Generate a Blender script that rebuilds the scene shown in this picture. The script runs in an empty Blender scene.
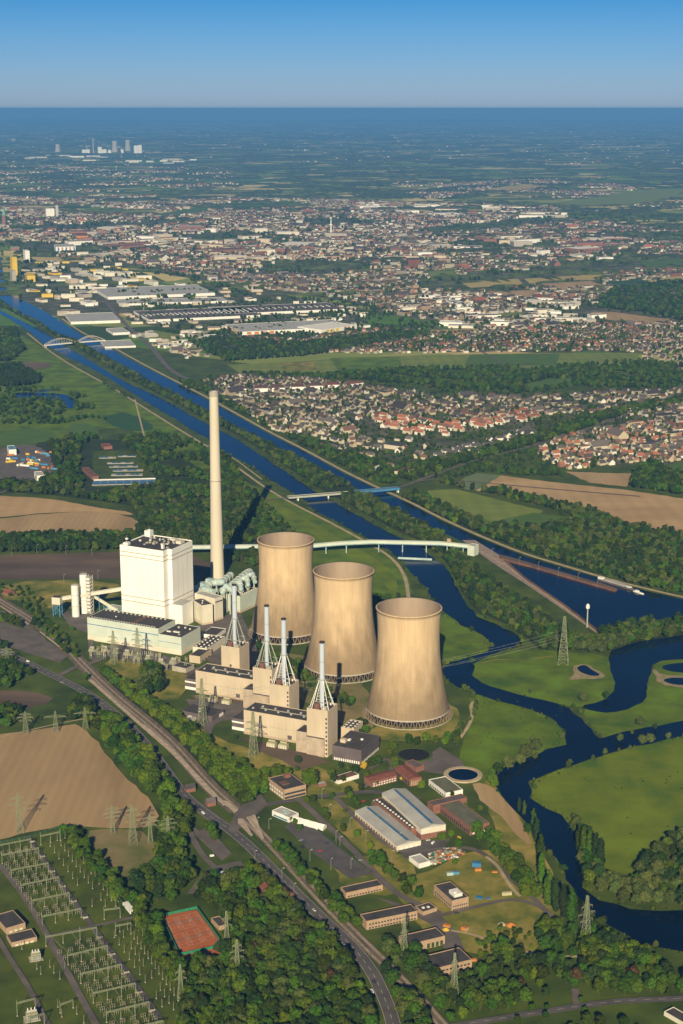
import bpy, math, random
import numpy as np
from mathutils import Vector
R = math.radians
rnd = random.Random(7)
SC = bpy.context.scene
COL = SC.collection

# ------------------------------------------------------------------ camera, sky, sun, exposure
H = 682.0; F = 1590.0; PITCH = R(14.25)
cam = bpy.data.cameras.new("camera"); camo = bpy.data.objects.new("camera", cam); COL.objects.link(camo)
camo.location = (0, 0, H); camo.rotation_euler = (R(90) - PITCH, 0, 0)
cam.sensor_fit = 'VERTICAL'; cam.sensor_height = 36.0; cam.lens = 36.0 * F / 1024.0
cam.clip_start = 5.0; cam.clip_end = 300000.0
SC.camera = camo
SUN_EL = 25.3; SUN_DX, SUN_DY = 0.085, 1.0          # light travels towards +Y, a little to +X
w = bpy.data.worlds.new("World"); SC.world = w; w.use_nodes = True
nt = w.node_tree; bg = nt.nodes['Background']
sky = nt.nodes.new('ShaderNodeTexSky'); sky.sky_type = 'NISHITA'; sky.sun_disc = False
sky.sun_elevation = R(SUN_EL); sky.sun_rotation = math.atan2(-SUN_DX, -SUN_DY)
sky.altitude = 100; sky.air_density = 1.0; sky.dust_density = 0.6; sky.ozone_density = 4.0
tint = nt.nodes.new('ShaderNodeMix'); tint.data_type = 'RGBA'; tint.blend_type = 'MULTIPLY'; tint.inputs[0].default_value = 1.0
tco = nt.nodes.new('ShaderNodeTexCoord'); sz = nt.nodes.new('ShaderNodeSeparateXYZ'); ramp = nt.nodes.new('ShaderNodeValToRGB')
nt.links.new(tco.outputs['Generated'], sz.inputs[0]); nt.links.new(sz.outputs[2], ramp.inputs[0])
ramp.color_ramp.elements[0].color = (.86, 1.12, 1.78, 1); ramp.color_ramp.elements[1].color = (.26, .42, .66, 1)
for p_, c_ in ((.03, (.50, .86, 1.52, 1)), (.068, (.16, .60, 1.18, 1)), (.30, (.20, .36, .62, 1))):
    e_ = ramp.color_ramp.elements.new(p_); e_.color = c_
nt.links.new(ramp.outputs[0], tint.inputs[7]); nt.links.new(sky.outputs[0], tint.inputs[6]); nt.links.new(tint.outputs[2], bg.inputs[0]); bg.inputs[1].default_value = 0.05
sl = bpy.data.lights.new("sun", 'SUN'); sl.energy = 5.0; sl.angle = R(0.5); sl.color = (1.0, 0.85, 0.56)
so = bpy.data.objects.new("sun", sl); COL.objects.link(so)
so.rotation_euler = Vector((SUN_DX, SUN_DY, -math.hypot(SUN_DX, SUN_DY) * math.tan(R(SUN_EL)))).to_track_quat('-Z', 'Y').to_euler()
SC.view_settings.view_transform = 'Standard'; SC.view_settings.look = 'None'
SC.view_settings.exposure = 0.46; SC.view_settings.gamma = 1.0; SC.view_settings.use_curve_mapping = False
SC.cycles.max_bounces = 5; SC.cycles.diffuse_bounces = 2; SC.cycles.glossy_bounces = 2
SC.cycles.transparent_max_bounces = 4; SC.cycles.volume_bounces = 0; SC.cycles.transmission_bounces = 2
HAZE_DENS = 0.000040; HAZE_COL = (0.155, 0.45, 0.96, 1)

# ------------------------------------------------------------------ helpers
def P(px, py, z=0.0):
    a = (px - 341.5) / F; b = (512 - py) / F
    dy = math.cos(PITCH) + b * math.sin(PITCH); dz = -math.sin(PITCH) + b * math.cos(PITCH)
    t = (H - z) / -dz
    return (a * t, dy * t)
def hgt(xy, py):
    return H - xy[1] * math.tan(PITCH + math.atan((py - 512) / F))
def PP(pts, z=0.0): return [P(x, y, z) for x, y in pts]
def dirv(deg): return (math.cos(R(deg)), math.sin(R(deg)))

def tag(o, label=None, cat=None, group=None, kind=None):
    if label: o['label'] = label
    if cat: o['category'] = cat
    if group: o['group'] = group
    if kind: o['kind'] = kind
    return o
def empty(name, loc, rz=0, label=None, cat=None, group=None):
    o = bpy.data.objects.new(name, None); COL.objects.link(o); o.empty_display_size = 1
    o.location = loc; o.rotation_euler = (0, 0, rz)
    return tag(o, label, cat, group)
def copy_tree(o, parent=None):
    c = o.copy(); COL.objects.link(c)
    if parent: c.parent = parent
    for ch in KIDS.get(o.name, []):
        KIDS.setdefault(c.name, []).append(copy_tree(ch, c))
    return c
KIDS = {}

class MB:
    def __init__(s): s.v = []; s.f = []; s.m = []
    def add(s, vs, fs, mi=0):
        n = len(s.v); s.v += [tuple(a) for a in vs]; s.f += [tuple(i + n for i in f) for f in fs]; s.m += [mi] * len(fs); return s
    def prism(s, poly, z0, z1, mi=0, cap=None, bottom=True):
        n = len(poly)
        ar = sum(poly[i][0]*poly[(i+1) % n][1] - poly[(i+1) % n][0]*poly[i][1] for i in range(n))
        if ar < 0: poly = poly[::-1]
        vs = [(x, y, z0) for x, y in poly] + [(x, y, z1) for x, y in poly]
        fs = [(i, (i+1) % n, n+(i+1) % n, n+i) for i in range(n)]
        s.add(vs, fs, mi); k = len(s.v) - 2*n
        s.f.append(tuple(k+n+i for i in range(n))); s.m.append(mi if cap is None else cap)
        if bottom: s.f.append(tuple(k+n-1-i for i in range(n))); s.m.append(mi)
        return s
    def box(s, x0, x1, y0, y1, z0, z1, mi=0, cap=None):
        return s.prism([(x0, y0), (x1, y0), (x1, y1), (x0, y1)], z0, z1, mi, cap)
    def tube(s, a, b, r0, r1=None, n=8, mi=0, caps=True):
        if r1 is None: r1 = r0
        a = Vector(a); b = Vector(b); d = (b - a).normalized()
        q = Vector((0, 0, 1)) if abs(d.z) < .9 else Vector((1, 0, 0))
        x = d.cross(q).normalized(); y = d.cross(x)
        vs = []
        for p, r in ((a, r0), (b, r1)):
            for i in range(n):
                t = 2*math.pi*i/n; vs.append(p + x*r*math.cos(t) + y*r*math.sin(t))
        fs = [(i, n+i, n+(i+1) % n, (i+1) % n) for i in range(n)]
        if caps: fs += [tuple(range(n)), tuple(n+n-1-i for i in range(n))]
        return s.add(vs, fs, mi)
    def path(s, pts, r, n=8, mi=0):
        for a, b in zip(pts[:-1], pts[1:]): s.tube(a, b, r, r, n, mi)
        return s
    def lathe(s, prof, n=48, c=(0, 0), mi=0, mis=None):
        vs = []
        for r, z in prof:
            for i in range(n):
                t = 2*math.pi*i/n; vs.append((c[0]+r*math.cos(t), c[1]+r*math.sin(t), z))
        k = len(s.v); s.v += vs
        for j in range(len(prof)-1):
            for i in range(n):
                s.f.append((k+j*n+i, k+j*n+(i+1) % n, k+(j+1)*n+(i+1) % n, k+(j+1)*n+i)); s.m.append(mis[j] if mis else mi)
        return s
    def gable(s, x0, x1, y0, y1, z0, z1, ridge, mi=0, over=0.0):   # roof prism, ridge along x
        ym = (y0+y1)/2; a = over
        vs = [(x0-a, y0-a, z0), (x1+a, y0-a, z0), (x1+a, y1+a, z0), (x0-a, y1+a, z0), (x0-a, ym, ridge), (x1+a, ym, ridge)]
        return s.add(vs, [(0, 1, 5, 4), (2, 3, 4, 5), (0, 4, 3), (1, 2, 5), (3, 2, 1, 0)], mi)
    def build(s, name, mats, parent=None, smooth=False, loc=None):
        me = bpy.data.meshes.new(name); me.from_pydata(s.v, [], s.f)
        if not isinstance(mats, (list, tuple)): mats = [mats]
        for m in mats: me.materials.append(m)
        if len(mats) > 1: me.polygons.foreach_set('material_index', s.m)
        if smooth: me.polygons.foreach_set('use_smooth', [True]*len(s.f))
        o = bpy.data.objects.new(name, me); COL.objects.link(o)
        if loc: o.location = loc
        if parent:
            o.parent = parent; KIDS.setdefault(parent.name, []).append(o)
        return o

# ------------------------------------------------------------------ materials
def mat(name, c, c2=None, scale=0.05, rough=0.85, detail=4, coord='obj', rand=0.0, metal=0.0, c3=None, stretch=None, contrast=(0.35, 0.65), spec=0.3, lines=None, bump=0.0, bscale=1.0):
    m = bpy.data.materials.new(name); m.use_nodes = True; n = m.node_tree; b = n.nodes['Principled BSDF']
    b.inputs['Roughness'].default_value = rough; b.inputs['Metallic'].default_value = metal
    b.inputs['Specular IOR Level'].default_value = spec
    L = n.links.new
    if coord == 'obj': src = n.nodes.new('ShaderNodeTexCoord').outputs['Object']
    else: src = n.nodes.new('ShaderNodeNewGeometry').outputs['Position']
    if stretch:
        mp = n.nodes.new('ShaderNodeMapping'); L(src, mp.inputs[0])
        mp.inputs['Rotation'].default_value = (0, 0, R(stretch[1])); mp.inputs['Scale'].default_value = stretch[0]; src = mp.outputs[0]
    if c2 is None: c2 = tuple(x*0.8 for x in c)
    nz = n.nodes.new('ShaderNodeTexNoise'); nz.inputs['Scale'].default_value = scale; nz.inputs['Detail'].default_value = detail
    nz.inputs['Roughness'].default_value = 0.6
    L(src, nz.inputs['Vector'])
    cr = n.nodes.new('ShaderNodeValToRGB'); e = cr.color_ramp.elements
    e[0].position = contrast[0]; e[1].position = contrast[1]; e[0].color = (*c2, 1); e[1].color = (*c, 1)
    if c3:
        k = e.new(sum(contrast)/2); k.color = (*c3, 1)
    L(nz.outputs['Fac'], cr.inputs[0]); out = cr.outputs[0]
    if rand:
        oi = n.nodes.new('ShaderNodeObjectInfo'); hs = n.nodes.new('ShaderNodeHueSaturation')
        mr = n.nodes.new('ShaderNodeMapRange'); mr.inputs[3].default_value = 1-rand; mr.inputs[4].default_value = 1+rand
        L(oi.outputs['Random'], mr.inputs[0]); L(mr.outputs[0], hs.inputs['Value'])
        mu = n.nodes.new('ShaderNodeMath'); mu.operation = 'MULTIPLY'; mu.inputs[1].default_value = 7.31; L(oi.outputs['Random'], mu.inputs[0])
        fr = n.nodes.new('ShaderNodeMath'); fr.operation = 'FRACT'; L(mu.outputs[0], fr.inputs[0])
        m2 = n.nodes.new('ShaderNodeMapRange'); m2.inputs[3].default_value = 0.5-rand*0.075; m2.inputs[4].default_value = 0.5+rand*0.06
        L(fr.outputs[0], m2.inputs[0]); L(m2.outputs[0], hs.inputs['Hue'])
        L(out, hs.inputs['Color']); out = hs.outputs[0]
    if lines:
        mq = n.nodes.new('ShaderNodeMapping'); L(src if not stretch else mp.inputs[0].links[0].from_socket, mq.inputs[0]); mq.inputs['Rotation'].default_value = (0, 0, R(lines[0])); mq.inputs['Scale'].default_value = (1/lines[1], .002, 0)
        wv = n.nodes.new('ShaderNodeTexWave'); wv.inputs['Scale'].default_value = .314; wv.inputs['Distortion'].default_value = .6; wv.inputs['Detail'].default_value = 3; L(mq.outputs[0], wv.inputs['Vector'])
        k1 = n.nodes.new('ShaderNodeMapRange'); k1.inputs[3].default_value = 1-lines[2]; k1.inputs[4].default_value = 1+lines[2]*.5; L(wv.outputs['Fac'], k1.inputs[0])
        vm = n.nodes.new('ShaderNodeVectorMath'); vm.operation = 'SCALE'; L(out, vm.inputs[0]); L(k1.outputs[0], vm.inputs['Scale']); out = vm.outputs[0]
    L(out, b.inputs['Base Color'])
    if bump:
        n2 = n.nodes.new('ShaderNodeTexNoise'); n2.inputs['Scale'].default_value = bscale; n2.inputs['Detail'].default_value = 5
        L(src, n2.inputs['Vector']); bp = n.nodes.new('ShaderNodeBump'); bp.inputs['Strength'].default_value = 1.0; bp.inputs['Distance'].default_value = bump
        L(n2.outputs['Fac'], bp.inputs['Height']); L(bp.outputs[0], b.inputs['Normal'])
    return m
def attr_mat(name, rough=0.85, amp=0.15):
    m = bpy.data.materials.new(name); m.use_nodes = True; n = m.node_tree; b = n.nodes['Principled BSDF']
    a = n.nodes.new('ShaderNodeAttribute'); a.attribute_name = 'col'
    n.links.new(a.outputs['Color'], b.inputs['Base Color']); b.inputs['Roughness'].default_value = rough
    b.inputs['Specular IOR Level'].default_value = 0.2
    return m

M = {}
g = dict(coord='geo')
M['grass'] = mat('grass', (.085, .115, .010), (.030, .055, .006), .02, detail=8, c3=(.055, .085, .008), **g)
M['meadow'] = mat('meadow', (.12, .215, .005), (.046, .105, .005), .022, detail=9, c3=(.10, .15, .003), **g)
M['subgrass'] = mat('substation_grass', (.095, .12, .012), (.04, .06, .008), .03, detail=9, c3=(.068, .095, .008), **g)
M['meadow_yellow'] = mat('meadow_yellow', (.155, .215, .005), (.062, .125, .005), .016, detail=9, c3=(.125, .165, .003), **g)
M['meadow_deep'] = mat('meadow_deep', (.035, .095, .025), (.025, .075, .02), .03, **g)
M['drygrass'] = mat('drygrass', (.33, .25, .065), (.07, .105, .012), .03, detail=8, c3=(.19, .18, .03), **g)
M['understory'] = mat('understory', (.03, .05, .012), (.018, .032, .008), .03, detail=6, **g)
M['soil'] = mat('soil', (.43, .30, .155), (.29, .195, .10), .012, detail=9, c3=(.375, .255, .13), stretch=((1, .25, 1), -28), lines=(28, 9, .05), **g)
M['soil_dark'] = mat('soil_dark', (.16, .11, .075), (.085, .06, .045), .012, detail=9, stretch=((.5, 1.6, 1), 3), **g)
M['soil_pale'] = mat('soil_pale', (.50, .34, .17), (.38, .25, .12), .012, detail=8, stretch=((.4, 1, 1), 20), lines=(-62, 14, .05), **g)
M['soil_green'] = mat('soil_green', (.27, .20, .10), (.10, .12, .03), .02, detail=7, **g)
M['wheat'] = mat('wheat', (.45, .35, .12), (.36, .29, .10), .02, **g)
M['crop'] = mat('crop', (.20, .235, .035), (.13, .18, .03), .02, detail=7, stretch=((.3, 1.5, 1), 25), lines=(-62, 16, .08), **g)
M['crop2'] = mat('crop2', (.085, .15, .02), (.065, .12, .018), .02, detail=7, **g)
M['cropgrey'] = mat('cropgrey', (.15, .20, .09), (.12, .16, .07), .02, detail=7, **g)
M['asphalt'] = mat('asphalt', (.12, .108, .108), (.08, .072, .075), .06, detail=8, **g)
M['asphalt2'] = mat('asphalt2', (.16, .135, .125), (.10, .085, .08), .05, detail=8, **g)
M['paint'] = mat('road_paint', (.75, .73, .68), (.5, .48, .45), .5, **g)
M['gravel'] = mat('gravel', (.50, .40, .28), (.36, .28, .19), .08, detail=8, **g)
M['path'] = mat('path', (.46, .37, .23), (.32, .26, .15), .06, detail=7, **g)
M['ballast'] = mat('ballast', (.18, .14, .11), (.10, .08, .06), .10, detail=9, stretch=((3, .4, 1), -28), **g)
M['ballast_pale'] = mat('ballast_pale', (.52, .42, .33), (.34, .26, .20), .2, detail=7, **g)
M['sleepers'] = mat('sleeper_ballast', (.40, .32, .25), (.24, .19, .145), .25, detail=8, **g)
M['rail'] = mat('rail_steel', (.16, .12, .10), None, .5, rough=.5, **g)
M['sand'] = mat('sand', (.34, .27, .155), (.22, .18, .09), .08, **g)
M['dark'] = mat('dark_opening', (.012, .012, .014), None, 1)
M['concrete'] = mat('concrete', (.42, .38, .32), (.32, .29, .25), .15, detail=7)
M['white_panel'] = mat('white_panel', (.86, .84, .78), (.80, .78, .72), .03)
M['white'] = mat('white_paint', (.78, .76, .72), (.66, .64, .60), .1)
M['cream'] = mat('cream_panel', (.66, .62, .51), (.56, .52, .43), .06, detail=7)
M['beige'] = mat('beige_panel', (.56, .46, .34), (.46, .375, .275), .05, detail=8, stretch=((1, 1, .3), 0))
M['pink_beige'] = mat('stained_beige', (.47, .38, .29), (.33, .26, .20), .1, detail=7)
M['turq'] = mat('pale_turquoise_panel', (.55, .60, .52), (.47, .52, .45), .05)
M['turq2'] = mat('turquoise_duct', (.44, .54, .52), (.30, .40, .40), .12, rough=.55)
M['blue'] = mat('blue_paint', (.05, .20, .38), (.04, .15, .30), .1)
M['bluesteel'] = mat('blue_steel', (.10, .28, .42), (.07, .20, .32), .1)
M['tarroof'] = mat('tar_roof', (.075, .068, .068), (.045, .040, .042), .12, detail=8)
M['greyroof'] = mat('grey_metal_roof', (.46, .45, .42), (.36, .35, .33), .06, detail=6, rough=.6)
M['greenroof'] = mat('mossy_roof', (.15, .15, .10), (.10, .10, .07), .1, detail=8)
M['redroof'] = mat('red_tile_roof', (.24, .085, .06), (.16, .055, .04), .3, detail=6)
M['brick'] = mat('red_brick', (.26, .12, .09), (.18, .085, .062), .3, detail=7)
M['tanbrick'] = mat('tan_brick', (.43, .30, .20), (.33, .225, .15), .25, detail=7)
M['darkclad'] = mat('grey_cladding', (.13, .105, .11), (.10, .08, .085), .1)
M['glass'] = mat('window_glass', (.05, .065, .08), (.03, .04, .05), .3, rough=.25, spec=.5)
M['skyl'] = mat('skylight', (.06, .18, .32), (.04, .12, .24), .2, rough=.3)
M['steel'] = mat('galvanised_steel', (.40, .42, .36), (.30, .32, .27), .2, rough=.6)
M['pylon'] = mat('pylon_green_grey', (.25, .28, .17), (.18, .20, .12), .1, rough=.6)
M['stackblue'] = mat('stack_paint', (.50, .55, .62), (.40, .45, .54), .05, detail=6, stretch=((1, 1, .2), 0))
M['stackcap'] = mat('stack_soot', (.05, .04, .04), None, .3)
M['rust'] = mat('rusty_sheet_pile', (.20, .10, .07), (.11, .06, .045), .1, detail=8)
M['clay'] = mat('clay_court', (.42, .125, .04), (.35, .10, .032), .1)
M['greenfence'] = mat('green_windbreak', (.03, .22, .12), (.02, .15, .09), .3)
M['meshfence'] = mat('green_mesh_fence', (.035, .075, .03), (.02, .05, .02), .3)
M['yellow'] = mat('yellow_paint', (.70, .48, .05), (.55, .38, .05), .02)
M['orange'] = mat('orange_paint', (.55, .22, .05), (.42, .16, .04), .02)
M['porcelain'] = mat('porcelain', (.22, .15, .12), None, 1)
M['trafo'] = mat('transformer_paint', (.45, .42, .26), (.33, .31, .19), .4)
M['tyre'] = mat('tyre_rubber', (.02, .02, .02), None, 1)
M['carred'] = mat('red_car_paint', (.55, .03, .03), None, 1, rough=.3, spec=.5)
M['carwhite'] = mat('white_car_paint', (.75, .75, .75), None, 1, rough=.3, spec=.5)
M['cardark'] = mat('dark_car_paint', (.03, .035, .06), None, 1, rough=.3, spec=.5)
M['carsilver'] = mat('silver_car_paint', (.35, .36, .38), None, 1, rough=.3, spec=.5)
M['bark'] = mat('bark', (.10, .075, .05), None, 1)
M['leaf'] = mat('leaves', (.056, .097, .006), (.019, .040, .005), .5, rand=.5, rough=.8, c3=(.042, .080, .006), spec=.1)
M['leaf_pale'] = mat('pale_leaves', (.085, .105, .025), (.042, .062, .016), .5, rand=.3, rough=.8, spec=.1)
M['leaf_lime'] = mat('lime_leaves', (.095, .14, .005), (.05, .09, .006), .5, rand=.3, rough=.8, spec=.1)
M['leaf_dark'] = mat('dark_leaves', (.030, .055, .012), (.014, .030, .008), .5, rand=.35, rough=.8, spec=.1)
M['leaf_copper'] = mat('copper_leaves', (.085, .05, .022), (.04, .022, .012), .5, rand=.3, rough=.8, spec=.1)
M['leaf_yellow'] = mat('yellow_leaves', (.50, .33, .02), (.36, .24, .02), .5, rough=.7)

def water_mat():
    m = bpy.data.materials.new('water'); m.use_nodes = True; n = m.node_tree; b = n.nodes['Principled BSDF']; L = n.links.new
    gp = n.nodes.new('ShaderNodeNewGeometry'); nz = n.nodes.new('ShaderNodeTexNoise'); nz.inputs['Scale'].default_value = .006; nz.inputs['Detail'].default_value = 4
    L(gp.outputs['Position'], nz.inputs['Vector']); cr = n.nodes.new('ShaderNodeValToRGB')
    cr.color_ramp.elements[0].position = .35; cr.color_ramp.elements[1].position = .7
    cr.color_ramp.elements[0].color = (.001, .006, .022, 1); cr.color_ramp.elements[1].color = (.002, .014, .045, 1)
    L(nz.outputs['Fac'], cr.inputs[0]); L(cr.outputs[0], b.inputs['Base Color'])
    b.inputs['Roughness'].default_value = .10; b.inputs['IOR'].default_value = 1.33; b.inputs['Specular IOR Level'].default_value = .27
    n2 = n.nodes.new('ShaderNodeTexNoise'); n2.inputs['Scale'].default_value = .35; n2.inputs['Detail'].default_value = 3; L(gp.outputs['Position'], n2.inputs['Vector'])
    bp = n.nodes.new('ShaderNodeBump'); bp.inputs['Distance'].default_value = .12; bp.inputs['Strength'].default_value = .6
    L(n2.outputs['Fac'], bp.inputs['Height']); L(bp.outputs[0], b.inputs['Normal'])
    return m
M['water'] = water_mat()

def ground_mat():
    m = bpy.data.materials.new('farmland'); m.use_nodes = True; n = m.node_tree; b = n.nodes['Principled BSDF']; L = n.links.new
    b.inputs['Roughness'].default_value = .95; b.inputs['Specular IOR Level'].default_value = .1
    gp = n.nodes.new('ShaderNodeNewGeometry'); mp = n.nodes.new('ShaderNodeMapping'); L(gp.outputs['Position'], mp.inputs[0])
    mp.inputs['Rotation'].default_value = (0, 0, R(17)); mp.inputs['Scale'].default_value = (1/420, 1/300, 0)
    vo = n.nodes.new('ShaderNodeTexVoronoi'); vo.distance = 'CHEBYCHEV'; vo.inputs['Randomness'].default_value = .8; vo.inputs['Scale'].default_value = 1
    L(mp.outputs[0], vo.inputs['Vector'])
    sp = n.nodes.new('ShaderNodeSeparateColor'); L(vo.outputs['Color'], sp.inputs[0])
    cr = n.nodes.new('ShaderNodeValToRGB'); cr.color_ramp.interpolation = 'CONSTANT'; e = cr.color_ramp.elements
    cols = [(0, (.05, .09, .02)), (.16, (.04, .07, .017)), (.30, (.12, .19, .03)), (.46, (.19, .23, .06)), (.60, (.08, .16, .025)), (.74, (.26, .27, .09)), (.84, (.42, .33, .15)), (.92, (.50, .42, .18))]
    e[0].color = (*cols[0][1], 1); e[1].position = cols[1][0]; e[1].color = (*cols[1][1], 1)
    for p, c in cols[2:]:
        k = e.new(p); k.color = (*c, 1)
    L(sp.outputs[0], cr.inputs[0])
    nz = n.nodes.new('ShaderNodeTexNoise'); nz.inputs['Scale'].default_value = .01; nz.inputs['Detail'].default_value = 6; L(gp.outputs['Position'], nz.inputs['Vector'])
    mx = n.nodes.new('ShaderNodeMix'); mx.data_type = 'RGBA'; mx.blend_type = 'MULTIPLY'; mx.inputs[0].default_value = .6
    L(cr.outputs[0], mx.inputs[6])
    c2 = n.nodes.new('ShaderNodeValToRGB'); c2.color_ramp.elements[0].color = (.8, .8, .8, 1); c2.color_ramp.elements[1].color = (1.7, 1.7, 1.6, 1)
    L(nz.outputs['Fac'], c2.inputs[0]); L(c2.outputs[0], mx.inputs[7]); L(mx.outputs[2], b.inputs['Base Color'])
    return m

def tower_mat():
    m = bpy.data.materials.new('cooling_tower_concrete'); m.use_nodes = True; n = m.node_tree; b = n.nodes['Principled BSDF']; L = n.links.new
    b.inputs['Roughness'].default_value = .9; b.inputs['Specular IOR Level'].default_value = .15
    tc = n.nodes.new('ShaderNodeTexCoord'); sx = n.nodes.new('ShaderNodeSeparateXYZ'); L(tc.outputs['Object'], sx.inputs[0])
    at = n.nodes.new('ShaderNodeMath'); at.operation = 'ARCTAN2'; L(sx.outputs[1], at.inputs[0]); L(sx.outputs[0], at.inputs[1])
    cx = n.nodes.new('ShaderNodeCombineXYZ'); oi_ = n.nodes.new('ShaderNodeObjectInfo'); om = n.nodes.new('ShaderNodeMath'); om.operation = 'MULTIPLY'; om.inputs[1].default_value = 40.; L(oi_.outputs['Random'], om.inputs[0]); L(om.outputs[0], cx.inputs[2]); L(at.outputs[0], cx.inputs[0]); L(sx.outputs[2], cx.inputs[1])
    def nz(sx_, sy_, det=5):
        mp = n.nodes.new('ShaderNodeMapping'); mp.inputs['Scale'].default_value = (sx_, sy_, 1); L(cx.outputs[0], mp.inputs[0])
        t = n.nodes.new('ShaderNodeTexNoise'); t.inputs['Scale'].default_value = 1; t.inputs['Detail'].default_value = det; L(mp.outputs[0], t.inputs['Vector']); return t.outputs['Fac']
    def mr(src, a, b_, c, d):
        k = n.nodes.new('ShaderNodeMapRange'); L(src, k.inputs[0]); k.inputs[1].default_value = a; k.inputs[2].default_value = b_; k.inputs[3].default_value = c; k.inputs[4].default_value = d; return k.outputs[0]
    def mul(a, b_, op='MULTIPLY'):
        k = n.nodes.new('ShaderNodeMath'); k.operation = op; L(a, k.inputs[0])
        if isinstance(b_, (int, float)): k.inputs[1].default_value = b_
        else: L(b_, k.inputs[1])
        return k.outputs[0]
    streak = mr(nz(34, .014), .3, .7, .90, 1.05)                       # rain streaks
    ribs = n.nodes.new('ShaderNodeMath'); ribs.operation = 'SINE'; L(mul(at.outputs[0], 110.), ribs.inputs[0])
    rib = mr(ribs.outputs[0], -1, 1, .97, 1.02)
    rg = n.nodes.new('ShaderNodeMath'); rg.operation = 'SINE'; L(mul(sx.outputs[2], 1.9), rg.inputs[0]); ring = mr(rg.outputs[0], .6, 1, 1.01, .97)
    edge = mul(sx.outputs[2], mul(nz(4, .05), 60.), 'ADD')             # damp lower shell, uneven upper edge
    stain = mr(edge, 50, 125, .44, 1.0)
    blotch = mr(nz(5, .035), .3, .7, .9, 1.07)
    f = mul(mul(mul(mul(streak, rib), ring), stain), blotch)
    mx = n.nodes.new('ShaderNodeMix'); mx.data_type = 'RGBA'; mx.blend_type = 'MULTIPLY'; mx.inputs[0].default_value = 1
    cb = n.nodes.new('ShaderNodeCombineColor'); L(f, cb.inputs[0]); L(f, cb.inputs[1]); L(f, cb.inputs[2])
    mx.inputs[6].default_value = (.58, .422, .262, 1); L(cb.outputs[0], mx.inputs[7]); L(mx.outputs[2], b.inputs['Base Color'])
    return m
M['tower'] = tower_mat(); M['col_shade'] = mat('shade_brown_column', (.24, .17, .115), (.11, .08, .055), .12, detail=6)  # columns: shade at the tower foot put into a darker brown
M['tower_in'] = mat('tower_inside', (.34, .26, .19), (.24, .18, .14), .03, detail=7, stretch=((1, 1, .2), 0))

# ------------------------------------------------------------------ polygons on the ground
BLOCK = []     # (poly, bbox, kind) no trees or houses here
def block(poly):
    xs = [p[0] for p in poly]; ys = [p[1] for p in poly]
    BLOCK.append((poly, (min(xs), min(ys), max(xs), max(ys))))
def inside(poly, x, y):
    c = False; n = len(poly); j = n-1
    for i in range(n):
        xi, yi = poly[i]; xj, yj = poly[j]
        if (yi > y) != (yj > y) and x < (xj-xi)*(y-yi)/(yj-yi)+xi: c = not c
        j = i
    return c
def blocked(x, y, m=0.0):
    for poly, bb in BLOCK:
        if bb[0]-m <= x <= bb[2]+m and bb[1]-m <= y <= bb[3]+m and inside(poly, x, y): return True
    return False
def smooth_poly(pts, it=2):
    for _ in range(it):
        q = []
        for i in range(len(pts)):
            a = pts[i]; b = pts[(i+1) % len(pts)]
            q += [(a[0]*.75+b[0]*.25, a[1]*.75+b[1]*.25), (a[0]*.25+b[0]*.75, a[1]*.25+b[1]*.75)]
        pts = q
    return pts
def smooth_line(pts, it=2):
    for _ in range(it):
        q = [pts[0]]
        for a, b in zip(pts[:-1], pts[1:]): q += [(a[0]*.75+b[0]*.25, a[1]*.75+b[1]*.25), (a[0]*.25+b[0]*.75, a[1]*.25+b[1]*.75)]
        pts = q+[pts[-1]]
    return pts
def rough_poly(pts, step, amp, seed=1):
    r = random.Random(seed); out = []
    for i in range(len(pts)):
        a = pts[i]; b = pts[(i+1) % len(pts)]; d = math.dist(a, b); k = max(1, int(d/step))
        for j in range(k):
            t = j/k; out.append((a[0]+(b[0]-a[0])*t+r.uniform(-amp, amp), a[1]+(b[1]-a[1])*t+r.uniform(-amp, amp)))
    return out
from mathutils.geometry import tessellate_polygon
def sheet(name, poly, z, m, blk=False, kind='structure'):
    tri = tessellate_polygon([[Vector((x, y, 0)) for x, y in poly]])
    vs = [(x, y, z) for x, y in poly]; fs = []
    for t in tri:
        a, b, c = [poly[i] for i in t]
        fs.append(tuple(t) if (b[0]-a[0])*(c[1]-a[1])-(b[1]-a[1])*(c[0]-a[0]) > 0 else tuple(reversed(t)))
    me = bpy.data.meshes.new(name); me.from_pydata(vs, [], fs); me.materials.append(m)
    o = bpy.data.objects.new(name, me); COL.objects.link(o); tag(o, kind=kind)
    if blk: block(poly)
    return o
def offset_line(pts, d):
    out = []
    for i, p in enumerate(pts):
        a = pts[max(0, i-1)]; b = pts[min(len(pts)-1, i+1)]
        dx, dy = b[0]-a[0], b[1]-a[1]; l = math.hypot(dx, dy) or 1
        out.append((p[0]-dy/l*d, p[1]+dx/l*d))
    return out
def ribbon(name, pts, width, z, m, blk=True, off=0.0, sm=2, grow=0.0):
    if sm: pts = smooth_line(pts, sm)
    a = offset_line(pts, off+width/2); b = offset_line(pts, off-width/2)
    vs = [(x, y, z) for x, y in a]+[(x, y, z) for x, y in b]; n = len(pts)
    fs = [(i, n+i, n+i+1, i+1) for i in range(n-1)]
    me = bpy.data.meshes.new(name); me.from_pydata(vs, [], fs); me.materials.append(m)
    o = bpy.data.objects.new(name, me); COL.objects.link(o); tag(o, kind='structure')
    if blk: block(offset_line(pts, off+width/2+grow)+offset_line(pts, off-width/2-grow)[::-1])
    return o
exec_parts = []

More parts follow.
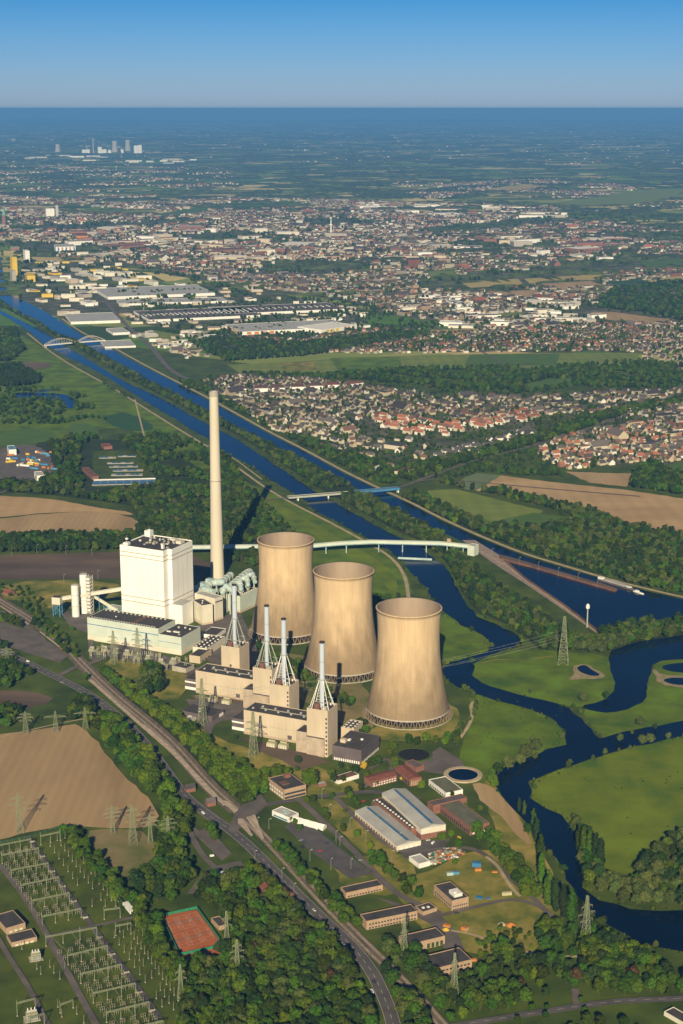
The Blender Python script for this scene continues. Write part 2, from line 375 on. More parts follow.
# ------------------------------------------------------------------ ground, water, fields
sheet('ground', [(-40000, -4000), (40000, -4000), (40000, 92000), (-40000, 92000)], 0.0, ground_mat())
r = rough_poly(PP([(-60, 330), (60, 335), (300, 372), (640, 372), (800, 500), (1000, 1200), (-300, 1200)]), 60, 8)
sheet('grassland', r, 0.4, M['grass'])
M['city_ground'] = mat('city_ground', (.17, .15, .115), (.035, .055, .016), .018, detail=8, c3=(.075, .085, .035), **g)
for i_, px in enumerate(([(100, 262), (0, 244), (60, 216), (230, 213), (560, 216), (700, 236), (760, 275), (760, 330), (560, 330), (400, 318), (350, 302), (230, 286)],
           [(205, 381), (300, 376), (420, 391), (560, 396), (700, 390), (740, 465), (640, 465), (540, 462), (530, 440), (450, 466), (350, 456), (230, 406)], [(220, 346), (360, 331), (640, 322), (720, 330), (650, 352), (300, 352)], [(16, 262), (110, 262), (150, 290), (120, 318), (66, 324), (24, 302)], [(100, 285), (230, 286), (365, 308), (360, 336), (215, 335), (130, 322)])):
    sheet('city_ground', rough_poly(PP(px), 80, 22, 4+i_), .45+.02*i_, M['city_ground'])
# meadows
def fld(name, px, z, m, sm=1, rg=(15, 2.0), blk=True, seed=1):
    p = PP(px)
    if sm: p = smooth_poly(p, sm)
    if rg: p = rough_poly(p, rg[0], rg[1], seed)
    return sheet(name, p, z, M[m], blk)
fld('meadow', [(478, 655), (495, 657), (521, 648), (560, 652), (605, 655), (620, 668), (616, 690), (600, 704), (578, 708), (541, 701), (483, 686), (470, 676)], .60, 'meadow')
fld('meadow', [(578, 706), (620, 706), (648, 690), (648, 668), (683, 650), (760, 640), (760, 705), (683, 722), (615, 735), (599, 740)], .61, 'meadow')
fld('meadow', [(470, 690), (521, 707), (550, 718), (566, 735), (566, 748), (540, 757), (510, 768), (495, 790), (470, 790), (455, 760), (470, 725)], .62, 'meadow', blk=False)
fld('meadow', [(529, 785), (560, 768), (620, 750), (700, 733), (790, 720), (800, 850), (640, 880), (575, 860), (566, 820), (535, 805)], .63, 'meadow_yellow', blk=False)
fld('meadow', [(430, 605), (500, 620), (497, 645), (470, 662), (440, 665)], .64, 'meadow', blk=False)
fld('meadow', [(240, 480), (285, 500), (345, 528), (392, 556), (410, 580), (412, 600), (330, 600), (300, 540), (270, 512)], .65, 'meadow')
fld('meadow', [(0, 325), (30, 340), (110, 388), (180, 430), (260, 488), (235, 492), (190, 462), (150, 440), (120, 425), (60, 440), (0, 445), (-60, 440), (-60, 330)], .66, 'meadow', blk=False)
fld('field', [(103, 412), (135, 414), (160, 430), (132, 432), (105, 424)], .80, 'meadow_deep')
fld('field', [(68, 425), (90, 423), (100, 432), (95, 438), (66, 436)], .80, 'crop2')
fld('field', [(8, 430), (50, 428), (60, 440), (10, 447), (-30, 445)], .80, 'crop2')
fld('field', [(18, 362), (50, 362), (50, 368), (24, 370)], .80, 'soil_dark')
fld('field', [(5, 395), (70, 378), (105, 385), (130, 412), (80, 420), (0, 420)], .81, 'meadow', blk=False, seed=5)
# dry grass by the offices and round the plant
fld('grass_plot', [(468, 760), (492, 775), (520, 815), (560, 880), (560, 930), (520, 960), (440, 950), (400, 905), (395, 880), (440, 868), (470, 850), (505, 852)], .70, 'drygrass', blk=False)
fld('grass_plot', [(310, 800), (345, 800), (400, 850), (380, 862), (360, 850)], .70, 'drygrass', blk=False)
fld('grass_plot', [(185, 720), (230, 745), (330, 770), (370, 790), (340, 800), (260, 790), (215, 755)], .70, 'drygrass', blk=False)
fld('grass_plot', [(330, 860), (400, 852), (420, 868), (400, 900), (345, 890)], .71, 'drygrass', blk=False)
fld('grass_plot', [(0, 582), (120, 580), (118, 600), (60, 612), (20, 600), (0, 600)], .70, 'drygrass', blk=False)
fld('grass_plot', [(90, 655), (190, 668), (185, 700), (150, 700)], .72, 'drygrass', blk=False)
fld('meadow', [(462, 760), (480, 735), (495, 750), (492, 775), (478, 790)], .73, 'meadow', blk=False)
fld('sand_track', [(472, 786), (480, 782), (500, 793), (516, 815), (530, 838), (531, 846), (520, 840), (508, 822), (488, 806), (478, 798)], .80, 'soil')
fld('grass_plot', [(-40, 850), (0, 842), (60, 830), (195, 1005), (215, 1040), (-40, 1040)], .68, 'subgrass', sm=0, blk=False)
fld('yard', [(192, 696), (246, 700), (250, 716), (232, 722), (205, 706)], .81, 'soil_dark', sm=0, blk=False)
fld('yard', [(242, 738), (315, 755), (330, 764), (300, 770), (262, 752)], .82, 'soil_dark', sm=0, blk=False)
fld('yard', [(330, 660), (372, 690), (375, 740), (350, 728), (300, 700), (262, 668), (264, 650)], .83, 'soil_green', sm=1, blk=False)
fld('grass_plot', [(440, 700), (462, 712), (455, 735), (420, 742), (380, 742), (362, 730)], .84, 'drygrass', sm=1, blk=False)
fld('bank', [(240, 482), (262, 492), (300, 516), (350, 545), (388, 566), (400, 590), (394, 600), (378, 575), (330, 545), (285, 518)], .67, 'meadow_yellow', sm=1, blk=False)
# arable fields
fld('field', [(-60, 742), (0, 735), (38, 730), (73, 724), (82, 728), (97, 741), (117, 767), (141, 793), (161, 813), (149, 829), (97, 829), (67, 826), (30, 832), (0, 841), (-60, 850)], .75, 'soil', sm=1)
fld('field', [(85, 833), (110, 828), (152, 834), (158, 862), (129, 879), (108, 870), (97, 853)], .76, 'soil_green')
fld('field', [(-40, 693), (10, 690), (45, 694), (55, 700), (20, 712), (-40, 716)], .76, 'soil_dark')
fld('field', [(-60, 493), (0, 496), (53, 499), (98, 508), (133, 513), (132, 516), (98, 512), (46, 513), (0, 518), (-60, 520)], .77, 'soil_pale')
fld('field', [(-60, 524), (0, 519), (35, 515), (81, 512), (116, 513), (137, 520), (140, 529), (123, 535), (53, 536), (-60, 536)], .78, 'soil')
fld('yard', [(-60, 554), (0, 555.5), (121, 552), (182, 552), (215, 565), (200, 580), (121, 579), (0, 580), (-60, 580)], .79, 'soil_dark', sm=0)
fld('field', [(414, 492), (454, 489), (543, 511), (532, 520), (487, 523.5)], .75, 'crop', sm=0)
fld('field', [(487, 523.5), (533, 513), (578, 519), (560, 525), (532, 528)], .76, 'crop2', sm=0)
fld('field', [(454, 485), (466, 477), (476, 473), (502, 476), (475, 491), (466, 490)], .77, 'cropgrey', sm=0)
fld('field', [(502, 476), (557, 483), (625, 490), (683, 499), (790, 513), (790, 550), (683, 535), (628, 523.5), (578, 505), (524, 494.5), (475, 491)], .78, 'soil_pale', sm=0)
fld('field', [(565, 472), (634, 474), (627, 487), (589, 483)], .79, 'soil', sm=0)
fld('field', [(660, 468), (683, 462), (720, 465), (720, 480), (670, 476)], .79, 'crop2', sm=0)
fld('sports_ground', [(227, 365), (311, 361), (340, 358), (445, 355), (556, 353), (641, 353), (636, 361), (551, 368), (460, 368), (336, 373), (241, 374)], .74, 'crop', sm=0)
fld('sports_ground', [(520, 386), (545, 380), (576, 378), (570, 385), (530, 392)], .75, 'crop2', sm=0)
fld('sports_ground', [(330, 358), (400, 357), (402, 369), (338, 371)], .86, 'meadow', sm=0, rg=None); fld('sports_ground', [(470, 355), (560, 354), (556, 366), (464, 366)], .86, 'crop2', sm=0, rg=None); fld('sports_ground', [(280, 363), (312, 361), (318, 370), (284, 372)], .87, 'drygrass', sm=0, rg=None)
for i, (px, m) in enumerate([([(486, 292), (538, 290), (536, 299), (506, 299)], 'soil'), ([(591, 312), (612, 312), (671, 320), (661, 326), (591, 318)], 'soil'),
        ([(524, 279), (601, 274), (609, 280), (560, 281), (530, 284)], 'wheat'), ([(460, 282), (518, 279), (524, 285), (470, 288)], 'wheat'), ([(540, 284), (590, 281), (612, 288), (560, 290)], 'soil'),
        ([(600, 283), (640, 279), (660, 285), (620, 290)], 'meadow_deep'), ([(648, 281), (683, 275), (700, 282), (655, 284)], 'wheat'), ([(425, 272), (455, 268), (458, 276), (430, 280)], 'crop'),
        ([(480, 316), (520, 312), (530, 316), (490, 320)], 'crop'), ([(150, 330), (180, 335), (172, 345), (150, 340)], 'crop'), ([(400, 331), (480, 329), (478, 332), (402, 334)], 'wheat'),
        ([(545, 204), (640, 190), (683, 188), (700, 196), (640, 204), (580, 207)], 'crop'), ([(480, 190), (530, 183), (560, 186), (500, 193)], 'wheat'), ([(150, 215), (200, 208), (215, 212), (160, 218)], 'crop2'), ([(640, 262), (700, 255), (700, 268), (650, 270)], 'crop2')]):
    fld('field', px, .9+i*.01, m, sm=0, rg=None)

# water
LIPPE_L = [(-14, 307), (0, 314), (27, 330), (45, 345), (67, 357), (82, 364), (107, 377), (129, 391), (149, 404), (170, 416), (187, 427), (211, 441), (225, 453), (246, 463), (270, 480), (300, 497), (313, 510), (345, 527), (370, 540), (391, 552), (412, 573), (427, 590), (437, 608), (462, 626), (484, 636), (492, 645), (486, 652), (470, 658), (450, 663), (441, 671), (445, 680), (460, 690), (483, 697), (507, 703), (521, 707), (550, 717.6), (565, 731), (566, 745), (547, 750), (530, 757), (512, 764), (497, 773), (495, 783), (500, 795), (510, 806), (525, 820), (541, 838), (547, 850), (555, 858), (571, 888), (585, 905), (600, 920), (623, 932), (641, 944), (683, 953), (790, 968)]
LIPPE_R = [(790, 900), (683, 912), (659, 913), (629, 910), (600, 901), (584, 888), (580, 860), (574, 830), (562, 816), (546, 810), (531, 798), (530, 784), (548, 775), (571, 767), (600, 757), (620, 750), (650, 744), (683, 737), (790, 718), (790, 698), (683, 722), (647, 728), (615, 735), (599, 740), (582, 719), (568, 709), (541, 700), (512, 693), (483, 684), (473, 676), (474, 664), (490, 656), (504, 650), (520, 647), (521, 640), (512, 632), (496, 625), (477, 617), (464, 602), (456, 586), (446, 568), (420, 547), (391, 534), (356, 515), (330, 500), (316, 493), (291, 476), (270, 462), (235, 438.5), (200, 421), (180, 409), (158, 397), (124, 382), (99.5, 367), (75, 352), (60, 342), (40, 330), (15, 318), (-14, 303)]
river = rough_poly(PP(LIPPE_L+LIPPE_R), 14, 2.2, 3)
sheet('river', river, 1.0, M['water'], True)
CAN_L = [(-40, 275), (0, 299), (25, 316), (50, 331), (75, 339), (99.5, 353), (124, 366), (149, 381), (170, 391), (200, 407), (235, 426), (270, 444), (305, 461), (340, 479), (368, 495), (411, 518), (441, 532), (468, 544.5), (501, 556.5), (540, 567), (580, 578), (615, 588), (618, 590), (612, 591), (580, 581.5), (540, 570), (512, 561.5), (500, 560), (520, 579), (566, 608), (601, 634), (611, 628), (648, 622), (683, 616), (800, 604)]
CAN_R = [(800, 620), (683, 600), (648, 592), (607, 581), (566, 569), (524, 556.5), (483, 540), (441, 521), (411, 505), (375, 489), (340, 472), (305, 452.5), (270, 435), (235, 415.5), (200, 396), (170, 380), (149, 370), (124, 357), (104, 345), (84, 337), (62, 322), (40, 309), (32, 305), (24, 301), (8, 294), (4, 277), (0, 256), (-20, 240)]
canal = PP(CAN_L+CAN_R); sheet('canal', canal, 1.1, M['water'], True)
sheet('pond', rough_poly(smooth_poly(PP([(609, 653), (623, 647), (644, 641), (683, 636), (760, 625), (760, 652), (683, 660), (654, 662), (650, 675), (646, 689), (646, 701), (632, 709), (611, 714), (592, 712), (580, 707), (600, 703), (613, 694), (616, 684), (610, 669)]), 1), 10, 1.2), 1.2, M['water'], True)
fld('sandbank', [(655, 668), (660, 676), (700, 676), (700, 690), (675, 688), (660, 685), (653, 674)], .95, 'sand')
fld('sandbank', [(573, 668), (580, 664), (592, 667), (604, 675), (603, 680), (590, 679), (566, 681), (575, 676)], .96, 'sand')
fld('pond', [(576, 668), (585, 665), (592, 671), (602, 676), (592, 677), (580, 673)], 1.21, 'water', sm=2, rg=None)
fld('pond', [(659, 668), (672, 664), (700, 663), (700, 674), (672, 673)], 1.22, 'water', sm=2, rg=None)
fld('pond', [(661, 681), (672, 678), (700, 680), (700, 686), (674, 686)], 1.23, 'water', sm=2, rg=None)
fld('pond', [(7, 394), (25, 392.5), (50, 393.5), (67, 395), (77, 401), (76, 407), (68, 410), (65, 403), (57, 399), (37, 398), (25, 401), (15, 398)], 1.24, 'water', sm=1, rg=None)
fld('pond', [(34, 391), (48, 389.5), (52, 391), (42, 392.5)], 1.25, 'water', sm=1, rg=None)

# paths, tow paths, quay
ribbon('tow_path', PP([(x, y+3.2) for x, y in LIPPE_L[2:4]]+[(65, 362), (92, 377), (119, 392), (169, 424), (214, 451), (240, 470), (269, 491), (296, 506), (328, 522), (363, 541), (391, 557), (405, 575), (409, 600), (411, 630)]), 5.5, 1.3, M['path'])
ribbon('tow_path', PP([(62, 319), (84, 334.5), (104, 342.5), (149, 368), (200, 393.8), (235, 413.3), (270, 432.8), (305, 450.3), (340, 469.8), (375, 487), (411, 503), (441, 519), (483, 538), (524, 554.5), (566, 567), (607, 579.5), (648, 590), (683, 598), (760, 613)]), 7, 1.32, M['path'])
ribbon('path', PP([(150, 436), (190, 440), (225, 452), (262, 480)]), 3, 1.1, M['path'])
ribbon('path', PP([(478, 700), (470, 705), (473, 716), (468, 728), (458, 742)]), 4, 1.1, M['path'])
ribbon('path', PP([(483, 664), (495, 660), (520, 661), (552, 657)]), 3, 1.1, M['drygrass'], False)
q = PP([(462, 541), (475, 541), (498, 555), (505, 561), (524, 579), (566, 608), (601, 633), (596, 634), (575, 619), (530, 588), (490, 562)])
sheet('quay', q, 1.6, mat('quay_surface', (.34, .26, .22), (.24, .18, .15), .1, coord='geo'), True)
ribbon('quay_road', PP([(480, 552), (505, 566), (550, 598), (596, 632)]), 3, 1.66, M['path'], False, sm=0)

# roads
def road(px, w_, z=1.5, m='asphalt', line=True, edge=False, name='road', sm=2):
    pts = PP(px); ribbon(name, pts, w_, z, M[m], True, sm=sm, grow=2)
    s = smooth_line(pts, sm); mb = MB()
    if line:
        acc = 0
        for a, b in zip(s[:-1], s[1:]):
            d = math.dist(a, b); t = 0
            while t < d:
                if int(acc/6) % 2 == 0:
                    e_ = min(t+6-(acc % 6), d); ux, uy = (b[0]-a[0])/d, (b[1]-a[1])/d
                    x0, y0, x1, y1 = a[0]+ux*t, a[1]+uy*t, a[0]+ux*e_, a[1]+uy*e_
                    mb.add([(x0-uy*.12, y0+ux*.12, z+.06), (x0+uy*.12, y0-ux*.12, z+.06), (x1+uy*.12, y1-ux*.12, z+.06), (x1-uy*.12, y1+ux*.12, z+.06)], [(0, 1, 2, 3)])
                step = min(6-(acc % 6), d-t); acc += step+1e-4; t += step+1e-4
        for off in ([w_/2-.5, -w_/2+.5] if edge else []):
            a_ = offset_line(s, off+.1); b_ = offset_line(s, off-.1); n = len(s)
            mb.add([(x, y, z+.06) for x, y in a_]+[(x, y, z+.06) for x, y in b_], [(i, n+i, n+i+1, i+1) for i in range(n-1)])
        if mb.v: tag(mb.build('road_markings', M['paint']), kind='structure')
MAIN = [(-30, 640), (16, 658), (58, 679), (88, 694), (111, 711), (132, 729), (155, 756), (175, 785), (194, 807), (238, 836), (276, 874), (320, 918), (350, 945), (371, 971), (380, 989), (392, 1018), (400, 1060)]
road(MAIN, 12, edge=True)
road([(176, 806), (190, 797), (232, 830), (250, 848)], 5, 1.48, line=False)
road([(60, 676), (75, 668), (96, 663), (110, 655), (128, 660)], 8, 1.45, 'asphalt2', False)
road([(96, 663), (90, 650), (92, 635), (103, 625)], 7, 1.44, 'asphalt2', False)
road([(265, 806), (315, 798), (344, 795), (372, 792), (420, 800)], 8, 1.46, 'asphalt', False)
road([(232, 833), (245, 822), (265, 806), (258, 796)], 8, 1.45, 'asphalt', False)
road([(300, 801), (320, 820), (345, 843), (368, 867), (380, 880), (400, 898), (440, 915)], 7, 1.47, 'asphalt2', False)
road([(335, 798), (365, 828), (400, 856), (440, 850), (478, 848), (510, 880), (540, 905), (565, 935)], 6, 1.43, 'asphalt2', False)
road([(440, 917), (480, 907), (516, 899), (545, 910)], 5, 1.42, 'asphalt2', False)
road([(360, 790), (395, 772), (388, 757), (370, 770)], 5, 1.41, 'asphalt2', False)
road([(200, 700), (222, 712), (206, 735), (214, 752), (240, 768)], 6, 1.44, 'asphalt2', False)
road([(222, 712), (250, 700), (300, 700)], 6, 1.43, 'asphalt2', False)
road([(0, 866), (30, 905), (60, 960), (95, 1024), (110, 1050)], 5.5, 1.44, 'asphalt2', False)
road([(-10, 925), (10, 960), (30, 990), (50, 1030)], 4.5, 1.42, 'asphalt2', False)
road([(28, 838), (60, 884), (98, 935), (128, 975), (160, 1020)], 5, 1.41, 'asphalt', False)
road([(46, 938), (97, 927), (130, 919), (142, 919)], 4, 1.40, 'asphalt2', False)
road([(10, 630), (40, 645), (60, 658)], 14, 1.40, 'asphalt2', False)
road([(0, 612), (35, 632), (55, 655)], 9, 1.39, 'asphalt2', False)
road([(205, 838), (185, 825), (205, 862), (228, 876), (250, 868)], 6, 1.42, 'asphalt2', False)
road([(190, 895), (205, 880), (228, 876)], 6, 1.41, 'asphalt2', False)
road([(440, 1030), (512, 1018), (571, 1009), (620, 1002), (683, 1000), (760, 996)], 8, 1.45, 'asphalt', True)
road([(577, 1008), (575, 990)], 6, 1.44, 'asphalt2', False)
road([(0, 494), (30, 480), (60, 470), (64, 462)], 6, 1.40, 'asphalt2', False)
road([(290, 498), (250, 503), (160, 497)], 7, 1.42, 'asphalt2', False)
road([(400, 488), (470, 462), (560, 440), (640, 410), (700, 395)], 9, 1.44, 'asphalt2', False)
road([(400, 488), (430, 478), (520, 487), (640, 497)], 6, 1.43, 'asphalt2', False)
road([(104, 300), (130, 330), (150, 345), (170, 372), (200, 385)], 14, 1.43, 'asphalt2', False)
road([(145, 440), (135, 400)], 4, 1.40, 'path', False)
fld('paved_area', [(95, 655), (120, 640), (195, 668), (235, 680), (225, 700), (180, 672)], 1.30, 'asphalt2', sm=0, rg=None, blk=True)
fld('paved_area', [(186, 630), (240, 612), (262, 660), (246, 672), (215, 668), (196, 650)], 1.31, 'asphalt2', sm=0, rg=None, blk=True)
fld('paved_area', [(60, 612), (95, 612), (90, 635), (70, 628)], 1.32, 'asphalt2', sm=0, rg=None)
fld('paved_area', [(186, 700), (232, 703), (275, 712), (260, 720), (222, 722), (205, 732)], 1.28, 'asphalt2', sm=0, rg=None, blk=True)
fld('paved_area', [(300, 818), (318, 832), (372, 875), (350, 880), (310, 852), (285, 828)], 1.33, 'asphalt', sm=0, rg=None, blk=True)
fld('paved_area', [(395, 845), (425, 842), (450, 840), (440, 856), (405, 860)], 1.34, 'asphalt', sm=0, rg=None)
fld('paved_area', [(395, 758), (420, 762), (440, 748), (462, 762), (470, 782), (440, 775), (420, 772)], 1.35, 'asphalt2', sm=0, rg=None, blk=True)
fld('paved_area', [(375, 898), (400, 905), (440, 916), (458, 935), (468, 960), (450, 960), (430, 925)], 1.36, 'asphalt2', sm=0, rg=None, blk=True)
fld('paved_area', [(0, 622), (30, 632), (70, 655), (60, 664), (0, 645)], 1.27, 'asphalt2', sm=0, rg=None, blk=True)
fld('paved_area', [(194, 835), (208, 828), (232, 855), (222, 862)], 1.36, 'asphalt2', sm=0, rg=None, blk=True)
fld('paved_area', [(186, 896), (200, 878), (212, 868), (240, 862), (254, 871), (240, 881), (212, 882)], 1.38, 'asphalt2', sm=0, rg=None, blk=True)
fld('gravel_area', [(246, 819), (255, 816), (264, 840), (262, 842)], 1.78, 'ballast_pale', sm=0, rg=None, blk=True)
fld('gravel_area', [(238, 820), (243, 820), (253, 837), (251, 838), (238, 825)], 1.78, 'ballast_pale', sm=0, rg=None, blk=True)
fld('gravel_area', [(224, 802), (229, 803), (238, 812), (234, 815)], 1.79, 'ballast_pale', sm=0, rg=None, blk=True)
fld('paved_area', [(228, 832), (236, 812), (243, 806), (262, 799), (268, 806), (256, 815), (243, 820), (236, 836)], 1.77, 'asphalt2', sm=0, rg=None, blk=True)
ribbon('path', PP([(486, 858), (497, 866), (504, 878), (512, 890), (520, 898)]), 3.5, 1.5, M['path'], False)
ribbon('path', PP([(451, 932), (470, 935), (500, 945), (540, 958), (580, 958)]), 3, 1.5, M['path'], False)
ribbon('path', PP([(0, 738), (30, 731), (60, 724), (95, 718)]), 2.5, 1.3, M['path'], False)
for px in ([(212, 388), (250, 406), (290, 426), (350, 455)], [(300, 380), (335, 402), (375, 428), (450, 445)], [(235, 380), (300, 404), (345, 422)], [(440, 402), (520, 412), (620, 404), (700, 396)], [(480, 396), (500, 412), (540, 440)], [(600, 396), (640, 420), (690, 440)], [(545, 455), (620, 440), (700, 432)], [(590, 432), (620, 465)], [(350, 417), (372, 430), (440, 434)], [(230, 345), (360, 341), (500, 340), (640, 338)], [(640, 330), (670, 360), (700, 385)], [(380, 300), (440, 330), (520, 372)], [(230, 300), (330, 290), (480, 300), (600, 322)]): road(px, 7, 1.37, 'asphalt2', False)
# railway
RAIL = [(-40, 575), (0, 602), (32, 621), (64, 645), (80, 663), (97, 680), (117, 699), (152, 727), (176, 749), (209, 788), (238, 813), (268, 842), (297, 875), (332, 913), (365, 946), (400, 980), (440, 1024), (470, 1060)]
ribbon('railway_bed', PP(RAIL[:11]), 19, 1.6, M['ballast'], grow=3)
ribbon('railway_bed', PP(RAIL[10:]), 11, 1.59, M['ballast'], grow=2)
rp = smooth_line(PP(RAIL), 2)
for off in (-3, 3):
    mb = MB(); a_ = offset_line(rp, off+1.4); b_ = offset_line(rp, off-1.4); n = len(rp)
    mb.add([(x, y, 1.75) for x, y in a_]+[(x, y, 1.75) for x, y in b_], [(i, n+i, n+i+1, i+1) for i in range(n-1)])
    tag(mb.build('railway_sleepers', M['sleepers']), kind='structure')
    mb = MB()
    for s_ in (-.75, .75):
        c = offset_line(rp, off+s_); n = len(c); a_ = offset_line(rp, off+s_+.12); b_ = offset_line(rp, off+s_-.12)
        mb.add([(x, y, 1.85) for x, y in a_]+[(x, y, 1.85) for x, y in b_], [(i, n+i, n+i+1, i+1) for i in range(n-1)])
    tag(mb.build('railway_track', M['rail']), kind='structure')
for i, (px, w_) in enumerate([([(90, 681), (117, 705), (150, 734), (180, 760), (212, 797), (236, 812)], 5.0), ([(143, 726), (165, 745), (187, 767), (225, 807)], 4.0), ([(0, 607), (28, 625), (28.5, 626)], 2.5), ([(40, 633), (62, 650)], 2.5)]):
    ribbon('railway_siding', PP(px), w_, 1.9+i*.02, M['ballast_pale'], False)
# clay courts
fld('clay_court', [(162, 917), (197, 911), (219, 941), (212, 949), (179, 955)], 1.3, 'clay', sm=0, rg=None)
fld('clay_court', [(179, 955), (212, 950), (222, 955), (190, 967)], 1.29, 'clay', sm=0, rg=None)

# ------------------------------------------------------------------ buildings
ZG = 0.9
def rect_from(c, l, r_, h=None, cb=None):
    if h is None: h = hgt(P(c[0], cb), c[1])
    C = P(*c, h); L = P(*l, h); Q = P(*r_, h)
    dl = math.dist(C, L); dr = math.dist(C, Q)
    if dr >= dl:
        ux, uy = (Q[0]-C[0])/dr, (Q[1]-C[1])/dr; W = dr; D = abs(-(L[0]-C[0])*uy+(L[1]-C[1])*ux)
    else:
        vx, vy = (L[0]-C[0])/dl, (L[1]-C[1])/dl; ux, uy = vy, -vx; D = dl; W = abs((Q[0]-C[0])*ux+(Q[1]-C[1])*uy)
    return C, math.atan2(uy, ux), W, D, h
def box_house(name, label, cat, C, ang, W, D, h, wall, roof, wins=(), items=(), parapet=.7, group=None, base=None, plinth=None, gable=None, z0=0, skylight=None, doors=()):
    """walls, roof and window bands in a frame whose origin is the nearest corner"""
    root = empty(name, (C[0], C[1], z0), ang, label, cat, group)
    w_ = MB(); w_.box(0, W, 0, D, -.5, h)
    if parapet:
        t = .45
        for a in ((0, W, 0, t), (0, W, D-t, D), (0, t, t, D-t), (W-t, W, t, D-t)): w_.box(*a, h, h+parapet)
    w_.build('wall', M[wall] if isinstance(wall, str) else wall, root)
    if gable:
        m_ = MB()
        if W >= D: m_.gable(0, W, 0, D, h+.02, h+.02, h+gable, over=.5)
        else:
            m_.gable(0, D, -W, 0, h+.02, h+.02, h+gable, over=.5)
            m_.v = [(-y, x, z) for x, y, z in m_.v]
        rf = m_.build('roof', M[roof], root)
        if skylight:
            s_ = MB(); k = gable
            if W >= D: s_.add([(2, D/2-1.6, h+gable*.89+.2), (W-2, D/2-1.6, h+gable*.89+.2), (W-2, D/2, h+gable+.25), (2, D/2, h+gable+.25), (2, D/2+1.6, h+gable*.89+.2), (W-2, D/2+1.6, h+gable*.89+.2)], [(0, 1, 2, 3), (3, 2, 5, 4)])
            else: s_.add([(W/2-1.6, 2, h+gable*.89+.2), (W/2-1.6, D-2, h+gable*.89+.2), (W/2, D-2, h+gable+.25), (W/2, 2, h+gable+.25), (W/2+1.6, 2, h+gable*.89+.2), (W/2+1.6, D-2, h+gable*.89+.2)], [(3, 2, 1, 0), (4, 5, 2, 3)])
            s_.build('skylight', M['skyl'], rf)
    else:
        MB().box(.45, W-.45, .45, D-.45, h+.003, h+.15).build('roof', M[roof], root)
    if plinth: 
        b_ = MB(); b_.box(-.15, W+.15, -.15, D+.15, -.5, plinth[0]); b_.build('plinth', M[plinth[1]], root)
    for wd in wins:            # (face, z0, z1, a0, a1, n, mat)  n openings between a0..a1 (fractions)
        face, za, zb, a0, a1, n, m_ = wd
        Ln = W if face == 'f' else D
        if n == 0: spans = [(a0*Ln, a1*Ln)]
        else:
            st = (a1-a0)*Ln/n; spans = [(a0*Ln+i*st+st*.2, a0*Ln+i*st+st*.8) for i in range(n)]
        for s0, s1 in spans:
            q = MB()
            if face == 'f': q.box(s0, s1, -.08, .05, za, zb)
            elif face == 'l': q.box(-.08, .05, s0, s1, za, zb)
            q.build('window_band' if n == 0 else 'window', M[m_], root)
    for it in items:           # (fx, fy, w, d, height, mat)
        fx, fy, a, b_, hh, m_ = it
        MB().box(fx*W-a/2, fx*W+a/2, fy*D-b_/2, fy*D+b_/2, h+.1, h+hh).build('roof_unit', M[m_], root)
    block([(C[0]+math.cos(ang)*x-math.sin(ang)*y, C[1]+math.sin(ang)*x+math.cos(ang)*y) for x, y in ((-3, -3), (W+3, -3), (W+3, D+3), (-3, D+3))])
    return root
def bl(name, label, cat, c, l, r_, h=None, cb=None, wall='tanbrick', roof='tarroof', **k):
    C, ang, W, D, h = rect_from(c, l, r_, h, cb)
    return box_house(name, label, cat, C, ang, W, D, h, wall, roof, **k), (C, ang, W, D, h)

# --- cooling towers
TW = []
def tower(px, label):
    C = P(*px, 129.); root = empty('cooling_tower', (C[0], C[1], 0), 0, label, 'cooling tower', 'cooling towers')
    rr = lambda z: 35.6*math.sqrt(1+((z-98)/98.5)**2)
    zs = [9+i*4 for i in range(31)]
    prof = [(rr(z), z) for z in zs]+[(rr(129)+.7, 129.0), (rr(129)+.7, 130.0), (rr(129)-1.0, 130.0)]
    MB().lathe(prof, 128).build('shell', M['tower'], root, smooth=True)
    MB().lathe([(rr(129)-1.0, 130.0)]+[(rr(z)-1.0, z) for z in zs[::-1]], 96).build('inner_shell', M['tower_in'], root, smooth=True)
    MB().lathe([(rr(9)+.5, 10.5), (rr(9)+.9, 9), (rr(9)-1.4, 8.6), (rr(9)-1.4, 10.5)], 96).build('lintel_ring', M['concrete'], root)
    n = 48
    for i in range(n):
        a0 = 2*math.pi*i/n; mb = MB()
        for s in (-.42, .42):
            a1 = a0+s*2*math.pi/n
            mb.tube((50.5*math.cos(a0), 50.5*math.sin(a0), 0), ((rr(9)-.2)*math.cos(a1), (rr(9)-.2)*math.sin(a1), 9.2), .6, .5, 6)
        mb.build('support_column', M['col_shade'], root)
    MB().lathe([(52, 0), (52, 1.8), (51.3, 1.8), (51.3, 0)], 96).build('basin_wall', M['concrete'], root)
    MB().lathe([(43, .5), (43, 8.3), (.1, 8.3)], 48).build('shade_dark_fill', M['dark'], root)  # near-black drum closes the see-through foot, its colour stands in for inner shade
    block([(C[0]+54*math.cos(t*.3), C[1]+54*math.sin(t*.3)) for t in range(21)]); TW.append(C)
    return root
tower((285.7, 540), 'cooling tower farthest back, next to the slender tall chimney')
tower((343.5, 571), 'middle cooling tower of the three, a dark pipe line down its shell')
tower((409, 608), 'nearest cooling tower, standing beside the dark round pond')

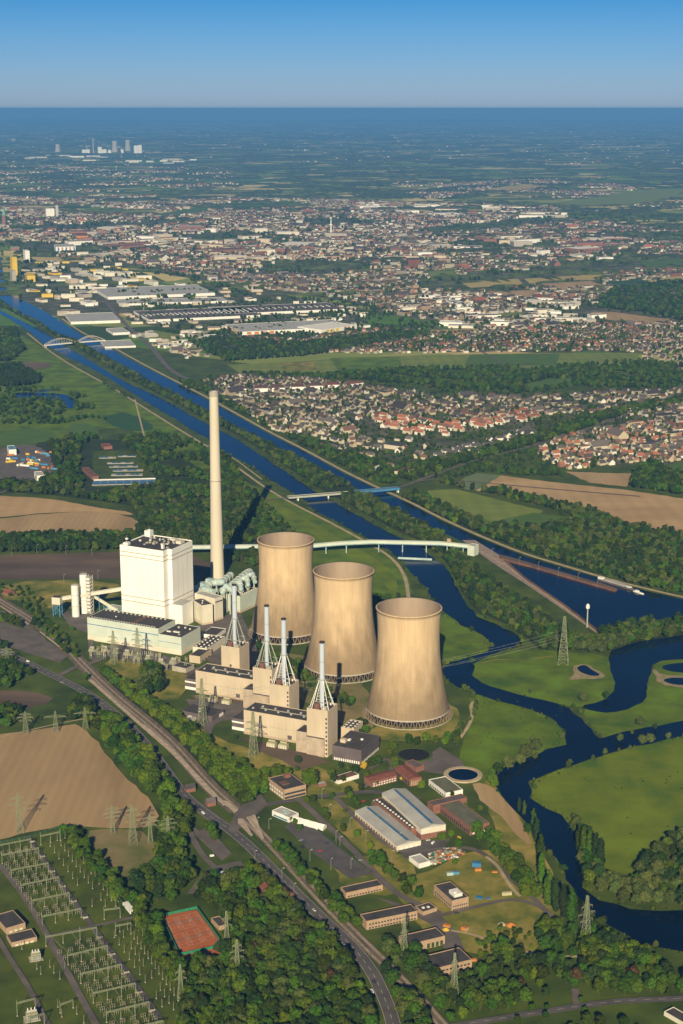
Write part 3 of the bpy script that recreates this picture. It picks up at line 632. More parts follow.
# --- tall chimney
c0 = P(217.5, 578); root = empty('power_station_chimney', (c0[0], c0[1], 0), 0, 'very tall slender cream concrete chimney behind the white boiler house', 'chimney')
MB().lathe([(10.6, 0), (9.3, 60), (8.2, 130), (7.2, 210), (6.6, 270), (6.5, 282)], 40).build('shaft', mat('chimney_concrete', (.60, .54, .43), (.53, .47, .37), .03, detail=6, stretch=((1, 1, .2), 0)), root, smooth=True)
MB().lathe([(6.9, 276), (6.9, 283), (5.2, 283), (5.2, 270)], 40).build('crown_ring', M['concrete'], root)
MB().lathe([(8.0, 150), (9.0, 150), (9.0, 151), (8.0, 151)], 32).build('gallery', M['concrete'], root)
MB().lathe([(5.15, 281), (.1, 281)], 24).build('flue_opening', M['dark'], root)
block([(c0[0]+14*math.cos(t), c0[1]+14*math.sin(t)) for t in range(7)])

# --- boiler house
A0 = R(-27)
C = P(163, 551.8, 105); Lc = P(120, 545, 105); W0 = math.dist(C, Lc)
U = (math.cos(A0), math.sin(A0)); V = (-U[1], U[0])
O = (C[0]-U[0]*70, C[1]-U[1]*70)
root = empty('boiler_house', (O[0], O[1], 0), A0, 'huge tall white panelled boiler house block', 'boiler house')
mb = MB().prism([(0, 0), (70, 0), (70, 12), (76, 12), (76, 64), (0, 64)], 0, 105)
wl = mb.build('wall', M['white_panel'], root)
for z in (97.0, 91.0, 34.5, 27.5):
    MB().prism([(-.2, -.2), (70.2, -.2), (70.2, 11.8), (76.2, 11.8), (76.2, 64.2), (-.2, 64.2)], z, z+1.1).build('facade_band', M['concrete'], wl)
for x in (10, 22, 34, 46, 58): MB().box(x, x+.35, -.12, .1, 23.5, 90).build('panel_joint', M['concrete'], wl)
for y in (26, 38, 50): MB().box(75.9, 76.12, y, y+.35, 33, 90).build('panel_joint', M['concrete'], wl)
mb = MB()
for a in ((0, 70, 0, .6), (0, .6, .6, 64), (.6, 76, 63.4, 64), (75.4, 76, 12, 63.4), (70, 75.4, 12, 12.6), (69.4, 70, .6, 12)): mb.box(*a, 105, 106.2)
mb.build('parapet', M['white_panel'], root)
MB().prism([(2, 2), (68, 2), (68, 14), (74, 14), (74, 62), (2, 62)], 105.003, 105.5).build('roof', M['tarroof'], root)
rr_ = random.Random(3)
for (x, y, a, b_, z, m_) in [(7, 7, 7, 7, 4, 'white'), (9, 58, 9, 9, 9, 'white'), (62, 12, 3, 4, 7, 'white'), (68, 46, 8, 10, 4.5, 'cream'), (56, 52, 5, 8, 4, 'cream')]+[(rr_.uniform(12, 66), rr_.uniform(14, 58), rr_.uniform(1.5, 4), rr_.uniform(1.5, 4), rr_.uniform(1.5, 3.5), rr_.choice(['cream', 'concrete', 'greyroof'])) for _ in range(26)]:
    MB().box(x-a/2, x+a/2, y-b_/2, y+b_/2, 105.4, 105+z).build('roof_unit', M[m_], root)
for x, y in ((7, 7), (10, 58)):
    MB().tube((x, y, 108), (x, y, 119), .25, .12, 6).build('antenna', M['steel'], root)
    MB().lathe([(2.2, 113), (2.2, 114.6), (.1, 115.4)], 12, (x, y)).build('dish', M['white'], root)
mb = MB().box(76.1, 95, 5, 32, 0, 31); mb.build('stair_block', M['white_panel'], root)
MB().box(77, 94, 6, 31, 31.003, 31.4).build('stair_block_roof', M['greyroof'], root)
block([(O[0]+U[0]*x+V[0]*y, O[1]+U[1]*x+V[1]*y) for x, y in ((-3, -3), (97, -3), (97, 67), (-3, 67))])

# --- long low machine hall in front
AH = R(-25.7); C = P(88, 640)
rt = box_house('machine_hall', 'long low pale turquoise hall with a blue stripe in front of the white boiler house', 'hall', C, AH, 110, 42, 31, 'turq', 'tarroof',
    wins=[('f', 22.3, 23.3, 0, 1, 0, 'blue'), ('f', 1, 5, .0, .98, 14, 'tanbrick'), ('l', 22.3, 23.3, 0, 1, 0, 'blue')],
    items=[(.05+.035*i, .1, 2, 1.4, 1.2, 'greyroof') for i in range(26)]+[(.05+.06*i, .88, 2, 1.6, 1.3, 'cream') for i in range(15)]+[(.62, .5, 6, 36, .5, 'rust'), (.3, .45, 1.5, 1.5, 1.2, 'white')], plinth=(7, 'cream'))
u_ = (math.cos(AH), math.sin(AH)); v_ = (-u_[1], u_[0])
C2 = (C[0]+u_[0]*110.2, C[1]+u_[1]*110.2)
box_house('machine_hall_annex', 'lower end block of the long turquoise hall, dark roof with vents', 'annex', C2, AH, 34, 48, 24, 'turq', 'tarroof',
    wins=[('f', 15, 15.5, 0, 1, 0, 'blue')], items=[(.2, .3, 6, 2, 1.6, 'white'), (.5, .35, 9, 3, 1.4, 'white'), (.3, .7, 2, 2, 2, 'cream'), (.55, .75, 2, 2, 2, 'cream'), (.8, .7, 2, 2, 2, 'cream'), (.75, .2, 2, 2, 1.5, 'greyroof')], plinth=(7, 'cream'))
# --- bay of small link building behind
bl('pump_house', 'small cream block at the foot of the flue gas cleaning plant', 'pump house', (202, 606), (192.4, 600), (209, 602), cb=626, wall='cream', roof='tarroof', items=[(.3, .3, 1.5, 1.5, 2, 'cream'), (.6, .6, 1.5, 1.5, 2, 'cream')], plinth=(4, 'beige'))
bl('absorber_building', 'tall cream block with dark roof edge between boiler house and turquoise hall', 'building', (215, 599), (194.6, 593.5), (222.5, 596.4), cb=622, wall='cream', roof='greyroof', wins=[('f', 27, 29, .02, .98, 0, 'darkclad')], plinth=(4, 'beige'))
fg, fi = bl('flue_gas_hall', 'pale turquoise flue gas cleaning hall under big grey ducts by the chimney', 'hall', (240, 596.6), (223.3, 594), (258, 588.5), cb=613.5, wall='turq', roof='tarroof', wins=[('l', 1, 23, .42, .46, 0, 'cream')], plinth=(4, 'beige'), items=[(.2+.1*i, .05, 1.5, 1.5, 2, 'cream') for i in range(8)])
Cf, Af, Wf, Df, hf = fi
print('flue', fi, 'W0', W0)
def duct(label, pts, r_, m_='turq2'):
    root = empty('flue_gas_duct', (pts[0][0], pts[0][1], 0), 0, label, 'duct', 'big round flue gas ducts')
    mb = MB(); mb.path([(x-pts[0][0], y-pts[0][1], z) for x, y, z in pts], r_, 14)
    for p in pts[1:-1]:
        mb.add(*ico(r_*1.02, (p[0]-pts[0][0], p[1]-pts[0][1], p[2])))
    mb.build('duct_pipe', M[m_], root)
    for a, b_ in zip(pts[:-1], pts[1:]):
        n = max(1, int(math.dist(a, b_)/12))
        for i in range(n):
            t = (i+.5)/n; c = [a[k]+(b_[k]-a[k])*t-(pts[0][k] if k < 2 else 0) for k in range(3)]
            d = Vector(b_)-Vector(a); d.normalize(); c = Vector(c)
            MB().tube(c-d*.5, c+d*.5, r_+.45, r_+.45, 14).build('duct_flange', M['cream'], root)
        c = [(a[k]+b_[k])/2-(pts[0][k] if k < 2 else 0) for k in range(2)]
        MB().box(c[0]-1, c[0]+1, c[1]-1, c[1]+1, 0, (a[2]+b_[2])/2-r_*.9).build('duct_support', M['steel'], root)
def ico(r_, c, n=1):
    import bmesh
    b = bmesh.new(); bmesh.ops.create_icosphere(b, subdivisions=2, radius=r_)
    vs = [(v.co.x+c[0], v.co.y+c[1], v.co.z+c[2]) for v in b.verts]; fs = [tuple(v.index for v in f.verts) for f in b.faces]; b.free(); return vs, fs
def P3(px, py, z): return (*P(px, py, z), z)
duct('long turquoise duct sloping from the boiler house up to the chimney foot', [P3(200, 594, 26), P3(211, 583, 33), P3(222, 582, 35), P3(231, 575, 35)], 5.0)
duct('straight turquoise duct running back over the flue gas hall roof', [P3(222, 591, 33), P3(231, 586, 36), P3(246, 574, 36), P3(250, 572, 32)], 5.2)
duct('duct with a bend nearest the front edge of the turquoise hall roof', [P3(222, 593, 30), P3(226, 586, 40), P3(234, 592, 34), P3(234, 594, 28)], 3.8)
duct('second bent duct from the front over the hall roof', [P3(233, 586, 38), P3(240, 581, 42), P3(241, 589, 34), P3(241, 592, 28)], 3.6)
duct('third bent duct over the hall roof', [P3(240, 580, 38), P3(247, 577, 42), P3(248, 585, 34), P3(248, 587, 28)], 3.4)
duct('short duct stub against the stair block of the boiler house', [P3(197, 597, 24), P3(204, 589, 30), P3(214, 592, 30)], 4.2)
duct('rear duct bend next to the farthest cooling tower', [P3(246, 576, 38), P3(253, 574, 40), P3(255, 582, 34)], 3.2)
box_house('duct_house', 'boxy turquoise filter house among the ducts at the chimney foot', 'filter house', P(206, 590, 24), Af, 46, 26, 24, 'turq', 'turq2', items=[(.3, .5, 8, 16, 5, 'turq2'), (.7, .5, 8, 16, 6, 'turq2')])
# silos and coal conveyor
def silo(px, h, r_, label):
    c = P(*px); root = empty('silo', (c[0], c[1], 0), 0, label, 'silo', 'white ash silos')
    MB().lathe([(r_, 0), (r_, h-1.5), (r_-.8, h), (.1, h+.4)], 32).build('silo_body', M['white'], root, smooth=False)
    for k in (.35, .7): MB().lathe([(r_+.03, h*k), (r_+.12, h*k), (r_+.12, h*k+.6), (r_+.03, h*k+.6)], 32).build('band', M['steel'], root)
    mb = MB()
    for i in range(16):
        t = i*math.pi/8; mb.tube((r_*.95*math.cos(t), r_*.95*math.sin(t), h-.5), (r_*.95*math.cos(t), r_*.95*math.sin(t), h+1.6), .08, .08, 4)
    mb.lathe([(r_*.97, h+1.5), (r_*.93, h+1.5), (r_*.93, h+1.7), (r_*.97, h+1.7)], 24); mb.build('railing', M['steel'], root)
silo((76, 617), 46, 5.2, 'lower white silo crossed by the conveyor gallery')
silo((85, 613.5), 57, 5.6, 'taller white silo with the stair tower')
c = P(90.5, 614); root = empty('stair_tower', (c[0], c[1], 0), R(-25), 'open steel stair tower beside the taller white silo', 'stair tower')
mb = MB()
for x, y in ((-3, -4), (3, -4), (3, 4), (-3, 4)): mb.box(x-.25, x+.25, y-.25, y+.25, 0, 56)
mb.build('frame', M['cream'], root)
for k in range(11):
    MB().box(-3.3, 3.3, -4.3, 4.3, 4+k*5, 4.4+k*5).build('landing', M['steel'], root)
    MB().add([(-3, -4, k*5), (3, -4, k*5), (3, 4, k*5+4), (-3, 4, k*5+4)], [(0, 1, 2, 3)]).build('stair_flight', M['white'], root)
c = P(58, 616); root = empty('transfer_tower', (c[0], c[1], 0), R(-14), 'white transfer house on blue steel legs at the start of the conveyor', 'transfer tower')
MB().box(-6, 6, -5, 5, 18, 28).build('wall', M['cream'], root); MB().box(-5.5, 5.5, -4.5, 4.5, 28.003, 28.4).build('roof', M['tarroof'], root)
for x, y in ((-5, -4), (5, -4), (5, 4), (-5, 4)): MB().box(x-.5, x+.5, y-.5, y+.5, 0, 18).build('leg', M['bluesteel'], root)
mb = MB()
for z in (3, 10):
    for a, b_ in (((-5, -4), (5, -4)), ((-5, 4), (5, 4)), ((-5, -4), (-5, 4)), ((5, -4), (5, 4))):
        mb.tube((*a, z), (*b_, z+6), .22, .22, 5); mb.tube((*b_, z), (*a, z+6), .22, .22, 5); mb.tube((*a, z+6.5), (*b_, z+6.5), .25, .25, 5)
mb.build('bracing', M['bluesteel'], root)
def gallery(name, label, a, b_, w_=5.5, hh=4.2, m_='cream', legs=(), legm='bluesteel', cat='conveyor'):
    root = empty(name, (a[0], a[1], 0), 0, label, cat)
    ax, ay = a[:2]; dx, dy = b_[0]-ax, b_[1]-ay; l = math.hypot(dx, dy); nx, ny = -dy/l*w_/2, dx/l*w_/2
    vs = []
    for t in (0, 1):
        z = a[2] if t == 0 else b_[2]
        vs += [(dx*t-nx, dy*t-ny, z), (dx*t+nx, dy*t+ny, z), (dx*t+nx, dy*t+ny, z+hh), (dx*t, dy*t, z+hh+.8), (dx*t-nx, dy*t-ny, z+hh)]
    MB().add(vs, [(5, 9, 4, 0), (6, 1, 2, 7), (7, 2, 3, 8), (8, 3, 4, 9), (5, 0, 1, 6), (0, 4, 3, 2, 1), (5, 6, 7, 8, 9)]).build('gallery_body', M[m_], root)
    for t in legs:
        z = a[2]+(b_[2]-a[2])*t
        mb = MB()
        for s in (-1, 1): mb.tube((dx*t+nx*s*1.6, dy*t+ny*s*1.6, 0), (dx*t+nx*s*.8, dy*t+ny*s*.8, z), .5, .4, 6)
        mb.tube((dx*t-nx*1.4, dy*t-ny*1.4, z*.4), (dx*t+nx*1.1, dy*t+ny*1.1, z*.8), .3, .3, 5)
        mb.build('trestle', M[legm], root)
    return root
cT = P(60, 615); gallery('conveyor_gallery', 'inclined cream conveyor gallery from the transfer house to the boiler house', (cT[0], cT[1], 21.5), (*P(123, 590, 33), 33), 6.5, 4.2, 'cream', (.25, .62))
gallery('ash_conveyor', 'short low conveyor sloping down behind the hall from the silos', (*P(95, 598, 22), 22), (*P(118, 612, 6), 6), 4, 3, 'cream', (.4,))
b_, _ = bl('silo_cabin', 'low blue cabin between the silos and the boiler house', 'cabin', (118, 609), (106, 607), (121, 606), h=6, wall='turq2', roof='greyroof')

# long conveyor bridge over the river to the coal harbour
cp = [(*P(187, 547, 15), 15), (*P(312, 545.5, 15), 15), (*P(340, 543, 17), 17), (*P(372, 541.5, 18), 18), (*P(440, 543, 16), 16), (*P(469, 546, 13), 13)]
root = empty('conveyor_bridge', (cp[0][0], cp[0][1], 0), 0, 'long pale turquoise conveyor bridge crossing the river to the coal quay', 'conveyor bridge')
ox, oy = cp[0][0], cp[0][1]
for i, (a, b_) in enumerate(zip(cp[:-1], cp[1:])):
    dx, dy = b_[0]-a[0], b_[1]-a[1]; l = math.hypot(dx, dy); nx, ny = -dy/l*4, dx/l*4
    vs = []
    for p in (a, b_): vs += [(p[0]-ox-nx, p[1]-oy-ny, p[2]-3), (p[0]-ox+nx, p[1]-oy+ny, p[2]-3), (p[0]-ox+nx, p[1]-oy+ny, p[2]+2.2), (p[0]-ox, p[1]-oy, p[2]+3), (p[0]-ox-nx, p[1]-oy-ny, p[2]+2.2)]
    fs = [(5, 9, 4, 0), (6, 1, 2, 7), (7, 2, 3, 8), (8, 3, 4, 9), (5, 0, 1, 6), (0, 4, 3, 2, 1), (5, 6, 7, 8, 9)]
    MB().add(vs, fs).build('gallery_span', M['turq'], root)
    MB().tube((a[0]-ox-nx*1.02, a[1]-oy-ny*1.02, a[2]-2.2), (b_[0]-ox-nx*1.02, b_[1]-oy-ny*1.02, b_[2]-2.2), .45, .45, 5).build('side_rail', M['bluesteel'], root)
for px in (206, 232, 300, 326, 346, 378, 402, 425, 447, 463):
    for a, b_ in zip(cp[:-1], cp[1:]):
        pass
    x = None
    for a, b_ in zip(cp[:-1], cp[1:]):
        for k in range(20):
            t = k/20; q_ = (a[0]+(b_[0]-a[0])*t, a[1]+(b_[1]-a[1])*t, a[2]+(b_[2]-a[2])*t)
            zc = q_[1]*math.cos(PITCH)+(H-q_[2])*math.sin(PITCH); ix = 341.5+q_[0]/zc*F
            if x is None and ix >= px: x = q_
    if x: MB().tube((x[0]-ox, x[1]-oy, 0), (x[0]-ox, x[1]-oy, x[2]-3), 1.0, .8, 8).build('pier', M['turq2'], root)
e = cp[-1]
box_house('transfer_house', 'small grey transfer house at the quay end of the conveyor bridge', 'transfer house', (e[0]-3, e[1]-8), R(-35), 12, 14, 16, 'turq', 'greyroof')
box_house('bridge_cabin', 'small tan cabin on top of the conveyor bridge near the quay', 'cabin', (P(447, 542, 19)[0], P(447, 542, 19)[1]), R(0), 6, 6, 4.5, 'tanbrick', 'greyroof', z0=18.9, parapet=0)

# --- the two gas-fired units: hall + two block towers each
AU = R(-25); uu = (math.cos(AU), math.sin(AU)); vv = (-uu[1], uu[0])
def at(o, a, b_): return (o[0]+uu[0]*a+vv[0]*b_, o[1]+uu[1]*a+vv[1]*b_)
def block_tower(c, label, hb=50, ht=127, blueish='stackblue', seed=0):
    root = empty('stack_block', (c[0], c[1], 0), AU, label, 'stack tower', 'beige stack towers of the gas blocks')
    s = 12.5
    wl = MB(); wl.box(-s, s, -s, s, -.5, hb)
    for a in ((-s, s, -s, -s+.5), (-s, s, s-.5, s), (-s, -s+.5, -s+.5, s-.5), (s-.5, s, -s+.5, s-.5)): wl.box(*a, hb, hb+1.6)
    w_ = wl.build('wall', M['beige'], root)
    MB().box(-s+.5, s-.5, -s+.5, s-.5, hb+.003, hb+.3).build('roof', M['tarroof'], root)
    MB().box(-s+.5, s-3.5, -s-2.0, -s-.01, -.5, 21).build('lower_bay', M['pink_beige'], root)
    MB().box(-s+.5, s-3.5, -s-2.1, -s-.02, 21.01, 21.7).build('bay_ledge', M['darkclad'], root)
    for k in range(9 if seed != 1 else 0): MB().box(s-2.6, s-.8, -s-.15, -s+.1, 3+k*5, 5.4+k*5).build('window', M['glass'], root)
    if seed == 1: MB().box(-1, 1.5, -s-.2, -s+.1, 26, 29).build('window', M['glass'], root)
    # stack
    st = MB().lathe([(2.9, hb), (2.9, ht-1.6)], 20).build('chimney_stack', M[blueish], root, smooth=True)
    MB().lathe([(3.05, ht-1.6), (3.05, ht), (2.2, ht), (2.2, ht-6)], 20).build('stack_cap', M['stackcap'], st)
    MB().lathe([(3.0, 84), (4.3, 84), (4.3, 84.6), (3.0, 84.6)], 16).build('platform_ring', M['steel'], st)
    MB().lathe([(2.95, 104), (3.1, 104), (3.1, 105), (2.95, 105)], 16).build('stiffening_ring', M['steel'], st)
    for sx in (-1, 1):
        for sy in (-1, 1):
            mb = MB(); f0 = (sx*11.3, sy*11.3, hb+.5); t0 = (sx*2.2, sy*2.2, 84)
            f1 = (sx*11.3, sy*7.5, hb+.5); f2 = (sx*7.5, sy*11.3, hb+.5)
            mb.tube(f1, t0, .42, .35, 6); mb.tube(f2, t0, .42, .35, 6)
            for k in range(7):
                t = k/8; a = [f1[i]+(t0[i]-f1[i])*t for i in range(3)]; b2 = [f2[i]+(t0[i]-f2[i])*t for i in range(3)]
                mb.tube(a, b2, .2, .2, 4)
            mb.build('strut', M['steel'] if seed % 2 else M['white'], root)
    mb = MB()
    for (a, b2) in (((-9, -9), (9, -9)), ((9, -9), (9, 9)), ((9, 9), (-9, 9)), ((-9, 9), (-9, -9))): mb.tube((a[0], a[1], hb+9), (b2[0], b2[1], hb+9), .3, .3, 5)
    mb.build('tie_ring', M['steel'], root)
    MB().lathe([(3.6, hb+.2), (3.6, hb+4.5), (2, hb+6)], 14, (-3.5, -6)).build('silencer', M['rust'], root)
    MB().box(3, 9, -9, -4, hb+.2, hb+3.5).build('roof_unit', M['concrete'], root); MB().box(-9, -5, 3, 9, hb+.2, hb+4).build('roof_unit', M['darkclad'], root)
    for k in range(5): MB().box(-8+k*3.4, -6.6+k*3.4, 8, 9.4, hb+.2, hb+2.2).build('roof_unit', M['white'], root)
    block([at(c, x, y) for x, y in ((-16, -18), (16, -18), (16, 16), (-16, 16))])
O1 = P(196, 693); O2 = P(244, 734)
labels = [['stack tower standing apart behind the rear beige hall', 'stack tower at the right end of the rear beige hall'], ['stack tower with the blue-tinted chimney in the middle of the gas blocks', 'nearest stack tower, dark stair windows down its front corner']]
for k, O in enumerate((O1, O2)):
    box_house('turbine_hall', ['rear long beige turbine hall with flat dark roof, nearer the white boiler house', 'front long beige turbine hall, closest to the trees by the railway'][k], 'turbine hall', O, AU, 88.5, 28, 28.3, 'beige', 'tarroof',
        wins=[('f', 3.1, 27.5, .11*j+.05, .11*j+.053, 0, 'concrete') for j in range(9)]+[('f', 3.2, 8, .62, .68, 0, 'darkclad'), ('f', 14, 14.5, .02, .98, 0, 'concrete')], items=[(.08+.09*i, .35+.3*(i % 2), 2, 2, 1.6, 'greyroof') for i in range(10)]+[(.5, .5, 60, 1.2, .7, 'concrete')], group='beige turbine halls', plinth=(3, 'pink_beige'))
    box_house('switch_annex', ['dark low annex on the left end of the rear beige hall', 'dark low annex with white window strips on the left end of the front beige hall'][k], 'annex', at(O, -18, 5), AU, 17.8, 34, 14, 'darkclad', 'tarroof', wins=[('f', 9.5, 11.5, 0, 1, 0, 'white'), ('f', 1, 4.5, 0, 1, 0, 'white')], items=[(.5, .5, 3, 3, 1, 'greyroof')])
    box_house('side_bay', ['small beige bay between rear hall and its stack tower', 'small beige bay between front hall and the nearest stack tower'][k], 'annex', at(O, 76, -21), AU, 12.8, 20.8, 24, 'pink_beige', 'tarroof')
    box_house('rear_bay', ['grey low roof block behind the rear beige hall', 'grey low roof block behind the front beige hall'][k], 'annex', at(O, 44, 28.2), AU, 44, 20, 18, 'pink_beige', 'tarroof', items=[(.2+.2*i, .5, 3, 3, 2, 'greyroof') for i in range(4)])
    block_tower(at(O, 28, 46.5+(2 if k == 0 else -1)), labels[k][0], 50, 127, 'stackblue', 1 if k == 0 else 2)
    block_tower(at(O, 101.8, -8.5), labels[k][1], 52, 127, 'stackblue' , 3 if k == 0 else 4)
    # transformer in front of the hall
    for j, (a, b_) in enumerate(((34, -18), (52, -17)) if k == 0 else ((46, -20), (60, -19))):
        c = at(O, a, b_); root = empty('transformer', (c[0], c[1], ZG), AU, 'yellow-grey transformer on gravel in front of the %s beige hall, %s of the two' % (('rear', 'front')[k], ('left', 'right')[j]), 'transformer', 'transformers by the halls')
        MB().box(-5, 5, -3, 3, 0, 5).build('tank', M['trafo'], root); MB().tube((-4, 0, 6.5), (4, 0, 6.5), 1.1, 1.1, 10).build('conservator', M['trafo'], root)
        for i in range(5): MB().box(-4.6+i*2, -3.4+i*2, -4.6, -3.01, .8, 4.6).build('radiator', M['cream'], root)
        for i in range(3): MB().lathe([(.45, 5), (.6, 5.6), (.35, 6.2), (.5, 6.8), (.2, 7.6)], 8, (-2+i*2, 1.6)).build('bushing', M['porcelain'], root)
# roof link blocks right of the towers
bl('vent_hall', 'small beige block with twelve white roof lights behind the nearest stack tower', 'building', (354, 729.6), (341, 727.5), (363, 721.7), cb=741, wall='beige', roof='tarroof', items=[((i+.5)/4, (j+.5)/3, 2.2, 2.6, .6, 'white') for i in range(4) for j in range(3)])
bl('grey_workshop', 'dark grey clad workshop with flat black roof right of the nearest stack tower', 'workshop', (361.4, 751), (331.5, 746.3), (379.3, 735.8), cb=765.5, wall='darkclad', roof='tarroof', wins=[('f', 1, 4, .02, .98, 14, 'white'), ('l', 1, 4, .05, .95, 12, 'white')], items=[(.6, .35, 2.5, 2.5, 1.6, 'white'), (.3, .8, 5, 6, 4, 'beige'), (.45, .7, 4, 3, 1.5, 'white')])
bl('vent_building', 'low cream building with rows of white roof vents beside the turquoise hall annex', 'building', (207, 649), (195.7, 645), (225, 637), cb=657, wall='cream', roof='tarroof', items=[((i+.5)/6, (j+.5)/3, 2.2, 2, 1.1, 'white') for i in range(6) for j in range(3)])
bl('gate_building', 'small beige block with dark roof in front of the low cream vent building', 'building', (200, 657), (190, 655), (211.5, 649), cb=664, wall='beige', roof='tarroof', wins=[('f', 1, 2.5, .1, .9, 3, 'glass')])
bl('rear_hall', 'low dark-roofed hall between boiler house and the stack tower standing apart', 'hall', (216, 636), (203, 633), (226, 629), cb=640, wall='white', roof='tarroof')
bl('store_building', 'low dark-roofed store left of the rear turbine hall annex', 'store', (186, 669), (172, 666), (190, 664), cb=674, wall='concrete', roof='tarroof')
bl('workshop', 'wide flat dark-roofed workshop west of the front beige hall', 'workshop', (212, 717), (181, 711), (222.7, 709.5), cb=723, wall='darkclad', roof='tarroof', wins=[('f', .5, 5, .62, .98, 0, 'white')], items=[(.3, .5, 3, 3, 1, 'greyroof'), (.6, .6, 2, 2, 1, 'white')])
bl('kiosk', 'small white flat cabin in front of the wide dark workshop', 'cabin', (192, 721), (185, 719), (196.5, 717), cb=723.5, wall='white', roof='greyroof')

# ------------------------------------------------------------------ works buildings in the foreground
bl('admin_building', 'flat-roofed tan and brick office block by the level crossing, brick penthouse on top', 'office building', (284, 790.4), (268, 778.5), (306, 785), cb=800.8, wall='tanbrick', roof='tarroof',
   wins=[('f', 1.5, 3.6, .03, .97, 0, 'glass'), ('f', 5.6, 7.6, .03, .97, 0, 'glass'), ('l', 1.5, 3.6, .05, .95, 6, 'white'), ('l', 5.6, 7.6, .05, .95, 6, 'white')], items=[(.72, .8, 6, 5, 3.5, 'brick'), (.35, .45, 8, 9, .8, 'rust')])
bl('gatehouse', 'white gatehouse with pale blue roof lights at the works entrance', 'gatehouse', (289, 818), (272, 811), (296, 812.5), cb=823, wall='white', roof='greyroof', items=[(.2, .5, 4, 4, .8, 'turq2'), (.5, .4, 4, 4, .8, 'turq2'), (.75, .6, 4, 4, .8, 'turq2')], wins=[('l', 1, 2.6, .1, .9, 0, 'blue')])
root = empty('tent_row', (*P(294, 822), ZG), R(-27), 'row of joined white marquee tents beside the parking area', 'marquee')
for i in range(4):
    mb = MB(); mb.box(i*9, i*9+8.6, -4-i*.8, 4-i*.8, 0, 2.8); mb.gable(i*9, i*9+8.6, -4-i*.8, 4-i*.8, 2.8, 2.8, 5.2, over=.1); mb.build('tent', M['white'], root)
block(PP([(292, 815), (325, 828), (322, 836), (290, 825)]))
bl('long_shed', 'long grey-roofed shed with a blue skylight strip, nearer the road', 'shed', (397, 846), (355, 811), (421, 840.5), cb=852, wall='cream', roof='greyroof', gable=2.2, skylight=1, parapet=0, wins=[('f', .5, 3.5, .1, .9, 4, 'white'), ('l', .5, 3.5, .02, .98, 16, 'brick')])
bl('flat_annex', 'black flat-roofed brick annex with white roof vents between the two grey sheds', 'annex', (411, 829.5), (373, 800), (421, 828), h=8.5, wall='brick', roof='tarroof', items=[(.3, (i+.5)/14, 1.6, 1.8, 1.2, 'white') for i in range(14)])
bl('workshop_shed', 'taller grey-roofed workshop shed with blue skylight and brick base', 'shed', (421, 829), (382, 793), (441, 820), cb=840.5, wall='cream', roof='greyroof', gable=2.6, skylight=1, parapet=0, plinth=(6, 'brick'), wins=[('f', .5, 5.5, .08, .95, 5, 'blue')])
bl('red_roof_offices', 'low brick office wing with red roof west of the small ochre tree', 'office', (372, 781.5), (368.5, 775.5), (397, 775), cb=788, wall='brick', roof='redroof', gable=1.6, parapet=.0, wins=[('f', 1, 2.2, .03, .97, 9, 'white'), ('f', 3.4, 4.6, .03, .97, 9, 'white')])
bl('red_roof_workshop', 'red-roofed brick workshop with tall pilasters next to the pond', 'workshop', (410, 779.5), (395, 767.5), (422.8, 778), cb=787, wall='brick', roof='redroof', gable=1.5, parapet=0, wins=[('f', 1, 6, .05, .95, 5, 'tanbrick'), ('l', 1, 5, .05, .95, 9, 'glass')])
bl('dark_roof_shed', 'small dark grey flat shed behind the red-roofed workshop by the pond', 'shed', (416, 768), (405, 762), (424, 765.5), cb=773, wall='brick', roof='darkclad')
bl('pump_hall', 'flat mossy-roofed hall with white front beside the round basin', 'hall', (446, 793.5), (428.7, 780), (463.5, 790.5), cb=799, wall='white', roof='greenroof', wins=[('l', 1, 3, .05, .95, 9, 'glass')])
bl('brick_store', 'brick store with grey flat roof at the head of the long brick range', 'store', (433, 806), (429.5, 801.5), (467, 798), cb=815, wall='brick', roof='darkclad', wins=[('f', 1, 4, .2, .9, 5, 'white')])
bl('long_brick_range', 'long brick workshop range with mossy flat roof running down to the service road', 'workshop', (470, 827.5), (438, 803.5), (488, 822), cb=836, wall='brick', roof='greenroof', wins=[('l', 1, 5, .02, .98, 16, 'glass'), ('f', 4, 5.5, .1, .9, 4, 'glass'), ('f', 1, 2.8, .1, .9, 4, 'white')])
bl('small_white_store', 'small white flat store at the corner of the scrap yard', 'store', (419, 864.5), (409, 857), (429, 860.5), cb=869, wall='white', roof='greyroof')
bl('row_office', 'long low tan office with dark flat roof opposite the car park', 'office', (346, 893.5), (339, 888), (383, 885.5), cb=899, wall='tanbrick', roof='tarroof', wins=[('f', 1.2, 2.6, .04, .96, 12, 'glass')])
bl('tan_offices', 'two-storey tan office with dark flat roof beside the lattice mast', 'office', (366.5, 922), (364, 914), (417.5, 911.5), cb=930.5, wall='tanbrick', roof='tarroof', wins=[('f', 1, 2.4, .04, .98, 16, 'glass'), ('f', 4.4, 5.8, .04, .98, 16, 'glass')])
bl('link_building', 'small low dark-roofed link building beside the two-storey tan office', 'building', (423, 912.5), (417.5, 906), (437, 908), cb=917, wall='tanbrick', roof='tarroof', items=[(.3, .5, 2, 2, 1.2, 'white'), (.6, .4, 2, 2, 1.2, 'white')])
bl('training_hall', 'tan hall with green gates and dark flat roof', 'hall', (407.5, 945.5), (405.5, 935), (445, 936.5), cb=954, wall='tanbrick', roof='tarroof', wins=[('f', .6, 5, .5, .97, 4, 'meshfence')])
bl('lower_offices', 'southernmost tan office with dark flat roof, half hidden by trees', 'office', (434.5, 969.5), (422, 957), (472, 960), cb=979, wall='tanbrick', roof='tarroof', wins=[('f', 1, 2.6, .1, .96, 9, 'glass'), ('f', 4.8, 6.4, .1, .96, 9, 'glass')])
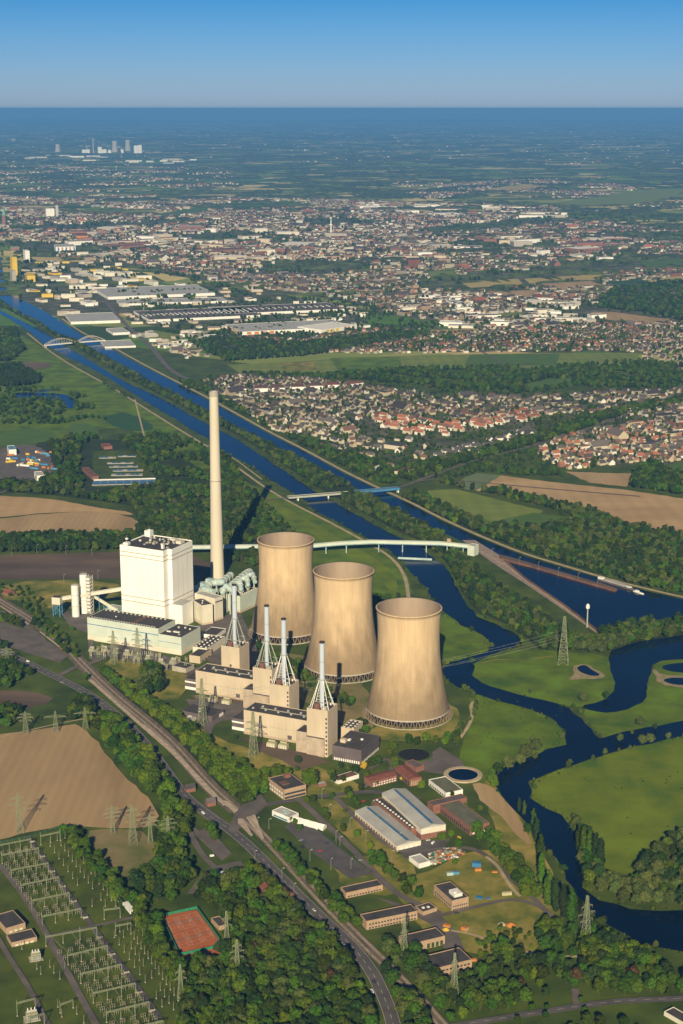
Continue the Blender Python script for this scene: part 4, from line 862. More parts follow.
bl('corner_office', 'free-standing tan office with white rooftop plant on the dry lawn', 'office', (452, 901.5), (434, 885.5), (468, 897), cb=912, wall='tanbrick', roof='tarroof', wins=[('f', 1, 2.4, .05, .95, 7, 'glass'), ('f', 4, 5.4, .05, .95, 7, 'glass'), ('l', 1, 2.4, .05, .95, 9, 'glass'), ('l', 4, 5.4, .05, .95, 9, 'glass')], items=[(.55, .3, 8, 10, 3.2, 'white'), (.4, .25, 3, 3, 4.5, 'white')])
bl('small_range', 'narrow low brick building with pale roof west of the red-roofed offices', 'building', (338, 781), (336, 776), (359, 774.5), cb=785, wall='white', roof='rust', parapet=.3)
bl('brick_kiosk', 'tiny red brick kiosk next to the narrow low building', 'kiosk', (319, 785), (317, 782.5), (327, 783), cb=788, wall='brick', roof='greyroof', parapet=.2)
bl('white_cabin', 'small white flat-roofed cabin on the tarmac beside the main road', 'cabin', (217, 876), (214.5, 873.5), (231.5, 871.5), cb=879, wall='white', roof='white', parapet=.1)
bl('switchgear_house', 'tan brick switchgear house with dark roof beside the substation, the upper of two', 'switch house', (6, 929), (-6, 916), (26.5, 924.5), cb=935, wall='tanbrick', roof='tarroof', wins=[('f', .4, 2.6, .1, .9, 3, 'cream')])
bl('relay_house', 'tan brick relay house with dark roof, the lower of two at the substation', 'relay house', (11.5, 943.5), (4, 935.5), (37, 937.5), cb=948, wall='tanbrick', roof='tarroof', wins=[('f', .6, 2.4, .1, .9, 4, 'cream')])
bl('white_van_garage', 'small white container hut on the substation edge by the hedge', 'hut', (130, 911.5), (122.5, 902.5), (135, 909.5), cb=914.5, wall='white', roof='white', parapet=.1)
bl('clubhouse', 'small dark-roofed tennis clubhouse among trees beside the clay courts', 'clubhouse', (219, 927), (211, 918.5), (226, 923), cb=931, wall='tanbrick', roof='tarroof')
bl('farm_cottage', 'dark-roofed house at the bottom right beyond the tree-lined road', 'house', (683, 1023), (664, 1012), (692, 1018), cb=1027, wall='cream', roof='tarroof')
for (x, y, w_, d_, a, lab, rm) in [(184, 791, 7, 10, -62, 'small dark-roofed house beside the railway, the upper of two', 'tarroof'), (205, 805, 7, 9, -62, 'small brick crossing-keeper house by the railway gates', 'darkclad'), (264, 897, 10, 12, 20, 'red-roofed house among the trees west of the main road', 'redroof'), (284, 901, 10, 14, 30, 'second red-roofed house among trees, closer to the main road', 'redroof'), (252, 902, 9, 10, 30, 'grey-roofed house with white gable hidden among the trees', 'tarroof'), (3, 595, 12, 12, -40, 'small signal house beside blue pipes at the railway on the left edge', 'redroof')]:
    c = P(x, y); box_house('house', lab, 'house', c, R(a), w_, d_, 4.5, 'brick', rm, parapet=0, gable=4)
# clutter: containers, tents, huts on the dry lawn and scrap yard
def container(px, w_, d_, h_, a, m_, lab, name='container', cat='container'):
    c = P(*px); root = empty(name, (c[0], c[1], ZG), R(a), lab, cat)
    b2 = MB(); b2.box(0, w_, 0, d_, .15, h_)
    for i in range(int(w_/.6)): b2.box(i*.6, i*.6+.25, -.06, .01, .3, h_-.2)
    b2.build('body', M[m_], root); MB().box(.1, w_-.1, .1, d_-.1, h_+.003, h_+.08).build('roof_panel', M[m_], root); MB().box(w_+.002, w_+.06, .2, d_-.2, .3, h_-.2).build('door', M['greyroof'], root)
container((447, 877), 6, 3, 2.8, 10, 'turq2', 'pale turquoise container on the dry lawn, left one'); container((453, 876), 6, 2.6, 2.6, 10, 'bluesteel', 'blue container touching the turquoise one on the lawn')
container((472, 868), 8, 5, 4, -10, 'blue', 'big blue and white site tent by the service path', 'site_tent', 'tent'); container((475, 872.5), 6, 3, 2.4, 5, 'orange', 'orange skip in front of the blue site tent', 'skip', 'skip')
container((475, 899.5), 7, 5, .9, -20, 'blue', 'low bright blue tarpaulin stack left on the lawn', 'tarpaulin', 'tarpaulin'); container((487, 900.5), 3.5, 3, .8, 10, 'blue', 'small bright blue tarpaulin stack right on the lawn', 'tarpaulin', 'tarpaulin')
container((502, 897), 9, 3, 3, 8, 'trafo', 'olive and white trailer hut near the fork of paths', 'trailer', 'trailer'); container((492, 874), 5, 2.5, 1.4, 0, 'orange', 'orange skip by the winding path', 'skip', 'skip')
container((461, 931), 5, 4, 3, -40, 'orange', 'orange and grey machine beside the tan halls', 'digger', 'machine'); container((472, 963), 4, 3, 2, 10, 'orange', 'orange skip in the yard behind the southernmost office', 'skip', 'skip')
container((443, 928), 6, 4, 2, -20, 'orange', 'yellow-orange gravel box near the tan hall', 'skip', 'skip')
for i, (x, y, r0, m_, lab) in enumerate([(511, 926, 4.5, 'orange', 'bright orange sand heap in the scrubby ground'), (502, 925, 3.5, 'gravel', 'pale gravel heap beside the orange sand heap'), (446, 931, 4, 'yellow', 'yellow sand heap beside the tan hall')]):
    c = P(x, y); mb = MB(); n = 14; rr_ = random.Random(i)
    ring = [(0, 0, r0*.55)]
    for k, f in enumerate((.35, .7, 1.05)):
        for j in range(n): t = 2*math.pi*j/n; q_ = r0*f*rr_.uniform(.88, 1.1); ring.append((q_*math.cos(t), q_*math.sin(t), r0*.55*max(0, 1-f*.95)*rr_.uniform(.8, 1.1)-(.3 if k == 2 else 0)))
    fs = [(0, 1+j, 1+(j+1) % n) for j in range(n)]
    for k in range(2): fs += [(1+k*n+j, 1+(k+1)*n+j, 1+(k+1)*n+(j+1) % n, 1+k*n+(j+1) % n) for j in range(n)]
    o = mb.add(ring, fs).build('sand_heap', M[m_], loc=(c[0], c[1], ZG)); tag(o, lab, 'heap')
# scrap yard: piles are heaped stuff
rr_ = random.Random(5); mb = MB(); mats_ = ['rust', 'orange', 'concrete', 'white', 'steel', 'tanbrick', 'greenfence', 'brick']
sy = PP([(429, 855), (458, 848), (466, 855), (432, 867)])
sheet('yard', sy, 1.37, M['sand'])
for _ in range(260):
    x = rr_.uniform(min(p[0] for p in sy), max(p[0] for p in sy)); y = rr_.uniform(min(p[1] for p in sy), max(p[1] for p in sy))
    if not inside(sy, x, y): continue
    a = rr_.uniform(0, 3); ca, sa = math.cos(a), math.sin(a); l, w_, h_ = rr_.uniform(.8, 3), rr_.uniform(.5, 1.4), rr_.uniform(.4, 1.8)
    mb.prism([(x+ca*p-sa*q_, y+sa*p+ca*q_) for p, q_ in ((-l, -w_), (l, -w_), (l, w_), (-l, w_))], 1.2, 1.2+h_, rr_.randrange(8))
tag(mb.build('scrap_piles', [M[k] for k in mats_]), 'heaps of scrap metal, pipes and orange barriers in the yard', 'scrap', kind='stuff')
block(sy)
# ponds by the towers
def basin(px, rx, lab, rim, m_='water', wid=3.0):
    c = P(*px); root = empty('water_basin', (c[0], c[1], 0), 0, lab, 'basin')
    MB().lathe([(rx+wid, .8), (rx+wid, 2.1), (rx, 2.1), (rx, 1.2)], 56).build('rim', M[rim], root)
    MB().lathe([(rx+.05, 1.6), (.1, 1.6)], 56).build('water_surface', M[m_], root)
    block([(c[0]+(rx+wid+3)*math.cos(t*.33), c[1]+(rx+wid+3)*math.sin(t*.33)) for t in range(19)])
basin((463, 776), 15.5, 'round blue water basin with a broad sand-coloured rim', 'gravel', 'water', 5.0)
basin((414, 756), 17, 'dark round pond with green banks next to the nearest cooling tower', 'grass', 'dark', 3)
# round concrete mark in tank yard, clay court fittings
def court_fence(pts, h_):
    root = empty('court_fence', (*PP([pts[0]])[0], 0), 0, 'green windbreak fence round the clay tennis courts', 'fence'); o = PP([pts[0]])[0]
    q_ = PP(pts)
    for a, b2 in zip(q_, q_[1:]+q_[:1]):
        d = math.dist(a, b2); nx, ny = -(b2[1]-a[1])/d*.08, (b2[0]-a[0])/d*.08
        MB().prism([(a[0]-o[0]-nx, a[1]-o[1]-ny), (b2[0]-o[0]-nx, b2[1]-o[1]-ny), (b2[0]-o[0]+nx, b2[1]-o[1]+ny), (a[0]-o[0]+nx, a[1]-o[1]+ny)], 1.2, 1.2+h_).build('windbreak', M['greenfence'], root)
        n = max(1, int(d/6))
        for i in range(n): MB().tube((a[0]-o[0]+(b2[0]-a[0])*i/n, a[1]-o[1]+(b2[1]-a[1])*i/n, 0), (a[0]-o[0]+(b2[0]-a[0])*i/n, a[1]-o[1]+(b2[1]-a[1])*i/n, 1.3+h_), .08, .08, 5).build('post', M['greenfence'], root)
court_fence([(161, 918), (197, 910), (220, 942), (213, 950), (180, 957)], 2.6)
cc = PP([(163, 918), (196, 911.5), (218, 941.5), (180, 954)]); mb = MB()
def lerp2(u1, v1):
    a = [cc[0][k]+(cc[1][k]-cc[0][k])*u1 for k in range(2)]; b2 = [cc[3][k]+(cc[2][k]-cc[3][k])*u1 for k in range(2)]; return [a[k]+(b2[k]-a[k])*v1 for k in range(2)]
def cl(u0, v0, u1, v1):
    a = lerp2(u0, v0); b2 = lerp2(u1, v1); d = math.dist(a, b2); nx, ny = -(b2[1]-a[1])/d*.05, (b2[0]-a[0])/d*.05
    mb.add([(a[0]-nx, a[1]-ny, 1.4), (b2[0]-nx, b2[1]-ny, 1.4), (b2[0]+nx, b2[1]+ny, 1.4), (a[0]+nx, a[1]+ny, 1.4)], [(0, 1, 2, 3)])
for o_ in (0.03, .36, .69):
    for k in (0, .04, .24, .28): cl(o_+k, .08, o_+k, .46); cl(o_+k, .54, o_+k, .92)
    for k in (.08, .17, .37, .46, .54, .63, .83, .92): cl(o_, k, o_+.28, k)
tag(mb.build('court_lines', M['white']), kind='structure')
for v1 in (.27, .73):
    for o_ in (0.03, .36, .69):
        a = lerp2(o_-.01, v1); b2 = lerp2(o_+.29, v1); root = empty('tennis_net', (a[0], a[1], 1.3), 0, 'dark net across a clay tennis court', 'net', 'tennis nets')
        MB().add([(0, 0, 0), (b2[0]-a[0], b2[1]-a[1], 0), (b2[0]-a[0], b2[1]-a[1], 1), (0, 0, 1)], [(0, 1, 2, 3)]).build('mesh', M['darkclad'], root)
        for p in ((0, 0), (b2[0]-a[0], b2[1]-a[1])): MB().tube((*p, 0), (*p, 1.1), .06, .06, 5).build('post', M['white'], root)

# ------------------------------------------------------------------ trees
def crown_mesh(seed, W, Hh, lobes, n, q, m, base=.12, column=False, core=True):
    """leaf clumps spread over uneven lobes; unit: metres"""
    r = np.random.RandomState(seed); L = []
    for i in range(lobes):
        if column:
            t = (i+.5)/lobes; rad = W/2*(1-abs(t-.4)**1.6*1.3)*r.uniform(.75, 1.05)
            L.append((r.uniform(-.12, .12)*W, r.uniform(-.12, .12)*W, Hh*(base+(1-base)*t*.92), rad, rad*1.5))
        else:
            a = i*2.4+r.uniform(-.4, .4); t = (i+.5)/lobes; d = W/2*.62*math.sqrt(max(0, 1-t*.75))*(1 if i else 0)*r.uniform(.7, 1.1)
            rad = W*.27*r.uniform(.75, 1.15)
            L.append((d*math.cos(a), d*math.sin(a), Hh*(base+.2+.58*t*r.uniform(.85, 1.1)), rad, rad*r.uniform(.8, 1.0)))
    vs = []; fs = []
    L = np.array(L); wgt = L[:, 3]**2; wgt /= wgt.sum(); idx = r.choice(len(L), n, p=wgt)
    d = r.normal(size=(n, 3)); d[:, 2] = np.where(d[:, 2] < -.5, -d[:, 2], d[:, 2]); d /= np.linalg.norm(d, axis=1)[:, None]
    rad = r.uniform(.78, 1.12, n); c = L[idx]
    p = np.stack([c[:, 0]+d[:, 0]*c[:, 3]*rad, c[:, 1]+d[:, 1]*c[:, 3]*rad, c[:, 2]+d[:, 2]*c[:, 4]*rad], 1)
    nr = d+r.normal(size=(n, 3))*.55; nr /= np.linalg.norm(nr, axis=1)[:, None]
    t1 = np.cross(nr, r.normal(size=(n, 3))); t1 /= np.linalg.norm(t1, axis=1)[:, None]; t2 = np.cross(nr, t1)
    s = (q*r.uniform(.6, 1.25, n))[:, None]
    V = np.stack([p-t1*s-t2*s*.6, p+t1*s*.7-t2*s, p+t1*s+t2*s*.7, p-t1*s*.6+t2*s], 1).reshape(-1, 3)
    Fq = np.arange(n*4).reshape(-1, 4).tolist(); V = V.tolist()
    if core:
        for lx, ly, lz, ra, rb in L:
            v_, f_ = ICO; k = len(V); V += [(lx+x*ra*.86, ly+y*ra*.86, lz+z*rb*.86) for x, y, z in v_]; Fq += [[k+i for i in f] for f in f_]
    me = bpy.data.meshes.new('crown'); me.from_pydata(V, [], Fq); me.materials.append(M[m])
    return me
def ico1():
    import bmesh
    b = bmesh.new(); bmesh.ops.create_icosphere(b, subdivisions=1, radius=1)
    vs = [tuple(v.co) for v in b.verts]; fs = [[v.index for v in f.verts] for f in b.faces]; b.free(); return vs, fs
ICO = ico1()
def trunk_mesh(Hh, r0):
    mb = MB(); mb.tube((0, 0, -.5), (0, 0, Hh*.55), r0, r0*.5, 6); 
    for a in (0, 2.1, 4.2): mb.tube((0, 0, Hh*.28), (Hh*.16*math.cos(a), Hh*.16*math.sin(a), Hh*.5), r0*.45, r0*.2, 5)
    me = bpy.data.meshes.new('trunk'); me.from_pydata(mb.v, [], mb.f); me.materials.append(M['bark']); return me
TREE_H = 14.0
KIND = {}
def mk(kind, specs): KIND[kind] = [(crown_mesh(*a[0], **a[1]), trunk_mesh(TREE_H, .4)) for a in specs]
mk('broad', [((10+i, 12, 14, 9, 620, .62, 'leaf'), {}) for i in range(5)])
mk('pale', [((30+i, 12, 13, 9, 620, .6, 'leaf_pale'), {}) for i in range(2)])
mk('dark', [((40+i, 11, 14, 8, 560, .62, 'leaf_dark'), {}) for i in range(2)])
mk('lime', [((50+i, 13, 13, 10, 700, .6, 'leaf_lime'), {}) for i in range(2)])
mk('copper', [((65, 11, 13, 8, 560, .6, 'leaf_copper'), {})])
mk('yellow', [((60, 11, 13, 8, 500, .6, 'leaf_yellow'), {})])
mk('poplar', [((70+i, 6.5, 27, 10, 900, .55, 'leaf_dark' if i else 'leaf'), dict(column=True, base=.03)) for i in range(2)])
mk('shrub', [((80+i, 13, 12, 7, 420, .7, ('leaf', 'leaf_lime', 'leaf_dark')[i]), dict(base=-.15)) for i in range(3)])

for px in ([(80, 452), (90, 440), (118, 440), (160, 484), (158, 490), (88, 490), (80, 478)], [(-20, 482), (0, 445), (30, 440), (52, 450), (60, 474), (30, 482)], [(286, 500), (286, 492), (400, 484), (402, 490), (350, 497)], [(224, 375), (336, 374), (440, 369), (640, 362), (640, 352), (330, 357), (226, 364)]): block(PP(px))
TREES = []   # (x, y, scale, rot, kind, variant, zone)
def area(poly): return abs(sum(poly[i][0]*poly[(i+1) % len(poly)][1]-poly[(i+1) % len(poly)][0]*poly[i][1] for i in range(len(poly))))/2
def fill(zone, px, spacing, smin, smax, kinds, clear=True, gapn=0.0, frac=1.0, world=False):
    poly = px if world else PP(px); xs = [p[0] for p in poly]; ys = [p[1] for p in poly]
    y = min(ys); row = 0
    while y < max(ys):
        x = min(xs)+(spacing/2 if row % 2 else 0)
        while x < max(xs):
            a = x+rnd.uniform(-.42, .42)*spacing; b = y+rnd.uniform(-.42, .42)*spacing
            if rnd.random() < frac and inside(poly, a, b):
                if not gapn or math.sin(a*.021+math.sin(b*.017)*2)*math.sin(b*.023+a*.009) > gapn-1+rnd.uniform(-.3, .3):
                    if not (clear and blocked(a, b)):
                        k = rnd.choice(kinds); TREES.append((a, b, rnd.uniform(smin, smax), rnd.uniform(0, 6.28), k, rnd.randrange(len(KIND[k])), zone))
            x += spacing
        y += spacing*.87; row += 1
def line(zone, px, spacing, smin, smax, kinds, width=0, clear=True, world=False):
    pts = px if world else PP(px)
    for a, b in zip(pts[:-1], pts[1:]):
        d = math.dist(a, b); n = max(1, int(d/spacing))
        for i in range(n):
            t = (i+rnd.uniform(.1, .9))/n; nx, ny = -(b[1]-a[1])/d, (b[0]-a[0])/d; o = rnd.uniform(-width, width)/2
            x, y = a[0]+(b[0]-a[0])*t+nx*o, a[1]+(b[1]-a[1])*t+ny*o
            if clear and blocked(x, y): continue
            k = rnd.choice(kinds); TREES.append((x, y, rnd.uniform(smin, smax), rnd.uniform(0, 6.28), k, rnd.randrange(len(KIND[k])), zone))
def one(zone, x, y, s, kind='broad', v=None):
    p = P(x, y); TREES.append((p[0], p[1], s, rnd.uniform(0, 6.28), kind, rnd.randrange(len(KIND[kind])) if v is None else v, zone))
Bk = ['broad', 'broad', 'broad', 'dark', 'shrub']; Mx = ['broad', 'broad', 'pale', 'dark', 'lime', 'shrub']
Z = {  # zone: (label, group)
 'south_wood': ('broad-leaved tree in the dense wood between the clay courts and the main road', 'trees of the wood around the clay courts'),
 'west_belt': ('tree in the green belt between the substation fence and the clay courts', 'trees of the belt along the substation'),
 'field_wood': ('tree of the strip of wood between the brown field and the railway', 'trees between field and railway'),
 'rail_wood': ('bright green tree on the embankment between railway and power station', 'trees on the railway embankment'),
 'south_east': ('tree in the wood at the bottom edge right of the southernmost office', 'trees of the south-eastern wood'),
 'river_wood': ('tree of the wood on the river bank below the large yellowish meadow', 'trees below the yellowish meadow'),
 'hedge_row': ('round clipped-looking tree in the thick hedge row beside the winding path', 'trees of the thick hedge row'),
 'poplar_row': ('slender upright poplar in the row on the river bank near the lattice pylon', 'poplars on the river bank'),
 'office_trees': ('small round tree standing on the dry lawns around the offices', 'trees around the offices'),
 'car_park_row': ('tree of the row between the railway and the car park', 'trees along the car park'),
 'lane_row': ('small street tree in the row along the bottom road', 'street trees along the bottom road'),
 'works_trees': ('tree on the grass in front of the beige halls', 'trees in front of the beige halls'),
 'tower_trees': ('tree around the feet of the cooling towers', 'trees around the cooling towers'),
 'scrub': ('bush in the scrubby ground south of the dry lawn', 'bushes in the scrub'),
 'meadow_trees': ('tree standing by the river loops among the meadows', 'trees among the river meadows'),
 'verge': ('tree at the side of the main road near the level crossing', 'roadside trees near the crossing'),
 'far': ('trees', 'trees')}
fill('south_wood', [(178, 1040), (184, 1000), (178, 975), (220, 965), (232, 935), (214, 905), (190, 895), (185, 880), (215, 884), (262, 880), (280, 896), (305, 925), (335, 948), (350, 975), (365, 1000), (378, 1040), (300, 1070), (170, 1070)], 7.6, .65, 1.2, ['broad', 'broad', 'broad', 'dark', 'pale', 'shrub'])
fill('west_belt', [(62, 834), (80, 842), (105, 880), (120, 895), (145, 905), (156, 918), (172, 962), (192, 985), (200, 1020), (215, 1060), (190, 1040), (188, 1005), (160, 960), (135, 920), (112, 898), (92, 880), (72, 850)], 8.5, .6, .95, ['broad', 'shrub', 'lime'])
line('west_belt', [(66, 832), (92, 858), (112, 884), (132, 910), (150, 935), (170, 965), (196, 1003), (215, 1035)], 4.5, .6, .9, ['broad', 'shrub', 'broad'], 13)
fill('west_belt', [(134, 885), (150, 872), (162, 862), (160, 848), (178, 846), (188, 860), (192, 874), (186, 890), (178, 900), (160, 905), (140, 902)], 9.5, .9, 1.25, Bk)
fill('field_wood', [(86, 722), (98, 716), (115, 725), (133, 742), (152, 764), (172, 790), (188, 812), (190, 838), (172, 855), (158, 862), (163, 830), (168, 812), (140, 786), (118, 762), (100, 736)], 9.5, .8, 1.25, ['broad', 'broad', 'lime', 'shrub'])
fill('field_wood', [(72, 707), (80, 702), (98, 712), (92, 722), (72, 722)], 9, .8, 1.1, ['dark', 'broad'])
fill('rail_wood', [(92, 672), (100, 672), (125, 688), (152, 704), (182, 726), (208, 744), (244, 768), (270, 790), (268, 804), (252, 808), (236, 806), (212, 785), (180, 756), (150, 730), (118, 702)], 6.6, .75, 1.05, ['broad', 'lime', 'lime', 'shrub'])
fill('works_trees', [(140, 672), (155, 668), (165, 690), (150, 700), (138, 690)], 10, .9, 1.2, ['pale', 'broad', 'dark'])
fill('south_east', [(400, 980), (420, 985), (432, 1000), (480, 978), (500, 950), (520, 962), (575, 970), (600, 950), (640, 962), (700, 965), (700, 994), (620, 996), (575, 1002), (500, 1012), (430, 1024), (430, 1060), (405, 1060)], 8.0, .6, 1.1, ['broad', 'broad', 'dark', 'broad', 'shrub'], gapn=.6)
fill('south_east', [(590, 935), (620, 948), (645, 958), (660, 972), (600, 975), (580, 955)], 9, .9, 1.2, ['broad', 'lime', 'dark'])
fill('south_east', [(385, 945), (400, 952), (428, 965), (436, 985), (452, 990), (440, 1030), (405, 1030), (392, 990), (375, 962)], 10, .75, 1.15, ['broad', 'pale', 'dark'])
fill('river_wood', [(578, 840), (584, 880), (600, 897), (630, 906), (700, 910), (700, 838), (675, 842), (660, 855), (640, 865), (636, 885), (610, 885), (598, 862), (590, 838)], 10, .8, 1.25, ['pale', 'broad', 'dark', 'pale'])
line('hedge_row', [(482, 835), (495, 852), (510, 868), (524, 886), (538, 902)], 5.0, .85, 1.15, ['broad', 'broad', 'lime'], 15, clear=False)
fill('scrub', [(470, 940), (500, 928), (530, 935), (538, 950), (510, 962), (480, 958)], 9, .3, .55, ['shrub', 'broad'], gapn=.6)
fill('hedge_row', [(530, 945), (545, 928), (562, 925), (574, 938), (570, 955), (545, 955)], 9, .8, 1.1, ['broad', 'lime', 'dark'])
line('hedge_row', [(572, 958), (590, 940), (600, 928), (612, 940)], 7, .6, .9, ['broad', 'shrub'], 6, clear=False)
for x, y, s in [(540, 862, 1.1), (541, 885, 1.2), (548, 905, 1.3), (555, 912, 1.25), (563, 918, 1.25), (571, 922, 1.2), (536, 842, 1.0), (533, 828, .8), (524, 815, .6), (519, 812, .6)]: one('poplar_row', x, y, s, 'poplar')
for x, y, s in [(583, 858, 1.2), (589, 862, 1.2), (595, 866, 1.3), (600, 870, 1.25), (579, 850, 1.0)]: one('poplar_row', x, y, s, 'poplar')
line('car_park_row', [(276, 850), (290, 862), (305, 880), (320, 897), (340, 915), (355, 930)], 7, .75, 1.0, ['broad'], 12, clear=False)
line('car_park_row', [(372, 862), (392, 875), (408, 890), (416, 903)], 7, .65, .9, ['broad'], 14, clear=False)
for x, y, s in [(325, 815, .62), (327, 821, .6), (343, 833, .65), (357, 838, .62), (370, 850, .62), (371, 858, .6), (313, 803, .65), (306, 804, .6), (332, 799, .5), (355, 803, .45), (367, 779, .6), (390, 807, .5), (376, 786, .5), (343, 783, .6), (331, 778, .75), (350, 800, .6), (345, 814, .4),
        (452, 798, .5), (430, 808, .5), (442, 842, .7), (451, 838, .6), (459, 850, .8), (455, 866, .5), (397, 850, .4), (390, 840, .3), (405, 797, .6), (422, 790, .7), (348, 770, .3), (358, 807, .5), (366, 812, .5), (348, 796, .7), (361, 792, .6), (473, 815, .5), (480, 812, .5), (466, 808, .4), (454, 905, .5), (441, 898, .4), (295, 826, .5), (300, 832, .55), (290, 822, .4), (385, 875, .5)]: one('office_trees', x, y, s, rnd.choice(['broad', 'broad', 'lime']))
one('office_trees', 364, 771, .75, 'yellow'); one('office_trees', 401, 781, .3, 'yellow'); one('office_trees', 459, 843, .5, 'yellow')
for x, y, s, k in [(256, 786, 1.25, 'lime'), (264, 782, 1.2, 'lime'), (276, 781, 1.3, 'lime'), (286, 779, 1.0, 'lime'), (309, 788, 1.5, 'lime'), (298, 765, .75, 'dark'), (297, 772, .4, 'broad'), (250, 770, .5, 'broad'), (341, 770, .6, 'dark'), (334, 784, .8, 'dark'), (246, 766, .35, 'broad'), (236, 740, .4, 'broad'), (355, 775, .8, 'broad'), (372, 768, .8, 'broad'), (378, 766, .8, 'broad')]: one('works_trees', x, y, s, k)
line('tower_trees', [(385, 758), (398, 752), (415, 745), (432, 745), (450, 748), (458, 738)], 8, .7, .95, ['broad', 'lime'], 16)
line('tower_trees', [(392, 764), (398, 770), (386, 772)], 8, .6, .9, ['lime', 'pale'], 8, clear=False)
line('tower_trees', [(460, 745), (458, 730), (470, 722), (476, 710), (474, 697), (463, 688)], 5, .35, .55, ['broad', 'pale'], 5)
fill('tower_trees', [(262, 655), (300, 665), (320, 690), (345, 700), (360, 715), (350, 722), (330, 712), (300, 680), (270, 670)], 9, .5, .9, Bk, gapn=.6)
fill('tower_trees', [(240, 628), (262, 640), (262, 655), (240, 650)], 8, .4, .7, Bk, gapn=.8)
fill('tower_trees', [(213, 622), (226, 618), (226, 628), (214, 628)], 7, .5, .7, ['dark', 'broad'])
fill('tower_trees', [(350, 728), (366, 722), (368, 740), (356, 745)], 8, .5, .9, Bk)
for x, y, s_ in [(632, 985, 1.2), (255, 960, 1.1), (300, 950, 1.0), (286, 975, .9), (238, 1000, .9), (575, 985, 1.1), (520, 990, .8), (330, 985, 1.0), (455, 985, .8), (170, 890, .8)]: one('south_wood' if x < 400 else 'south_east', x, y, s_, 'copper')
# verges along main road and rail
line('verge', [(30, 662), (60, 682)], 12, .3, .5, ['broad'], 5)
line('verge', [(206, 830), (216, 842)], 7, .8, .9, ['broad'], 5, clear=False); pass
line('verge', [(246, 868), (262, 880), (275, 905)], 8, .8, 1.0, ['broad', 'lime'], 10, clear=False)
line('verge', [(70, 660), (85, 672), (88, 682)], 7, .7, .9, ['dark', 'broad'], 8)
line('verge', [(0, 645), (14, 660), (0, 672)], 8, .7, .9, Bk, 8); fill('verge', [(0, 665), (20, 668), (30, 676), (10, 690), (-10, 690)], 9, .7, 1.0, Bk)
line('verge', [(0, 728), (20, 725)], 8, .9, 1.1, Bk, 10); fill('verge', [(-10, 700), (22, 712), (18, 725), (-10, 728)], 9, .7, 1.0, Bk)
line('verge', [(32, 623), (56, 640), (72, 657)], 7, .5, .75, Bk, 8, clear=False); line('verge', [(0, 625), (30, 630), (45, 645)], 8, .6, .9, Bk, 8)
line('verge', [(22, 606), (50, 625), (72, 648), (78, 660)], 6, .45, .6, ['shrub', 'broad'], 7, clear=False)
line('verge', [(0, 618), (20, 628)], 8, .8, 1.0, Bk, 8)
line('verge', [(60, 608), (72, 620), (76, 632)], 8, .4, .6, Bk, 12)
fill('verge', [(0, 585), (30, 588), (50, 605), (40, 612), (0, 596)], 11, .3, .5, ['shrub', 'broad'], gapn=.7)
line('verge', [(255, 835), (300, 878), (340, 922), (372, 958)], 3.0, .10, .16, ['shrub'], 2, clear=False)
line('lane_row', [(490, 1018), (540, 1012), (571, 1006), (620, 998), (683, 996)], 26, .38, .5, ['broad'], 2, clear=False)
line('lane_row', [(500, 1026), (560, 1018), (600, 1011)], 24, .4, .5, ['broad'], 2, clear=False)
fill('south_east', [(600, 1012), (683, 1006), (700, 1040), (560, 1040)], 12, .4, .8, Bk, gapn=.7)
# meadows, river banks
for x, y, s, k in [(583, 703, 1.0, 'pale'), (530, 694, .4, 'pale'), (548, 694, .3, 'pale'), (640, 726, .8, 'pale'), (632, 735, .4, 'pale'), (620, 742, .7, 'pale'), (642, 745, .9, 'pale'), (650, 744, .9, 'pale'), (668, 740, .6, 'pale'), (606, 700, .8, 'dark'), (655, 730, .5, 'dark'), (535, 760, .6, 'pale'), (570, 765, .5, 'pale'), (605, 755, .5, 'pale'), (464, 692, .7, 'broad'), (520, 765, 1.0, 'pale'), (508, 770, 1.1, 'pale'), (498, 775, 1.0, 'broad'), (526, 758, 1.2, 'pale'), (536, 752, 1.1, 'pale'), (532, 742, .5, 'pale'), (562, 740, .6, 'pale'), (472, 664, .6, 'broad'), (492, 648, .5, 'pale')]: one('meadow_trees', x, y, s, k)
fill('meadow_trees', [(498, 776), (502, 795), (515, 812), (530, 835), (525, 838), (505, 812), (492, 795), (488, 775)], 8, .5, .9, ['pale', 'broad', 'lime'])
fill('meadow_trees', [(532, 800), (545, 815), (558, 825), (570, 838), (560, 840), (545, 835), (528, 810)], 7, .4, .7, ['pale', 'shrub'])
fill('meadow_trees', [(574, 820), (590, 840), (585, 850), (576, 842)], 8, .6, .9, ['pale'])
for k in range(40): one('meadow_trees', rnd.uniform(480, 560), rnd.uniform(698, 745), rnd.uniform(.06, .14), 'shrub')
for k in range(30): one('meadow_trees', rnd.uniform(560, 683), rnd.uniform(760, 835), rnd.uniform(.06, .16), 'shrub')
# ---- the middle distance
def bank(pts, sp, s0, s1, kinds, w_, off=0):
    p = PP(pts); line('far', offset_line(p, off), sp, s0, s1, kinds, w_, True, True)
strip = PP(LIPPE_R[::-1][0:22])  # right bank of the river, downstream
i0 = 0
ST = [(-14, 301), (0, 305), (15, 312), (40, 325), (60, 338), (75, 347), (99, 361), (124, 377), (158, 394), (180, 405), (200, 417), (235, 434), (270, 456), (291, 470), (316, 487), (330, 494), (356, 509), (391, 528), (420, 541), (446, 562), (456, 580), (464, 596), (477, 611), (496, 620), (512, 627), (540, 650), (600, 650), (616, 652), (640, 642), (700, 634), (700, 620), (648, 624), (611, 630), (583, 643), (550, 620), (508, 594), (474, 569), (455, 550), (440, 536), (411, 520), (368, 497), (340, 482), (305, 464), (270, 447), (235, 429), (200, 410), (170, 394), (149, 384), (124, 369), (99, 356), (75, 342), (50, 334), (25, 319), (0, 302)]
